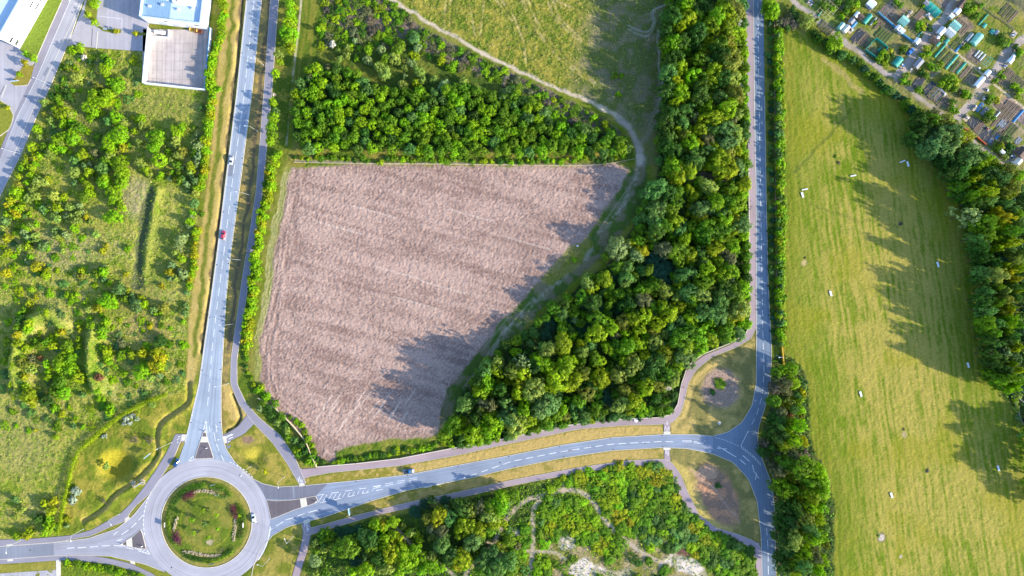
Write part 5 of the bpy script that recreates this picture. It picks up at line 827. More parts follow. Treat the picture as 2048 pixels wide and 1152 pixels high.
# hedge left of the main road
HM = [(440, 40, "opposite the blue-trimmed hall"), (425, 140, "beside the white-walled yard"), (412, 240, "beside the road hedge below the yard"), (400, 360, "level with the ploughed field's top"), (385, 500, "in the lime strip beside the dry verge")]
along([(441, -10), (444, 12), (441, 45), (438, 70), (432, 95), (425, 115), (418, 125), (414, 145), (420, 165), (424, 175), (420, 200), (415, 230), (411, 265), (408, 300), (404, 340), (401, 375)], 7.5, 4, (6, 9.5), "llylY", "hedge_shrub", "shrub", "", "shrubs of the hedge beside the main road", 1.9, 1.8, 3.6, HM)
along([(392, 462), (388, 500), (384, 530), (380, 565), (376, 572)], 8, 3, (5, 8), "ylY", "hedge_shrub", "shrub", "", "shrubs of the hedge beside the main road", 1.7, 1.5, 2.6, HM)
# hedge and shrubs east of the shaded footpath
for px, py, r, c in Z(512, 0, 3, """200 20 28 l;200 70 30 l;190 130 35 l;180 180 45 l;185 240 42 l;200 285 30 y;130 320 24 q;140 370 20 l;110 435 24 l;105 565 11 w;95 610 25 l;115 665 22 g;95 700 32 l;85 755 30 l;85 800 32 m;80 840 28 l;230 40 20 y;225 110 18 l;370 170 14 l;355 400 32 l;320 460 22 b;430 400 22 b"""):
    plant(px, py, r, c, "path_shrub", "shrub", nearest_place(px, py, [(575, 20, "at the top beside the thin straight path"), (575, 80, "in the clump between footpath and thin straight path"), (545, 120, "beside the shaded footpath below the clump"), (545, 220, "between the footpath and the plantation's corner"), (630, 140, "beside the plantation's upper corner")]), "shrubs beside the shaded footpath", hf=3.0, hmax=8, single=r < 11)
PM2 = [(545, 320, "at the hedge top near the field corner"), (520, 450, "in the lime hedge opposite the red car"), (505, 560, "in the lime hedge along the footpath"), (493, 680, "at the lower end of the lime hedge")]
along([(548, 310), (540, 340), (534, 375), (526, 410), (519, 445), (513, 480), (510, 515), (507, 545), (503, 575), (499, 605), (496, 640), (491, 670), (489, 690)], 7.5, 6, (6, 9.5), "lllyY", "hedge_shrub", "shrub", "", "shrubs of the hedge along the footpath", 3.0, 3.4, 5.2, PM2)
along([(536, 345), (520, 430), (506, 520), (496, 610), (489, 680), (492, 730), (505, 770)], 13, 3, (3.5, 5.5), "dmmy", "path_bush", "bush", "in the low row under the lime hedge", "low bushes under the footpath hedge", 1.3, .7, 1.5)
FM = [(520, 810, "beside the cream fence's upper end"), (560, 850, "between footpath and the curved cream fence"), (600, 900, "beside the cream fence's lower end")]
for px, py, r, c in Z(512, 768, 3, """70 150 30 d;95 180 28 d;40 110 28 m;20 150 22 s;130 235 27 q;180 285 20 q;190 330 26 m;225 340 24 g;240 400 24 y;255 420 26 m;290 410 24 d;270 370 26 d;310 470 22 l;150 200 26 m;110 120 24 m;60 80 24 l;170 250 22 d;300 340 18 m;330 440 22 m;340 480 18 l"""): plant(px, py, r, c, "garden_shrub", "shrub", nearest_place(px, py, FM), "shrubs along the cream fence", hf=1.7, hmax=3.2, single=True)
for px, py, r, c in Z(512, 768, 3, "240 230 20 l;270 250 20 l;290 290 20 m;310 330 20 l;330 370 20 l;345 410 18 m;10 40 24 l;40 60 20 m;30 20 20 y;200 200 16 m;360 450 20 d;400 470 20 d"): plant(px, py, r, c, "field_bush", "bush", "on the field side of the curved cream fence", "bushes between cream fence and ploughed field", hf=1.2, hmax=2, single=True)
along([(668, 925), (720, 915), (790, 905), (850, 895), (900, 886)], 9, 5, (4, 7), "lymmd", "field_bush", "bush", "on the bank between pavement and ploughed field", "bushes on the bank above the pavement", .9, .6, 1.4)
along([(905, 892), (1000, 876), (1100, 853), (1200, 838), (1300, 832)], 9.5, 4, (5, 8), "mdmyg", "path_bush", "bush", "in the fringe between wood and pavement", "bushes along the wood's lower fringe", 1.3, 1, 2.2)
along([(1488, 30), (1490, 150), (1490, 310)], 9, 4, (5.5, 8.5), "lmly", "ivy_bush", "bush", "", "ivy bushes along the lane footway", 2.0, 2, 4, [(1489, 60, "against the footway at the wood's north end"), (1490, 180, "against the lane footway midway"), (1490, 280, "against the footway above the wall corner")])
along([(1492, 340), (1492, 480), (1491, 560), (1490, 640), (1470, 668)], 10, 4, (5.5, 8), "mdlm", "ivy_bush", "bush", "behind the brick wall of the wood", "ivy bushes behind the brick wall", 1.8, 2, 3.4)
# ------------------------------------------------------------------ young plantation and the blossom bushes north of it
PTS = scatter(PLANT, 15.6, 33, limit=330)
PLM = [(620, 170, "at the plantation's north-west corner"), (610, 270, "at the plantation's south-west corner"), (720, 200, "in the plantation's western half, northern rows"), (740, 270, "in the plantation's western half, southern rows"), (860, 220, "in the middle of the plantation, northern rows"), (880, 280, "in the middle of the plantation, southern rows"), (1020, 230, "in the plantation's eastern half, northern rows"), (1030, 285, "in the plantation's eastern half, southern rows"), (1180, 280, "at the plantation's narrow eastern end")]
for i, (x, y) in enumerate(PTS):
    c = vrng.choice("mmmlmlgdml"); plant(x, y, vrng.uniform(9.2, 12.2), c, "plantation_tree" if i % 1 == 0 else "", "tree", nearest_place(x, y, PLM), "young trees of the plantation block", hf=2.3, hmin=5.2, hmax=7.2, mesh=vrng.choice(BIG), single=True, noun="young tree")
    if i > 285: break
BL = Z(512, 0, 3, """455 262 18 w;590 240 16 s;545 280 20 q;490 300 15 q;540 325 22 q;498 348 20 q;600 345 18 l;670 290 28 l;665 355 28 s;750 290 28 s;825 340 40 q;735 395 32 q;765 430 38 q;775 340 30 m;890 400 20 q;930 370 28 s;890 455 15 s;880 505 32 q;975 420 32 q;955 490 25 y;1000 475 22 q;1065 470 25 q;1110 360 24 y;1170 400 25 l;965 280 22 s;945 220 32 n;1240 490 28 q;1330 545 36 q;1260 540 30 m;1500 560 50 n;1230 600 32 l;1130 520 45 s;850 280 36 m""") + Z(1024, 0, 3, "20 680 40 m;90 700 45 n;190 680 40 n;470 810 42 n;560 880 36 l;620 880 26 q;670 840 34 m;690 890 34 g;400 920 28 l;300 850 40 m;490 700 22 l;560 740 22 y;640 560 16 l;620 450 22 m;660 450 14 l;30 560 28 l;80 600 30 g")
for px, py, r, c in BL: plant(px, py, r, c, "thorn_tree" if c in 'sqw' else "edge_tree", "tree", nearest_place(px, py, [(680, 90, "in the blossoming group north of the plantation"), (780, 130, "in the thorn group above the plantation's middle"), (850, 150, "beside the plantation's northern edge"), (920, 190, "in the dip north-east of the plantation"), (1000, 200, "at the plantation's north-eastern shoulder"), (1100, 240, "between plantation and the dirt track"), (1230, 290, "at the plantation's eastern tip by the track"), (1230, 150, "alone on the grass field beside the wood's shadow")]), "thorn trees north of the plantation", hf=2.0, hmax=5.5, single=r < 11)
for i, (x, y) in enumerate(scatter([(645, -20), (760, -20), (830, 50), (900, 90), (1000, 140), (1080, 180), (1180, 228), (1240, 268), (1180, 252), (1110, 235), (1060, 190), (1000, 165), (900, 130), (800, 100), (700, 95), (640, 95)], 12.5, 41)):
    c = vrng.choice("mlydmkbm" if y < 260 else "mk"); plant(x, y, vrng.uniform(5, 10), c, "bramble_bush", "bush", nearest_place(x, y, [(700, 20, "in the brambles at the top of the rough ground"), (680, 80, "in the brambles above the blossoming group"), (820, 60, "in the brambles beside the dirt track's top"), (930, 120, "in the brambles midway along the dirt track"), (1080, 190, "in the brambles near the track's lower bend"), (1200, 245, "at the bramble strip's narrow end")]), "bramble bushes beside the dirt track", hf=.7, mesh=vrng.choice(SPIKE + SML), hmin=.5, hmax=1.6, single=True)
along([(590, 316), (700, 318), (800, 319), (900, 319), (1000, 320), (1100, 320), (1250, 316)], 13, 4, (4, 7.5), "ymlmd", "margin_bush", "bush", "in the margin between plantation and ploughed field", "bushes between plantation and field", 1.0, .6, 1.6)
# ------------------------------------------------------------------ wood and heath south of the link road
SOUTH = (Z(600, 980, 6.7, """350 570 50 m;280 600 60 m;290 680 50 m;360 660 45 y;200 720 50 q;310 740 40 g;310 815 42 q;180 980 85 s;195 1130 50 q;200 840 50 m;430 610 40 m;640 620 130 t;590 820 150 m;850 640 100 g;940 700 110 d;960 780 100 m;1100 480 70 Y;1000 480 80 l;1240 450 80 l;1110 520 70 l;1120 680 80 l;1240 620 60 y;1310 460 25 Y;1330 660 60 y;1200 750 60 b;1100 780 80 y;1200 870 120 y;1340 840 100 l;1320 950 90 y;1400 1050 100 l;1180 950 60 Y;850 1050 60 Y;870 1100 90 l;700 1110 60 l;1150 1080 90 q;1230 1050 70 q;760 1000 90 t;1060 930 100 d;1320 1130 70 l;870 880 60 g;330 1130 50 m;1450 580 50 l;1380 500 40 o;500 560 60 t;760 540 70 t""")
+ Z(800, 980, 6.7, """520 380 100 Y;660 400 100 g;640 280 60 n;370 390 80 o;420 540 80 b;550 570 90 b;440 640 60 o;860 530 140 y;910 540 80 Y;1080 560 110 y;980 720 140 n;1080 660 70 m;950 280 90 o;1080 240 80 b;830 270 110 d;780 200 90 d;1370 120 100 l;1340 230 100 l;1300 330 80 l;1200 380 100 q;1250 470 90 y;1400 280 60 n;1200 560 90 m;1450 180 60 g;1200 230 90 m;1530 80 80 m;1390 480 60 y;1450 560 50 g;1470 690 80 m;1390 730 40 Y;1570 770 50 b;1300 780 60 y;560 740 110 g;500 780 70 n;700 860 90 g;660 950 90 d;850 870 70 q;840 960 110 y;760 1030 70 Y;880 1040 60 l;430 890 60 q;150 590 60 q;220 620 50 y;270 680 50 y;30 850 80 l;190 830 80 l;100 950 110 l;180 980 80 l;300 950 80 l;400 1040 90 l;300 1080 90 l;1150 900 90 g;1250 850 90 g;1320 920 80 s;1100 1000 100 g;1300 1060 120 g;1450 980 110 g;1500 1080 80 m;1200 1100 100 d;1080 1100 80 m;550 1060 60 l;200 300 80 t;330 200 70 t;600 150 70 t;420 150 60 d"""))
OM = [(640, 1075, "at the corner by the footpath crossing"), (635, 1130, "beside the footpath south of the crossing"), (690, 1090, "in the low shaded garden wood"), (760, 1060, "in the lime fringe below the southern pavement"), (790, 1120, "at the trail's start in the southern wood"), (870, 1030, "in the crowns below the southern pavement"), (940, 1060, "in the heart of the southern wood"), (1010, 1000, "on the southern wood's eastern slope"), (930, 1120, "beside the white-tipped trail"), (1000, 1130, "between the trails at the southern wood's end"), (840, 1140, "on the southern wood's lower edge")]
for px, py, r, c in SOUTH: plant(px, py, r, c, "copse_tree" if r >= 9 else "copse_shrub", "tree" if r >= 9 else "shrub", nearest_place(px, py, OM), "trees of the southern wood", hf=2.5, hmin=2.4 if c != 't' else 1.2, deep=.75, hmax=11 if c != 't' else 2.2)
gb = [(1300, 985), (1315, 960), (1265, 1035), (1238, 1032), (1213, 1000), (1142, 1050), (1115, 1046), (1098, 1060), (1215, 1085), (1212, 1100), (1392, 1060), (1390, 1118), (1130, 1030), (1150, 1045), (1345, 1000), (1160, 962), (1285, 945), (1330, 945)]
for i, (x, y) in enumerate(scatter(GORSE, 12.5, 55)):
    if min(d_line(np.array([x]), np.array([y]), l_)[0] for l_ in ([(1062, 1240), (1062, 1150), (1066, 1080), (1066, 1035), (1072, 1010), (1092, 990), (1130, 980), (1160, 984), (1185, 1002), (1210, 1040), (1235, 1068), (1256, 1085), (1290, 1110), (1335, 1130)], [(1066, 1104), (1105, 1104), (1130, 1118)])) < 8: continue
    if in_poly(np.array([x]), np.array([y]), [(1090, 1075), (1160, 1085), (1215, 1115), (1262, 1095), (1330, 1100), (1400, 1110), (1440, 1152), (1430, 1240), (1110, 1240)])[0] and vrng.random() < .85: continue
    near_y = min(math.hypot(x - a, y - b) for a, b in gb); yel = near_y < 15 or (y < 965 and vrng.random() < .25)
    q_ = float(fbm(np.array([x]), np.array([y]), 30, 151, 2)[0]); c = vrng.choice("YYyl") if yel else vrng.choice("lmy" if q_ > .6 else "lmm" if q_ > .48 else "mmdg")
    plant(x, y, vrng.uniform(7, 12.5), c, "gorse_bush" if c in "Yy" else "heath_bush", "bush", nearest_place(x, y, [(1170, 965, "on the heath's upper edge below the pavement"), (1300, 960, "on the heath near the footpath bend"), (1120, 1040, "inside the loop of the heath trail"), (1210, 1080, "at the loop's lower end on the heath"), (1270, 1020, "on the heath between trail and footpath"), (1370, 1040, "on the heath along the curving footpath"), (1440, 1100, "in the heath's corner by the lane"), (1040, 1110, "west of the heath trail"), (1330, 1130, "around the sandy patches of the heath")]), "bushes of the southern heath", hf=.5, hmin=.6, hmax=1.5, single=True, mesh=vrng.choice(SPIKE + SML + MIDC))
# ------------------------------------------------------------------ clipped hedge, grey mounds, roundabout planting
def hedge_body(name, pts, w, h, c, label, group=None, rag=.25):
    q = resample(pts, step=.9 / K); rng = np.random.default_rng(len(pts) + int(pts[0][0])); cen, nr, T_ = [], [], []
    for i, (px, py) in enumerate(q):
        x, y = G(px, py); k = int(26 * w * h); d = rng.uniform(-1, 1, (k, 2)); z = rng.uniform(.05, 1, k); top = rng.random(k) < .5
        zz_ = zg(x, y); cc = np.c_[x + d[:, 0] * w * .6, y + d[:, 1] * w * .6, np.where(top, h * rng.uniform(.9, 1.05, k), z * h) + zz_]; cen.append(cc); nr.append(np.c_[d, np.where(top, 1.5, .3)]); T_.append(rng.random(k))
    cen = np.concatenate(cen); nr = np.concatenate(nr)
    o = link(name, np_mesh(name, leaf_quads(cen, nr, .16 + rag * .2, rng), np.arange(len(cen) * 4).reshape(-1, 4), [M_LEAF], fattr=np.concatenate(T_))); o.color = (*PAL[c], 1); tag(o, label, name.split("_")[-1], group); return o
hedge_body("clipped_hedge", smooth_line([(334, 788), (300, 802), (262, 820), (238, 835), (215, 853), (190, 874), (166, 896)]), 1.7, 2.0, 'y', "long clipped yellow-green hedge curving from the ditch to its gap")
hedge_body("clipped_hedge", smooth_line([(159, 903), (148, 930), (140, 965), (134, 990), (128, 1020), (123, 1045), (119, 1062)]), 1.7, 2.0, 'y', "shorter clipped yellow-green hedge running down to the western pavement")
hedge_body("clipped_hedge", [(280, 818), (276, 832), (273, 838)], .9, 1.0, 'y', "stub of low clipped hedge branching south off the long one"); hedge_body("clipped_hedge", [(192, 872), (186, 888)], .8, .9, 'y', "short low hedge tucked under the long hedge's lower end"); hedge_body("clipped_hedge", [(157, 918), (154, 940)], .7, .9, 'y', "short low hedge beside the upper part of the shorter hedge")
hedge_body("clipped_hedge", [(656, 1088), (653, 1108)], .8, 1.2, 'm', "small dark clipped hedge in the shaded garden by the footpath")
for i, (x, y, r, lab) in enumerate(((250, 838, 6, "largest of the grey-white mounded shrubs under the long hedge"), (262, 832, 5.5, "grey-white mounded shrub beside the sage bush under the long hedge"), (272, 838, 4.5, "small grey-white shrub at the hedge stub's foot"), (247, 848, 4, "low grey-white shrub nearest the dark thorn shadow"), (258, 846, 5, "grey-white shrub tucked below its pale neighbours"), (204, 874, 3.5, "small silver shrub by the hedge's lower bend"), (210, 872, 4, "silver shrub next to a smaller one by the hedge bend"), (149, 983, 8.5, "upper of two big pale oval boulder-like shrubs beside the shorter hedge"), (143, 1001, 8, "lower of two big pale oval boulder-like shrubs beside the shorter hedge"))):
    o = plant(x, y, r, 's', "silver_shrub", "shrub", "", "silver shrubs by the clipped hedge", hf=1.25, hmin=.9, single=True, label=lab, mesh=SML[i % 8]); o.color = (.36, .42, .30, 1)
for x, y, r, c, lab in ((302, 810, 7, 'q', "pale sage bush straddling the clipped hedge's upper end"), (266, 880, 7, 'k', "bare twiggy thorn bush with a dark shadow east of the oval hollow"), (296, 880, 8, 'k', "larger bare grey thorn bush beside the swale bend"), (204, 1003, 5, 'k', "small bare twiggy bush near the lower swale"), (209, 934, 6, 'q', "straw bush in the oval hollow's sunny side"), (265, 968, 5, 'w', "pale flowering bush at the swale edge by the pavement"), (283, 965, 5, 'w', "white flowering bush under the leaning sign post"), (131, 1037, 5, 'Y', "round yellow bush beside the shorter clipped hedge"), (216, 815, 9, 'l', "round green bush above the clipped hedge's middle")): plant(x, y, r, c, "garden_shrub", "shrub", "", None, hf=1.5, single=True, label=lab, mesh=SPIKE[1] if c == 'k' else None)
for pts, w, h, c, lab in (([(371, 994), (380, 990), (388, 985)], 1.9, .8, 'p', "purple shrub bed on the roundabout's upper-left arc"), ([(466, 1012), (470, 1024), (472, 1032)], 1.6, .8, 'p', "purple shrub bed on the roundabout's east arc"), ([(352, 1066), (355, 1076), (358, 1082)], 2.0, .9, 'p', "rounded purple shrub bed on the roundabout's south-west arc"), ([(424, 976), (440, 979), (448, 978)], 1.0, .5, 'k', "brown heather bed at the roundabout's upper arc"), ([(436, 990), (450, 995), (458, 990)], 1.0, .5, 'g', "grey-green low bed at the end of the upper stone band"), ([(342, 1028), (341, 1038)], 1.2, .5, 'k', "brown heather bed beside the west chevron sign"), ([(484, 1055), (482, 1066)], 1.1, .5, 'k', "brown heather bed beside the east chevron sign"), ([(375, 1114), (390, 1118), (400, 1120)], 1.1, .6, 'd', "dark green bed under the lower stone band"), ([(448, 1096), (442, 1102)], .8, .45, 'k', "small brown bed near the lower stone band's end"), ([(362, 985), (384, 972), (410, 968)], 1.4, .7, 'm', "green shrub band on the roundabout's upper-left arc"), ([(478, 1010), (482, 1030), (478, 1045)], 1.4, .6, 'm', "green shrub band on the roundabout's eastern arc"), ([(410, 1122), (430, 1120), (455, 1110), (464, 1103)], 1.0, .6, 'y', "yellow-green shrub band on the roundabout's lower arc")): hedge_body("low_shrub", pts, w * 1.5, h * 1.5, c, lab, "shrub beds on the roundabout")
for a0, a1, r_, w_, h_, c_, lab in ((96, 150, 74, 2.0, 1.1, 'd', "dark shrub arc along the roundabout's upper left"), (-24, 24, 75, 2.0, 1.1, 'd', "dark shrub arc along the roundabout's east"), (168, 214, 75, 1.8, 1.0, 'm', "green shrub arc along the roundabout's west"), (238, 316, 75, 1.8, 1.0, 'd', "dark shrub arc along the roundabout's lower side"), (48, 84, 74, 1.8, .9, 'm', "green shrub arc along the roundabout's upper right")): hedge_body("low_shrub", arc(r_, a0, a1, 20), w_, h_, c_, lab, "shrub beds on the roundabout")
for x, y, r, lab in ((406, 1020, 4, "young green tree nearest the roundabout's upper lawn"), (383, 1039, 5.5, "wide young tree at the west of the lawn"), (433, 1030, 4, "young tree at the lawn's upper right"), (410, 1048, 4.5, "thin greyish tree at the lawn's centre"), (436, 1058, 4, "young tree at the lawn's east"), (388, 1066, 3.5, "small sapling at the lawn's south-west"), (417, 1075, 4, "young tree above the bare lawn patch"), (479, 1031, 3.5, "bright shrub beside the east purple bed")):
    o = plant(x, y, r, 'l' if r != 4.5 else 'g', "ornamental_tree", "tree", "", "young trees on the roundabout", hf=3.6, hmin=2.5, hmax=5, label=lab, single=False)
plant(531, 944, 6, 'Y', "verge_tree", "tree", "", None, hf=2.6, label="bright yellow-green small tree on the verge east of the roundabout")
for x, y, r, c, lab in ((47, 124, 7, 'Y', "bright yellow tree in the white building's forecourt"), (64, 115, 7, 'l', "lime bush at the foot of the rank grass verge"), (50, 107, 6, 'l', "lime bush beside the white building's corner"), (35, 147, 5.5, 'l', "round lime bush on the small dry forecourt verge"), (11, 215, 5, 'Y', "yellow bush on the curved forecourt lawn"), (269, 65, 5, 'Y', "small yellow tree by the yard's gate pillar"), (230, 60, 5, 'Y', "yellow bush on the car park's curved island"), (185, 5, 9, 'l', "bright lime shrub at the car park verge's top"), (186, 44, 7, 'l', "lime shrub at the car park verge's tip"), (173, 28, 6, 'y', "yellow-green shrub beside the leaning lamp post on the estate road"), (421, 125, 9, 'l', "small lime tree leaning over the yard's east wall"), (414, 147, 8, 'l', "lime tree by the yard wall's lower half"), (417, 167, 11, 'l', "lime tree at the yard's lower corner"), (436, 177, 6, 'l', "lime bush beside the dry verge below the yard")): plant(x, y, r, c, "ornamental_shrub", "shrub", "", None, hf=2.3, hmax=5, label=lab, single=True)
along([(132, 1128), (180, 1135), (240, 1146), (290, 1160)], 9, 6, (5, 8), "lmyl", "bank_shrub", "shrub", "on the bank below the south-western pavement", "shrubs below the south-western pavement", 1.1, .8, 1.8)
# clumps inside heavily grown ground: low tussocks of grass and seedlings, too many to count
def tussocks(name, poly, count, seed, cols, size, avoid=(), label=None):
    rng = np.random.default_rng(seed); a = np.asarray(poly, float); px = rng.uniform(a[:, 0].min(), a[:, 0].max(), count * 3); py = rng.uniform(a[:, 1].min(), a[:, 1].max(), count * 3)
    ok = in_poly(px, py, poly)
    for q in avoid: ok &= d_line(px, py, q) > 7
    px, py = px[ok][:count], py[ok][:count]; k = len(px); per = 5
    zi = np.clip(((py + 84) / ST).astype(int), 0, NY - 1), np.clip(((px + 84) / ST).astype(int), 0, NX - 1)
    h = rng.uniform(*size, k); x, y = (px - 1024) * K, (576 - py) * K; z = Zh[zi]
    cen = np.repeat(np.c_[x, y, z + h * .45], per, 0) + rng.normal(0, 1, (k * per, 3)) * np.repeat(h, per)[:, None] * np.array([.55, .55, .28])
    v = leaf_quads(cen, rng.normal(0, .6, (k * per, 3)) + np.array([.2, -.1, 1.0]), np.repeat(h, per) * .42, rng)
    me = np_mesh(name, v, np.arange(len(v)).reshape(-1, 4), [M_TUS], fattr=np.clip(np.repeat(rng.random(k), per) * .6 + rng.random(k * per) * .4, 0, 1), vcol=np.repeat(np.repeat(np.c_[np.array([PAL2[c] for c in rng.choice(list(cols), k)]), np.ones(k)], per, 0), 4, 0))
    o = link(name, me); o["kind"] = "stuff"; return o
PAL2 = dict(PAL, t=(.36, .33, .12), T=(.27, .29, .06), u=(.17, .26, .02))
def tus_mat():
    m, n, l, b = new_mat("tussock", .8); at = n.new("ShaderNodeAttribute"); at.attribute_name = "cover"; a2 = n.new("ShaderNodeAttribute"); a2.attribute_name = "tint"
    r_ = n.new("ShaderNodeMapRange"); r_.inputs[3].default_value = .6; r_.inputs[4].default_value = 1.35; l.new(a2.outputs["Fac"], r_.inputs[0]); s = n.new("ShaderNodeVectorMath"); s.operation = 'SCALE'; l.new(at.outputs["Color"], s.inputs[0]); l.new(r_.outputs[0], s.inputs["Scale"]); l.new(s.outputs[0], b.inputs["Base Color"]); b.inputs["Specular IOR Level"].default_value = .2; return m
M_TUS = tus_mat()
tussocks("tussock_grass", LEFT, 13000, 61, "TTuumTtuly", (.25, .7), (D_R,))
tussocks("rough_grass", GOLD, 3500, 62, "TtuTu", (.3, .7)); tussocks("undergrowth", WOOD, 6000, 63, "ddmgtd".replace("t", "d"), (.5, 1.3)); tussocks("heath_growth", GORSE, 3000, 64, "mduTlY", (.4, .9)); tussocks("bramble_growth", BRAMBLE, 2500, 65, "mkbubk", (.35, .8))
tussocks("undergrowth", SEW, 1500, 66, "ddmmg", (.5, 1.1)); tussocks("undergrowth", EASTW, 2500, 67, "ddmdg", (.6, 1.4)); tussocks("undergrowth", SOUTHW, 3500, 68, "mdmmu", (.4, 1.0))
# ------------------------------------------------------------------ buildings and the walled yard
M_WHITE = mat("white_cladding", (.80, .81, .83), .5, .04, .5); M_ROOFG = mat("grey_roof_shade_tint", (.22, .35, .48), .5, .06, .4); M_ROOFW = mat("white_roof_shade_tint", (.48, .60, .70), .45, .05, .4)  # grey and white roofs tinted blue to imitate the parapet's shade
M_BLUE = mat("blue_trim", (.10, .28, .52), .5, .06, .6); M_GLASS = mat("dark_glass", (.02, .03, .04), .12, .05, 1.0, 0, .6); M_GREYP = mat("grey_panel", (.55, .56, .60), .6, .05, .6); M_STEEL = mat("galvanised_steel", (.55, .57, .58), .45, .08, 2, .3)
M_DARK = mat("dark_metal", (.05, .055, .06), .5, .1, 3); M_TIMBER = mat("weathered_timber", (.30, .235, .16), .85, .2, 3); M_CREAM = mat("cream_timber", (.58, .48, .31), .8, .12, 2); M_RUST = mat("rusty_container", (.32, .13, .08), .7, .2, 2)
def ribs(mb, x0, x1, y0, y1, z, m, step):          # standing seams of a metal roof
    x = x0
    while x < x1: mb.box((x, (y0 + y1) / 2, z), (.07, y1 - y0, .08), m); x += step
def hall(loc, rz, W, D, h, label, roofs, lights, doors, windows, panels=(), par=1.4):
    """hall with local x along its front (0..W), local y back from the front (0..D)"""
    r = empty("industrial_building", (*loc, 0), rz); tag(r, label, "building")
    mb = MB(); mb.box((W / 2, D / 2, h / 2 - .15), (W, D, h + .3 - .6), M_WHITE); mb.build("wall", r)
    t = .3; mb = MB()
    for c, d in (((W / 2, t / 2, h + par / 2 - .45), (W + .2, t, par + .3)), ((W / 2, D - t / 2, h + par / 2 - .45), (W + .2, t, par + .3)), ((t / 2, D / 2, h + par / 2 - .45), (t, D - 2 * t, par + .3)), ((W - t / 2, D / 2, h + par / 2 - .45), (t, D - 2 * t, par + .3))): mb.box(c, d, M_WHITE)
    p = mb.build("parapet", r); mb = MB()
    for c, d in (((W / 2, -.03, h + par - .36), (W + .3, .08, .22)), ((-.13, D / 2, h + par - .36), (.08, D, .22)), ((W + .13, D / 2, h + par - .36), (.08, D, .22))): mb.box(c, d, M_BLUE)
    mb.build("trim", p)
    for x0, x1, m in roofs:
        for kx in (.25, .7): mb = MB(); mb.box((x0 + (x1 - x0) * kx, D * .12 + 3 * kx, h + .1), (1.3, 1.0, .7), M_GREYP); mb.lathe([(.3, .7), (.3, .95), (.38, 1.0)], M_STEEL, (x0 + (x1 - x0) * kx, D * .12 + 3 * kx, h - .2), 10); mb.build("roof_vent", r)
        mb = MB(); mb.box(((x0 + x1) / 2, D / 2, h - .28), (x1 - x0, D - 2 * t - .02, .12), m); ribs(mb, x0 + .5, x1, t + .1, D - t - .1, h - .2, m, 1.1); mb.build("roof", r)
    for x, y, w, d, hh in lights:
        mb = MB(); n = 10; pr = [(-w / 2 + w * i / n, hh * math.sin(math.pi * min(1, max(0, .12 + .76 * i / n))) if False else hh) for i in range(n + 1)]
        mb.box((x, y, h + hh / 2 - .22), (w, d, hh), M_WHITE, 0, .93); mb.lathe([(d / 2, 0), (d / 2, hh * .9), (d * .3, hh)], M_WHITE, (x - w / 2, y, h - .22), 14); mb.build("rooflight", r)
    for x, w, z0, z1 in doors:
        mb = MB(); mb.box((x, -.03, (z0 + z1) / 2), (w, .1, z1 - z0), M_GREYP)
        for k in range(8): mb.box((x, -.085, z0 + (z1 - z0) * (k + .5) / 8), (w, .03, .06), M_STEEL)
        mb.build("shutter_door", r)
    for x, z, w, hh in windows:
        mb = MB(); mb.box((x, -.02, z), (w + .14, .08, hh + .14), M_STEEL); f = mb.build("window", r); mb = MB()
        for k in range(3): mb.box((x + w * (k - 1) / 3, -.065, z), (w / 3 - .08, .03, hh), M_GLASS)
        mb.build("pane", f)
    for x, z, w, hh in panels: mb = MB(); mb.box((x, -.015, z), (w, .06, hh), M_GREYP); mb.build("wall_panel", r)
    return r
(x0, y0), (x1, y1) = G(298, 46.5), G(416.5, 60.5); W1 = math.hypot(x1 - x0, y1 - y0)
hall((x0, y0), math.atan2(y1 - y0, x1 - x0), W1, 40, 7.6, "white hall with blue-trimmed parapet and ribbed roof above the walled yard", ((.35, W1 * .47, M_ROOFG), (W1 * .47 + .05, W1 - .35, M_ROOFW)), ((20.3, 9.5, 9.5, 3.0, .9), (7.2, 11, 9.5, 3.4, .7)), ((8, 4, 0, 4.2), (14.5, 4, 0, 4.2), (21, 4, 0, 4.2)), ((25.5, 5.2, 2.2, 1.0), (11, 5.6, 2, .9)))
(x0, y0) = G(40, 97); (x1, y1) = G(150, -97); W2 = math.hypot(x1 - x0, y1 - y0)
hall((x0, y0), math.atan2(y1 - y0, x1 - x0), W2, 45, 12.4, "tall white building with small dark windows beside the rank grass verge", ((.35, W2 * .5, M_ROOFW), (W2 * .5 + .05, W2 - .35, M_ROOFG)), ((14, 12, 8, 3, .8),), (), ((1.9, 7.0, 2.6, 1.3), (1.9, 3.4, 2.6, 1.3), (21.0, 7.0, 3.4, .8), (21.6, 3.6, 3.4, .8), (25.4, 7.0, 3.0, .8), (26.0, 3.6, 3.0, .8)), ((10, 5.6, 4.2, 2.0), (14.6, 6.6, 4.2, 2.4)), 2.2)
def wall_run(name, pts, h, t, m, cap, label, cat, capm=None, lift=0.0, use_h=True):
    q = [P(*p, h) if use_h else G(*p) for p in pts]; r = empty(name, (*q[0], 0)); tag(r, label, cat); a = MB(); b = MB()
    for (xa, ya), (xb, yb) in zip(q[:-1], q[1:]):
        d = math.hypot(xb - xa, yb - ya); an = math.atan2(yb - ya, xb - xa); c = ((xa + xb) / 2 - q[0][0], (ya + yb) / 2 - q[0][1])
        a.box((*c, h / 2 - .1 + lift), (d, t, h + .2), m, an); b.box((*c, h + .06 + lift), (d + t * .6, t + .12, .1), capm or m, an)
    a.build("panel", r); b.build(cap, r); return r
wall_run("yard_wall", [(295.5, 55), (285, 164.5)], 3.4, .35, M_WHITE, "coping", "tall white west wall of the concrete yard", "wall"); wall_run("yard_wall", [(285, 165), (407.5, 178.5)], 2.6, .35, M_WHITE, "coping", "long white south wall of the concrete yard above the scrub", "wall")
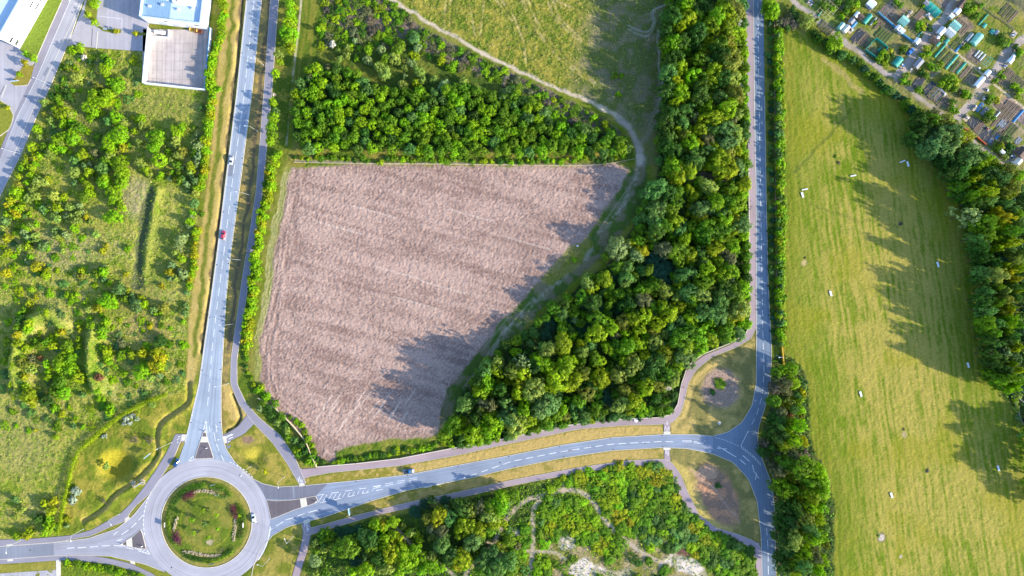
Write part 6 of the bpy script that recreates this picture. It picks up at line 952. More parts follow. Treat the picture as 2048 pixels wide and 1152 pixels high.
wall_run("yard_wall", [(420, 55), (408.5, 178)], 2.4, .3, M_WHITE, "coping", "thin white east wall of the yard beside the lime trees", "wall", M_BLUE)
wall_run("bay_wall", [(299, 72.5), (336, 75)], 1.1, .5, M_WHITE, "coping", "low white wall closing the sunken loading bay", "wall"); wall_run("bay_wall", [(337, 75), (337.5, 60)], 1.1, .4, M_WHITE, "coping", "short white side wall of the loading bay", "wall")
r = empty("trailer", (*G(323, 67), .05), math.radians(-6)); tag(r, "white tank trailer standing in the yard's loading bay", "trailer"); mb = MB(); mb.tube([(-2.3, 0, 1.5), (-2.2, 0, 1.5), (2.2, 0, 1.5), (2.3, 0, 1.5)], .85, M_WHITE, 14); mb.build("tank", r, smooth=False); mb = MB(); mb.box((0, 0, .6), (4.6, 1.2, .25), M_DARK); mb.tube([(2.2, 0, .6), (3.4, 0, .55)], .07, M_DARK); mb.build("chassis", r)
for sx in (-1.3, -.3):
    for sy in (-.75, .75): mb = MB(); mb.tube([(sx, sy - .14, .42), (sx, sy + .14, .42)], .4, M_DARK, 14); mb.build("wheel", r)
for px, py, c, lab in ((388, 61, mat("yellow_container", (.50, .36, .08), .6, .1, 2), "yellow waste skip beneath the white hall's south front"), (399, 64, M_RUST, "rust-red waste skip beside the yellow one in the yard")):
    r = empty("skip", (*G(px, py), .06), math.radians(-8)); tag(r, lab, "skip"); mb = MB(); q = [(-1.5, 0), (1.5, 0), (1.9, 1.2), (-1.9, 1.2)]
    for y_ in (-.8, .8): mb.add([(x, y_ - .04, z) for x, z in q] + [(x, y_ + .04, z) for x, z in q], [(0, 1, 2, 3), (7, 6, 5, 4), (0, 4, 5, 1), (1, 5, 6, 2), (2, 6, 7, 3), (3, 7, 4, 0)], c)
    mb.box((0, 0, .05), (3, 1.6, .08), c); mb.box((-1.7, 0, .62), (.08, 1.6, 1.15), c); mb.box((1.7, 0, .62), (.08, 1.6, 1.15), c); mb.build("body", r)
    mb = MB(); mb.box((0, -.86, 1.2), (3.9, .1, .1), M_DARK); mb.box((0, .86, 1.2), (3.9, .1, .1), M_DARK); mb.build("rim", r)
# ------------------------------------------------------------------ cars
M_PAINTC = mat_obj("car_paint", .28, .03, 0, .6); M_TYRE = mat("tyre_rubber", (.015, .015, .016), .9, .1, 8); M_RIM = mat("alloy", (.45, .46, .48), .35, .05, 4, .8); M_LAMP = mat("clear_lamp", (.75, .78, .80), .1, .02, 4, 0, .8); M_TAIL = mat("red_lamp", (.35, .01, .012), .2, .05, 4)
def loft(mb, secs, m):          # cross-sections: (x, half width, z low, z high)
    vs = []; fs = []
    for x, w, z0, z1 in secs: b_ = min(.12, w * .2); vs += [(x, -w, z0), (x, -w, z1 - b_), (x, -w + b_, z1), (x, w - b_, z1), (x, w, z1 - b_), (x, w, z0)]
    for i in range(len(secs) - 1):
        for k in range(6): fs.append((i * 6 + k, i * 6 + (k + 1) % 6, (i + 1) * 6 + (k + 1) % 6, (i + 1) * 6 + k))
    fs += [tuple(range(6))[::-1], tuple(range(len(secs) * 6 - 6, len(secs) * 6))]; mb.add(vs, fs, m)
def make_car(name, cat, pickup=False):
    r = empty(name); r["category"] = cat; L = 2.55 if pickup else 2.1; mb = MB()
    if pickup: secs = [(-2.55, .86, .45, .95), (-2.45, .9, .38, 1.02), (1.1, .92, .35, 1.05), (1.9, .92, .38, 1.02), (2.45, .85, .42, .92), (2.6, .74, .5, .8)]
    else: secs = [(-2.12, .72, .45, .82), (-2.0, .83, .34, .93), (-1.2, .88, .28, .98), (.8, .88, .28, .96), (1.5, .85, .3, .88), (2.0, .78, .36, .76), (2.15, .64, .44, .66)]
    loft(mb, secs, M_PAINTC); mb.build("body", r)
    if pickup: cab = ((-.15, .80, 1.04, 1.08), (.05, .72, 1.04, 1.78), (.95, .70, 1.04, 1.80), (1.65, .80, 1.02, 1.08))
    else: cab = ((-1.95, .76, .90, .96), (-1.35, .68, .94, 1.40), (.25, .67, .94, 1.45), (1.15, .78, .92, .96))
    mb = MB(); loft(mb, cab, M_GLASS); mb.build("window", r)
    mb = MB(); a, b_ = cab[1], cab[2]; loft(mb, [(a[0] + .05, a[1] - .02, a[3] - .03, a[3] + .03), (b_[0] - .05, b_[1] - .02, b_[3] - .03, b_[3] + .03)], M_PAINTC); mb.build("roof", r)
    if pickup:
        mb = MB(); mb.box((-1.35, 0, 1.055), (2.2, 1.55, .06), M_DARK); mb.build("load_bed", r); mb = MB()
        for s in (-1, 1): mb.box((-1.35, s * .85, 1.2), (2.3, .1, .32), M_PAINTC)
        mb.box((-2.5, 0, 1.2), (.1, 1.75, .32), M_PAINTC); mb.build("bed_side", r)
        mb = MB(); loft(mb, [(1.75, .84, .98, 1.07), (2.35, .8, .9, 1.0)], M_WHITE); mb.build("bonnet", r)
    for sx in (-1.3 if not pickup else -1.6, 1.3 if not pickup else 1.65):
        for sy in (-.8, .8):
            mb = MB(); mb.tube([(sx, sy - .11, .33), (sx, sy + .11, .33)], .33, M_TYRE, 16); w = mb.build("wheel", r); mb = MB(); mb.tube([(sx, sy - .125, .33), (sx, sy + .125, .33)], .19, M_RIM, 10); mb.build("rim", w)
    for s in (-1, 1):
        mb = MB(); mb.box((L - .12 if not pickup else 2.42, s * .58, .66 if not pickup else .78), (.22, .3, .14), M_LAMP); mb.build("headlight", r); mb = MB(); mb.box((-L + .03 if not pickup else -2.54, s * .62, .74), (.12, .24, .16), M_TAIL); mb.build("tail_light", r)
        mb = MB(); mb.box((.72 if not pickup else 1.2, s * .98, 1.0), (.14, .2, .13), M_PAINTC); mb.build("wing_mirror", r)
    return r
def paint_tree(o, col):
    for ch in o.children:
        if ch.name.split(".")[0] in ("body", "roof", "wing_mirror", "bed_side"): ch.color = (*col, 1)
car = make_car("car", "car")
for i, (px, py, dx, dy, z, col, lab) in enumerate(((463.5, 321, -2.6, 19, .035, (.50, .52, .55), "silver car driving alone on the long main road"), (447.5, 470.5, 2.4, -19, .035, (.45, .02, .06), "red car driving up the main road past the scrub"), (354, 925, 8, -15, .045, (.01, .06, .20), "dark blue car joining the roundabout's north side"), (508.5, 1036, -3, -20, .045, (.62, .68, .75), "pale silver car circling the roundabout's east side"))):
    o = car if i == 0 else copy_tree(car); o.location = (*G(px, py), z); o.rotation_euler.z = math.atan2(-dy, dx); o["label"] = lab; paint_tree(o, col)
o = make_car("pickup_truck", "pickup", True); o["label"] = "blue pickup truck with a white bonnet parked on the grass verge"; o.location = (*G(818, 942), .02); o.rotation_euler.z = math.radians(6); paint_tree(o, (.03, .19, .48))
# cars and vans by the allotment tracks
for px, py, an, col, lab in ((1819.5, 104, 42, (.03, .16, .5), "blue car parked by the allotment's first cross track"), (2026, 112, 50, (.75, .76, .78), "white car parked uppermost beside the second cross track")):
    o = copy_tree(car); o.location = (*G(px, py), .05); o.rotation_euler.z = math.radians(an); o["label"] = lab; paint_tree(o, col)
# ------------------------------------------------------------------ lamp posts and signs
def make_lamp():
    r = empty("street_lamp"); r["category"] = "street lamp"; r["group"] = "street lamps along the roads"
    mb = MB(); mb.lathe([(.11, 0), (.11, 1.1), (.075, 1.2), (.055, 9.2)], M_STEEL, n=10); mb.build("pole", r); mb = MB(); mb.tube([(0, 0, 9.15), (.5, 0, 9.32), (1.4, 0, 9.42), (2.1, 0, 9.45)], .05, M_STEEL, 8); mb.build("arm", r)
    mb = MB(); loft(mb, [(1.95, .08, 9.38, 9.50), (2.1, .15, 9.36, 9.53), (2.6, .16, 9.36, 9.52), (2.75, .08, 9.38, 9.48)], M_WHITE); hd = mb.build("lamp_head", r); mb = MB(); mb.box((2.35, 0, 9.35), (.45, .22, .04), M_LAMP); mb.build("lens", hd); mb = MB(); mb.lathe([(.2, -.05), (.2, .06), (.12, .08)], M_STEEL, n=10); mb.build("base_plate", r); return r
lamp = make_lamp()
for i, (px, py, dx, dy, lab) in enumerate(((527, 130, -1, -.1, "lamp post by the main road nearest the plantation corner"), (515, 262, -1, -.1, "lamp post by the main road above the silver car"), (498, 390, -1, -.1, "lamp post by the main road level with the field's top"), (481, 520, -1, -.05, "lamp post by the main road just below the red car"), (466, 648, -1, 0, "lamp post by the main road opposite the yellow broom"), (457, 767, -1, .1, "lamp post where the main road starts to widen"), (463, 868, -1, .3, "lamp post at the roundabout's northern crossing"), (173, 22, -.9, -.45, "lamp post on the estate road beside the car park verge"), (103, 171, -.9, -.4, "lamp post on the estate road by the scrub"), (43, 308, -.95, -.3, "lowest lamp post on the estate road"), (239, 1028, 7, 9, "lamp post on the north-western footway by the pale slab"), (167, 1058, 0, 1, "lamp post on the western footway near the shorter hedge"), (41, 1081, .05, 1, "westernmost lamp post on the western road"), (502.7, 932, -5, 9, "lamp post at the kerb north-east of the roundabout"), (569, 954, .1, 1, "lamp post east of the roundabout on the triangular verge"), (586, 1073, -4, -10, "lamp post south of the link road's mouth"), (539, 1117, -11, -4, "lamp post on the verge south-east of the roundabout"), (343, 885, -.6, .3, "lamp post beside the north-western crossing"), (1553, 711, -1, 0, "lamp post on the lane by the yellow barrier"))):
    o = lamp if i == 0 else copy_tree(lamp); o.location = (*G(px, py), .03); o.rotation_euler.z = math.atan2(-dy, dx); o["label"] = lab
M_SIGNB = mat("sign_back", (.62, .64, .66), .5, .05, 2); M_SIGNW = mat("sign_white", (.82, .82, .82), .4, .03, 2); M_BLACK = mat("sign_black", (.015, .015, .015), .4, .05, 2)
def sign(px, py, ang, w, h, z0, label, chevron=False):
    r = empty("chevron_sign" if chevron else "road_sign", (*G(px, py), 0), ang); tag(r, label, "sign")
    for s in (-1, 1): mb = MB(); mb.tube([(s * w * .32, 0, -.1), (s * w * .32, 0, z0 + h)], .045, M_STEEL, 8); mb.build("post", r)
    mb = MB(); mb.box((0, -.07, z0 + h / 2), (w, .05, h), M_BLACK if chevron else M_SIGNW); mb.box((0, -.035, z0 + h / 2), (w - .04, .02, h - .04), M_SIGNB); p = mb.build("panel", r)
    if chevron:
        mb = MB(); k = 3
        for i in range(k):
            cx = (i - 1) * w / 3; mb.add([(cx - .3, -.1, z0 + h - .1), (cx, -.1, z0 + h - .1), (cx + .3, -.1, z0 + h / 2), (cx, -.1, z0 + .1), (cx - .3, -.1, z0 + .1), (cx, -.1, z0 + h / 2)], [(0, 5, 2, 1), (5, 4, 3, 2)], M_SIGNW)
        mb.build("chevron_mark", p)
    else: mb = MB(); mb.box((0, -.1, z0 + h * .5), (w - .3, .012, h - .3), M_BLUE); mb.build("face", p)
sign(701.5, 1019, math.radians(100), 3.1, 2.3, 2.6, "big direction sign on two posts between link road and southern footpath"); sign(300, 909, math.radians(40), 3.6, 1.8, 1.8, "wide white sign beside the swale, upper of the two there"); sign(281, 967, math.radians(35), 4.0, 2.0, 1.4, "wide white sign beside the white flowering bush, lower of the two there")
sign(97, 1019, math.radians(50), 2.2, 1.4, .5, "small pale board standing in the scrub left of the shorter hedge"); sign(33, 163, math.radians(8), 3.4, 1.2, .6, "white entrance board on the small dry forecourt verge"); sign(213, 60, math.radians(0), 1.6, 1.6, .3, "white entrance board on the car park's curved island")
for px, py, a, lab in ((332, 1048, 90, "chevron board on the roundabout's west edge"), (427.5, 968.5, 10, "chevron board on the roundabout's north edge"), (489, 1048, 270, "chevron board on the roundabout's east edge"), (425.5, 1126, 190, "chevron board on the roundabout's south edge")): sign(px, py, math.radians(a), 2.4, 1.3, .9, lab, True)
def bollard(px, py, lab):
    r = empty("traffic_bollard", (*G(px, py), .17)); tag(r, lab, "bollard"); mb = MB(); mb.box((0, 0, .55), (.42, .3, 1.1), M_SIGNW, 0, .85); mb.build("body", r); mb = MB(); mb.lathe([(.26, 0), (.26, .08), (.2, .1)], M_DARK); mb.build("base", r); mb = MB(); mb.tube([(-.16, 0, .8), (.16, 0, .8)], .14, M_BLUE, 12); mb.build("face", r)
for a in ((632, 1003, "white keep-left bollard at the east island's pointed end"), (411, 863, "white keep-left bollard at the north island's tip"), (245, 1087.5, "white keep-left bollard at the west island's tip"), (285, 1092, "white keep-left bollard on the west island by the ring"), (414, 896, "white bollard in the middle of the north island")): bollard(*a)
# ------------------------------------------------------------------ fences and low walls
def fence(name, pts, h, label, m=M_TIMBER, gap=3.0, boards=3, solid=False, t=.05):
    q = resample([G(*p) for p in smooth_line(pts, 5)] if len(pts) > 2 else [G(*p) for p in pts], step=gap); r = empty(name, (*q[0], 0)); tag(r, label, "fence"); b = MB(); o0 = q[0].copy(); q = q - o0
    for p, n_ in zip(q[:-1], q[1:]):
        d = np.hypot(*(n_ - p)); an = math.atan2(n_[1] - p[1], n_[0] - p[0]); c = (p + n_) / 2
        if solid: b.box((c[0], c[1], h / 2 + .03), (d, t, h - .06), m, an); b.box((c[0], c[1], h + .02), (d, t + .12, .05), m, an)
        else:
            for k in range(boards): b.box((c[0], c[1], h * (k + .8) / (boards + .3)), (d, t, .12), m, an)
    b.build("panel" if solid else "rail", r)
    for p in q[:96]: mb = MB(); mb.box((p[0], p[1], h / 2 + .02), (.13, .13, h + .14), m, 0, .9); mb.build("post", r)
    return r
fence("timber_fence", [(518.5, 795), (537, 806), (555, 818), (585, 848), (612, 881), (625, 911), (635, 933)], 1.8, "cream close-boarded fence curving between the shrubs and ploughed field", M_CREAM, 2.4, solid=True, t=.16)
fence("timber_fence", [(1547, 16), (1548, 200), (1549.5, 380), (1553, 600), (1557, 684)], 1.25, "brown timber fence at the lane hedge's shaded foot", mat("brown_timber", (.30, .20, .13), .85, .2, 2), 2.9, solid=True, t=.10)
fence("wire_fence", [(590, 325), (700, 327), (900, 328.5), (1060, 330.5), (1190, 330.5), (1268, 318)], 1.1, "long low post fence between plantation margin and ploughed field", M_CREAM, 4.5)
fence("metal_rail", [(2021, 786), (2034, 795), (2075, 826)], 1.3, "grey metal rail in the meadow's corner by the tree belt", M_STEEL, 3.0); fence("meadow_fence", [(2026, 795), (2034, 822), (2048, 856), (2075, 905)], 1.3, "pale meadow boundary fence below the grey rail", M_STEEL, 3.0)
fence("field_gate", [(1271, 316), (1287, 318)], 1.2, "pale timber gate across the dirt track by the plantation's tip", M_CREAM, 1.9)
M_YEL = mat("yellow_board", (.66, .38, .03), .5, .08, 2); M_RED = mat("red_board", (.55, .10, .04), .5, .1, 2); M_TEAL = mat("teal_net", (.04, .36, .30), .7, .15, 2)
fence("yellow_barrier", [(1561.5, 685), (1563, 700), (1566, 730)], 1.5, "yellow barrier boards beside the lane above the roadside trees", M_YEL, 2.2, solid=True, t=.30); fence("red_barrier", [(1924, 252), (1929, 260), (1935, 261)], 1.2, "short zigzag of orange-red barriers closing the allotment track", M_RED, 1.5, solid=True, t=.2); fence("red_barrier", [(1952, 275), (1970, 290)], 1.1, "long straight orange-red barrier beside the black plots", M_RED, 1.8, solid=True, t=.2)
M_BRICK = mat("pale_brick", (.42, .31, .24), .85, .15, 2); M_COPE = mat("pale_coping", (.60, .52, .44), .85, .08, 1)
wl_pts = [(1486, 317), (1496, 317), (1497, 420), (1498, 650), (1490, 668), (1455, 688), (1405, 708), (1388, 720), (1374, 733), (1362, 768), (1355, 807), (1349, 818), (1339, 829), (1317, 834.5), (1224, 838.5), (1124, 851.5), (1024, 873.5), (912, 894.5), (799, 916.5), (712, 926.5), (636, 933)]
wall_run("boundary_wall", wl_pts, .9, .28, M_BRICK, "coping", "long low brick wall with pale coping around the middle wood", "wall", M_COPE, 0, False)
# curved stone bands on the roundabout
M_STONE = mat("rubble_stone", (.40, .33, .22), .9, .3, 2.5)
def stone_band(pts, w, label):
    q = smooth_line(pts, 8); rng = random.Random(int(pts[0][0])); r = empty("stone_band", (*G(*q[0]), zg(*G(*q[0])))); tag(r, label, "stone band", "stone bands on the roundabout"); mb = MB(); o0 = G(*q[0]); q = resample(q, step=.55 / K)
    for x, y in q:
        x, y = G(x, y)
        for k in range(5):
            a = rng.uniform(-w / 2, w / 2); b_ = rng.uniform(-w / 2, w / 2); s = rng.uniform(.3, .55); mb.lathe([(s * .5, -.3), (s * .55, .2), (s * .3, .45 * rng.uniform(.7, 1.2))], M_STONE, (x - o0[0] + a, y - o0[1] + b_, .1), 6)
    mb.build("stone", r)
stone_band([(390, 982), (408, 981), (425, 984), (436, 990)], 1.5, "pale stone band along the upper planting arc"); stone_band([(473, 1036), (471, 1050), (469, 1062), (468, 1078)], 1.5, "pale stone band with a bulged foot on the eastern arc"); stone_band([(356, 1034), (352, 1046), (349, 1058)], 1.3, "pale stone band above the south-west purple bed"); stone_band([(369, 1104), (385, 1104), (405, 1109), (430, 1111), (440, 1108)], 1.5, "longest pale stone band along the lower arc")
# white boards on the meadow
def board(px, py, w, d, ang, lab):
    r = empty("white_board", (*G(px, py), .02), ang); tag(r, lab, "board", "white boards on the meadow"); mb = MB(); n = 5
    for k in range(n): mb.box((0, (k - (n - 1) / 2) * d / n, .34), (w, d / n - .02, .05), M_SIGNW)
    mb.build("deck", r)
    for s in (-1, 1): mb = MB(); mb.box((s * (w / 2 - .15), 0, .15), (.1, d - .1, .32), M_WHITE); mb.build("trestle", r)
tilt = math.radians(-73)
for px, py, lab in ((1604.5, 390, "white board below a thin one at the meadow's upper west"), (1661, 587, "white board alone on the meadow's sunlit western half"), (1875, 529, "white board in the middle of the tree belt's shade"), (1935.5, 730, "white board in the shade's lower end near the belt"), (1721, 788, "white board on the open meadow level with the junction"), (1782.5, 990, "white board on the meadow's lower middle"), (1996, 936, "white board at the meadow's east beside a lone shadow"), (1815, 328, "white board beside a thin tilted one in the upper shade")): board(px, py, 2.6, .95, tilt, lab)
for px, py, a, lab in ((1609, 379, 10, "thin white board just above another at the meadow's upper west"), (1706, 351.5, 10, "thin cream board alone on the meadow's upper half"), (1804.5, 323, 22, "thin tilted white board in the upper shade")): board(px, py, 2.8, .6, math.radians(a), lab)
for x, y, rr, c, lab in ((1672, 313, 3.4, 'm', "dark weedy heap on the upper meadow"), (1678, 325, 3.4, 'k', "pale brushwood at the dark heap's foot on the meadow"), (1802, 447, 3.6, 'k', "grey rubble heap at the shade's edge on the meadow"), (1856, 942, 3.2, 'k', "dark rubble heap on the lower meadow"), (1758, 1072, 3, 'm', "green weeds ringing the pale ash patch"), (1441, 768, 11, 'm', "green shrub mound inside the brown ring on the verge"), (1425, 785, 6, 'd', "small shrub beside the green mound on the verge"), (1437, 972, 6, 'd', "dark green shrub in the brown patch south of the junction"), (1150, 520, 5, 'l', "green shrub on the grassy spit at the field edge")): plant(x, y, rr, c, "weed_heap", "heap" if c == 'k' else "shrub", "", None, hf=.6, hmax=1, single=True, label=lab)
mb = MB(); mb.box((0, 0, .6), (1.0, .6, 1.2), mat("green_cabinet", (.06, .22, .20), .5, .05, 2)); mb.box((0, 0, 1.24), (1.1, .7, .08), M_DARK); o = mb.build("utility_cabinet", None, (*G(1421, 808), 0), .5); tag(o, "teal utility cabinet on the verge above the junction", "cabinet")
mb = MB(); mb.lathe([(.8, -.1), (.8, .12), (.7, .18)], M_COPE, n=18); o = mb.build("manhole", None, (*G(1438.5, 846), .02)); tag(o, "round pale manhole cover on the dry verge by the junction", "manhole")
mb = MB(); mb.lathe([(.35, 0), (.5, .3), (.4, .8), (.12, 1.0)], M_SIGNW, n=10); o = mb.build("sack", None, (*G(1155, 492), .05)); tag(o, "white sack left on the grassy spit at the field edge", "sack")
mb = MB(); mb.box((0, 0, .5), (1.7, 1.7, .06), M_SIGNW, .78); mb.box((0, 0, .22), (.2, .2, .5), M_DARK); o = mb.build("notice_table", None, (*G(1272, 840), .06)); tag(o, "white diamond-shaped board at the pavement's wall side", "board")
# ------------------------------------------------------------------ people on the footways
def person(px, py, ang, label, coat, leg):
    o = empty("person", (*G(px, py), .06), ang); tag(o, label, "person"); me = bpy.data.meshes.new("person_body")
    J = [(0, 0, .95), (0, 0, 1.2), (0, 0, 1.42), (0, .01, 1.52), (0, .03, 1.64), (.1, 0, .9), (.11, .14, .5), (.11, .12, .08), (.12, .26, .05), (-.1, 0, .9), (-.11, -.08, .5), (-.11, -.26, .1), (-.12, -.12, .05), (.2, 0, 1.4), (.25, -.08, 1.12), (.25, .06, .9), (-.2, 0, 1.4), (-.25, .08, 1.12), (-.25, .2, .92)]
    E = [(0, 1), (1, 2), (2, 3), (3, 4), (0, 5), (5, 6), (6, 7), (7, 8), (0, 9), (9, 10), (10, 11), (11, 12), (2, 13), (13, 14), (14, 15), (2, 16), (16, 17), (17, 18)]; R_ = [.16, .15, .16, .06, .11, .10, .07, .05, .045, .10, .07, .05, .045, .07, .05, .04, .07, .05, .04]
    me.from_pydata(J, E, []); b = bpy.data.objects.new("body", me); LINK(b); b.parent = o; md = b.modifiers.new("skin", 'SKIN'); 
    if not me.skin_vertices: bpy.context.view_layer.objects.active = b
    for i, v in enumerate(me.skin_vertices[0].data): v.radius = (R_[i], R_[i] * .8); v.use_root = (i == 0)
    b.modifiers.new("sub", 'SUBSURF').render_levels = 1; me.materials.append(coat)
    mb = MB(); mb.lathe([(.05, 1.60), (.11, 1.66), (.115, 1.74), (.06, 1.80)], M_DARK, (0, .02, 0), 10); mb.build("hair", o)
    mb = MB(); mb.lathe([(.17, .50), (.20, .95), (.15, 1.0)], leg, n=10); mb.build("coat_skirt", o)
M_COAT = mat("navy_cloth", (.03, .04, .08), .9, .1, 5); M_COAT2 = mat("dark_red_cloth", (.16, .03, .03), .9, .1, 5)
person(1501.5, 414, .1, "person in dark clothes walking along the lane footway", M_COAT, M_COAT); person(1366, 774, .4, "person in dark red walking on the curving footpath", M_COAT2, M_COAT); person(1500, 24, 3.1, "person in dark clothes at the top of the lane footway", M_COAT, M_DARK); person(494, 505, .2, "person in dark clothes on the shaded footpath near the red car", M_COAT, M_DARK)
# ------------------------------------------------------------------ allotments
AU = math.radians(-41.0)
def film(name, col, rough=.35, trans=.35):
    m, n, l, b = new_mat(name, rough); out = [q for q in n if q.type == 'OUTPUT_MATERIAL'][0]; z = n.new("ShaderNodeTexNoise"); z.inputs["Scale"].default_value = 1.5; tc = n.new("ShaderNodeTexCoord"); l.new(tc.outputs["Object"], z.inputs["Vector"])
    r_ = n.new("ShaderNodeMapRange"); r_.inputs[3].default_value = .7; r_.inputs[4].default_value = 1.3; l.new(z.outputs["Fac"], r_.inputs[0]); s = n.new("ShaderNodeVectorMath"); s.operation = 'SCALE'; s.inputs[0].default_value = col; l.new(r_.outputs[0], s.inputs["Scale"]); l.new(s.outputs[0], b.inputs["Base Color"])
    t = n.new("ShaderNodeBsdfTranslucent"); l.new(s.outputs[0], t.inputs["Color"]); mx = n.new("ShaderNodeMixShader"); mx.inputs[0].default_value = trans; l.new(b.outputs[0], mx.inputs[1]); l.new(t.outputs[0], mx.inputs[2]); l.new(mx.outputs[0], out.inputs["Surface"]); return m
F_TEAL, F_MINT, F_WHITE, F_GREY, F_BLUE = film("teal_film", (.04, .40, .32)), film("mint_film", (.30, .66, .56)), film("white_film", (.72, .74, .74)), film("grey_film", (.35, .40, .45)), film("blue_film", (.03, .24, .55))
T_BLACK = mat("black_sheeting", (.035, .04, .05), .5, .3, 1.5); T_BLUE = mat("blue_tarp", (.03, .17, .50), .55, .15, 1.2); T_GREYB = mat("grey_blue_sheet", (.16, .19, .24), .6, .25, 1.0); M_SOIL = mat("garden_soil", (.13, .09, .07), .95, .3, 2); M_WOOD = mat("bed_board", (.42, .33, .22), .85, .15, 2); M_BROWN = mat("brown_felt_roof", (.10, .065, .055), .8, .2, 2); M_CROP = mat("crop_green", (.10, .20, .02), .9, .35, 3); M_FELT = mat("grey_felt_roof", (.24, .24, .27), .8, .2, 2); M_SHEDW = mat("shed_boards", (.30, .20, .13), .85, .2, 2)
def at_(z, x, y):
    o = {'A': (1792, 0), 'B': (1536, 0), 'C': (1792, 160)}[z]; return (o[0] + x / 6, o[1] + y / 6)
def arch(r, L, W, h, m, hoop, name="cover", n=9):
    mb = MB(); pr = [(-W / 2 * math.cos(math.pi * i / n), h * math.sin(math.pi * i / n)) for i in range(n + 1)]; xs = np.linspace(-L / 2, L / 2, max(4, int(L / 1.0)))
    vs = [(x, y, z * (1 - .04 * (i % 2))) for i, x in enumerate(xs) for y, z in pr]; k = n + 1; fs = [(i * k + j, i * k + j + 1, (i + 1) * k + j + 1, (i + 1) * k + j) for i in range(len(xs) - 1) for j in range(n)]; fs += [tuple(range(k))[::-1], tuple(range((len(xs) - 1) * k, len(xs) * k))]; mb.add(vs, fs, m); mb.build(name, r)
    if hoop:
        for x in xs[::2]: mb = MB(); mb.tube([(x, y * 1.012, z * 1.012 + .01) for y, z in pr], .03, M_WHITE, 5); mb.build("hoop", r)
def shed(r, L, W, h, roof, wall):
    mb = MB(); mb.prism([(-L / 2, -W / 2), (L / 2, -W / 2), (L / 2, W / 2), (-L / 2, W / 2)], 0, h, wall); rh = W * .22; mb.add([(-L / 2, -W / 2, h), (-L / 2, W / 2, h), (-L / 2, 0, h + rh), (L / 2, -W / 2, h), (L / 2, W / 2, h), (L / 2, 0, h + rh)], [(0, 2, 1), (3, 4, 5)], wall); mb.build("wall", r)
    mb = MB(); e = .18
    for s in (-1, 1): mb.add([(-L / 2 - e, s * (W / 2 + e), h - .06), (L / 2 + e, s * (W / 2 + e), h - .06), (L / 2 + e, 0, h + rh + .05), (-L / 2 - e, 0, h + rh + .05), (-L / 2 - e, s * (W / 2 + e), h + .0), (L / 2 + e, s * (W / 2 + e), h + .0), (L / 2 + e, 0, h + rh + .12), (-L / 2 - e, 0, h + rh + .12)], [(0, 1, 2, 3), (7, 6, 5, 4), (0, 4, 5, 1), (1, 5, 6, 2), (3, 2, 6, 7), (0, 3, 7, 4)], roof)
    mb.build("roof", r); mb = MB(); mb.box((-L / 2 - .03, 0, .95), (.05, .8, 1.8), M_WOOD); mb.build("door", r); mb = MB(); mb.box((0, -W / 2 - .03, 1.3), (.7, .05, .6), M_GLASS); mb.build("window", r)
def glasshouse(r, L, W, h, m):
    rh = W * .28; mb = MB(); mb.add([(-L / 2, -W / 2, 0), (L / 2, -W / 2, 0), (L / 2, -W / 2, h), (-L / 2, -W / 2, h), (-L / 2, W / 2, 0), (L / 2, W / 2, 0), (L / 2, W / 2, h), (-L / 2, W / 2, h), (-L / 2, 0, h + rh), (L / 2, 0, h + rh)], [(0, 1, 2, 3), (4, 7, 6, 5), (3, 2, 9, 8), (7, 8, 9, 6), (0, 3, 8, 7, 4), (1, 5, 6, 9, 2)], m); mb.build("pane", r)
    mb = MB()
    for i in range(5):
        x = -L / 2 + L * i / 4; mb.tube([(x, -W / 2 - .02, 0), (x, -W / 2 - .02, h + .02), (x, 0, h + rh + .03), (x, W / 2 + .02, h + .02), (x, W / 2 + .02, 0)], .035, M_WHITE, 5)
    mb.tube([(-L / 2, 0, h + rh + .03), (L / 2, 0, h + rh + .03)], .04, M_WHITE, 5); mb.build("frame", r)
def bed(r, L, W, fill, edge=M_WOOD, rows=3, h=.3):
    mb = MB()
    for c, d in (((0, -W / 2, h / 2), (L, .07, h)), ((0, W / 2, h / 2), (L, .07, h)), ((-L / 2, 0, h / 2), (.07, W - .07, h)), ((L / 2, 0, h / 2), (.07, W - .07, h))): mb.box(c, d, edge)
    mb.build("edging", r); mb = MB(); mb.box((0, 0, h / 2 - .06), (L - .07, W - .07, h), M_SOIL); mb.build("soil", r); mb = MB(); rng = random.Random(int(L * 100 + W * 10))
    if fill is not None:
        for k in range(rows):
            y = (k - (rows - 1) / 2) * W / (rows + .3); x = -L / 2 + .3
            while x < L / 2 - .2: s = rng.uniform(.12, .24); mb.lathe([(s * .4, -.05), (s, .08), (s * .6, s * 1.2)], fill, (x, y, h - .08), 6); x += rng.uniform(.28, .5)
        mb.build("crop", r)
def sheeting(r, L, W, m, h=.12):
    n, k = max(4, int(L / .8)), max(4, int(W / .8)); rng = random.Random(int(L * 31 + W * 7)); vs = [(-L / 2 + L * i / n, -W / 2 + W * j / k, rng.uniform(.02, h) + .06) for i in range(n + 1) for j in range(k + 1)]; mb = MB(); mb.add(vs, [(i * (k + 1) + j, (i + 1) * (k + 1) + j, (i + 1) * (k + 1) + j + 1, i * (k + 1) + j + 1) for i in range(n) for j in range(k)], m); mb.build("sheet", r)
    mb = MB()
    for i in range(5): mb.box((rng.uniform(-L / 2, L / 2), rng.uniform(-W / 2, W / 2), h + .1), (rng.uniform(.8, min(2.2, L * .6)), .14, .1), M_WOOD, rng.uniform(-.4, .4))
    mb.build("batten", r)
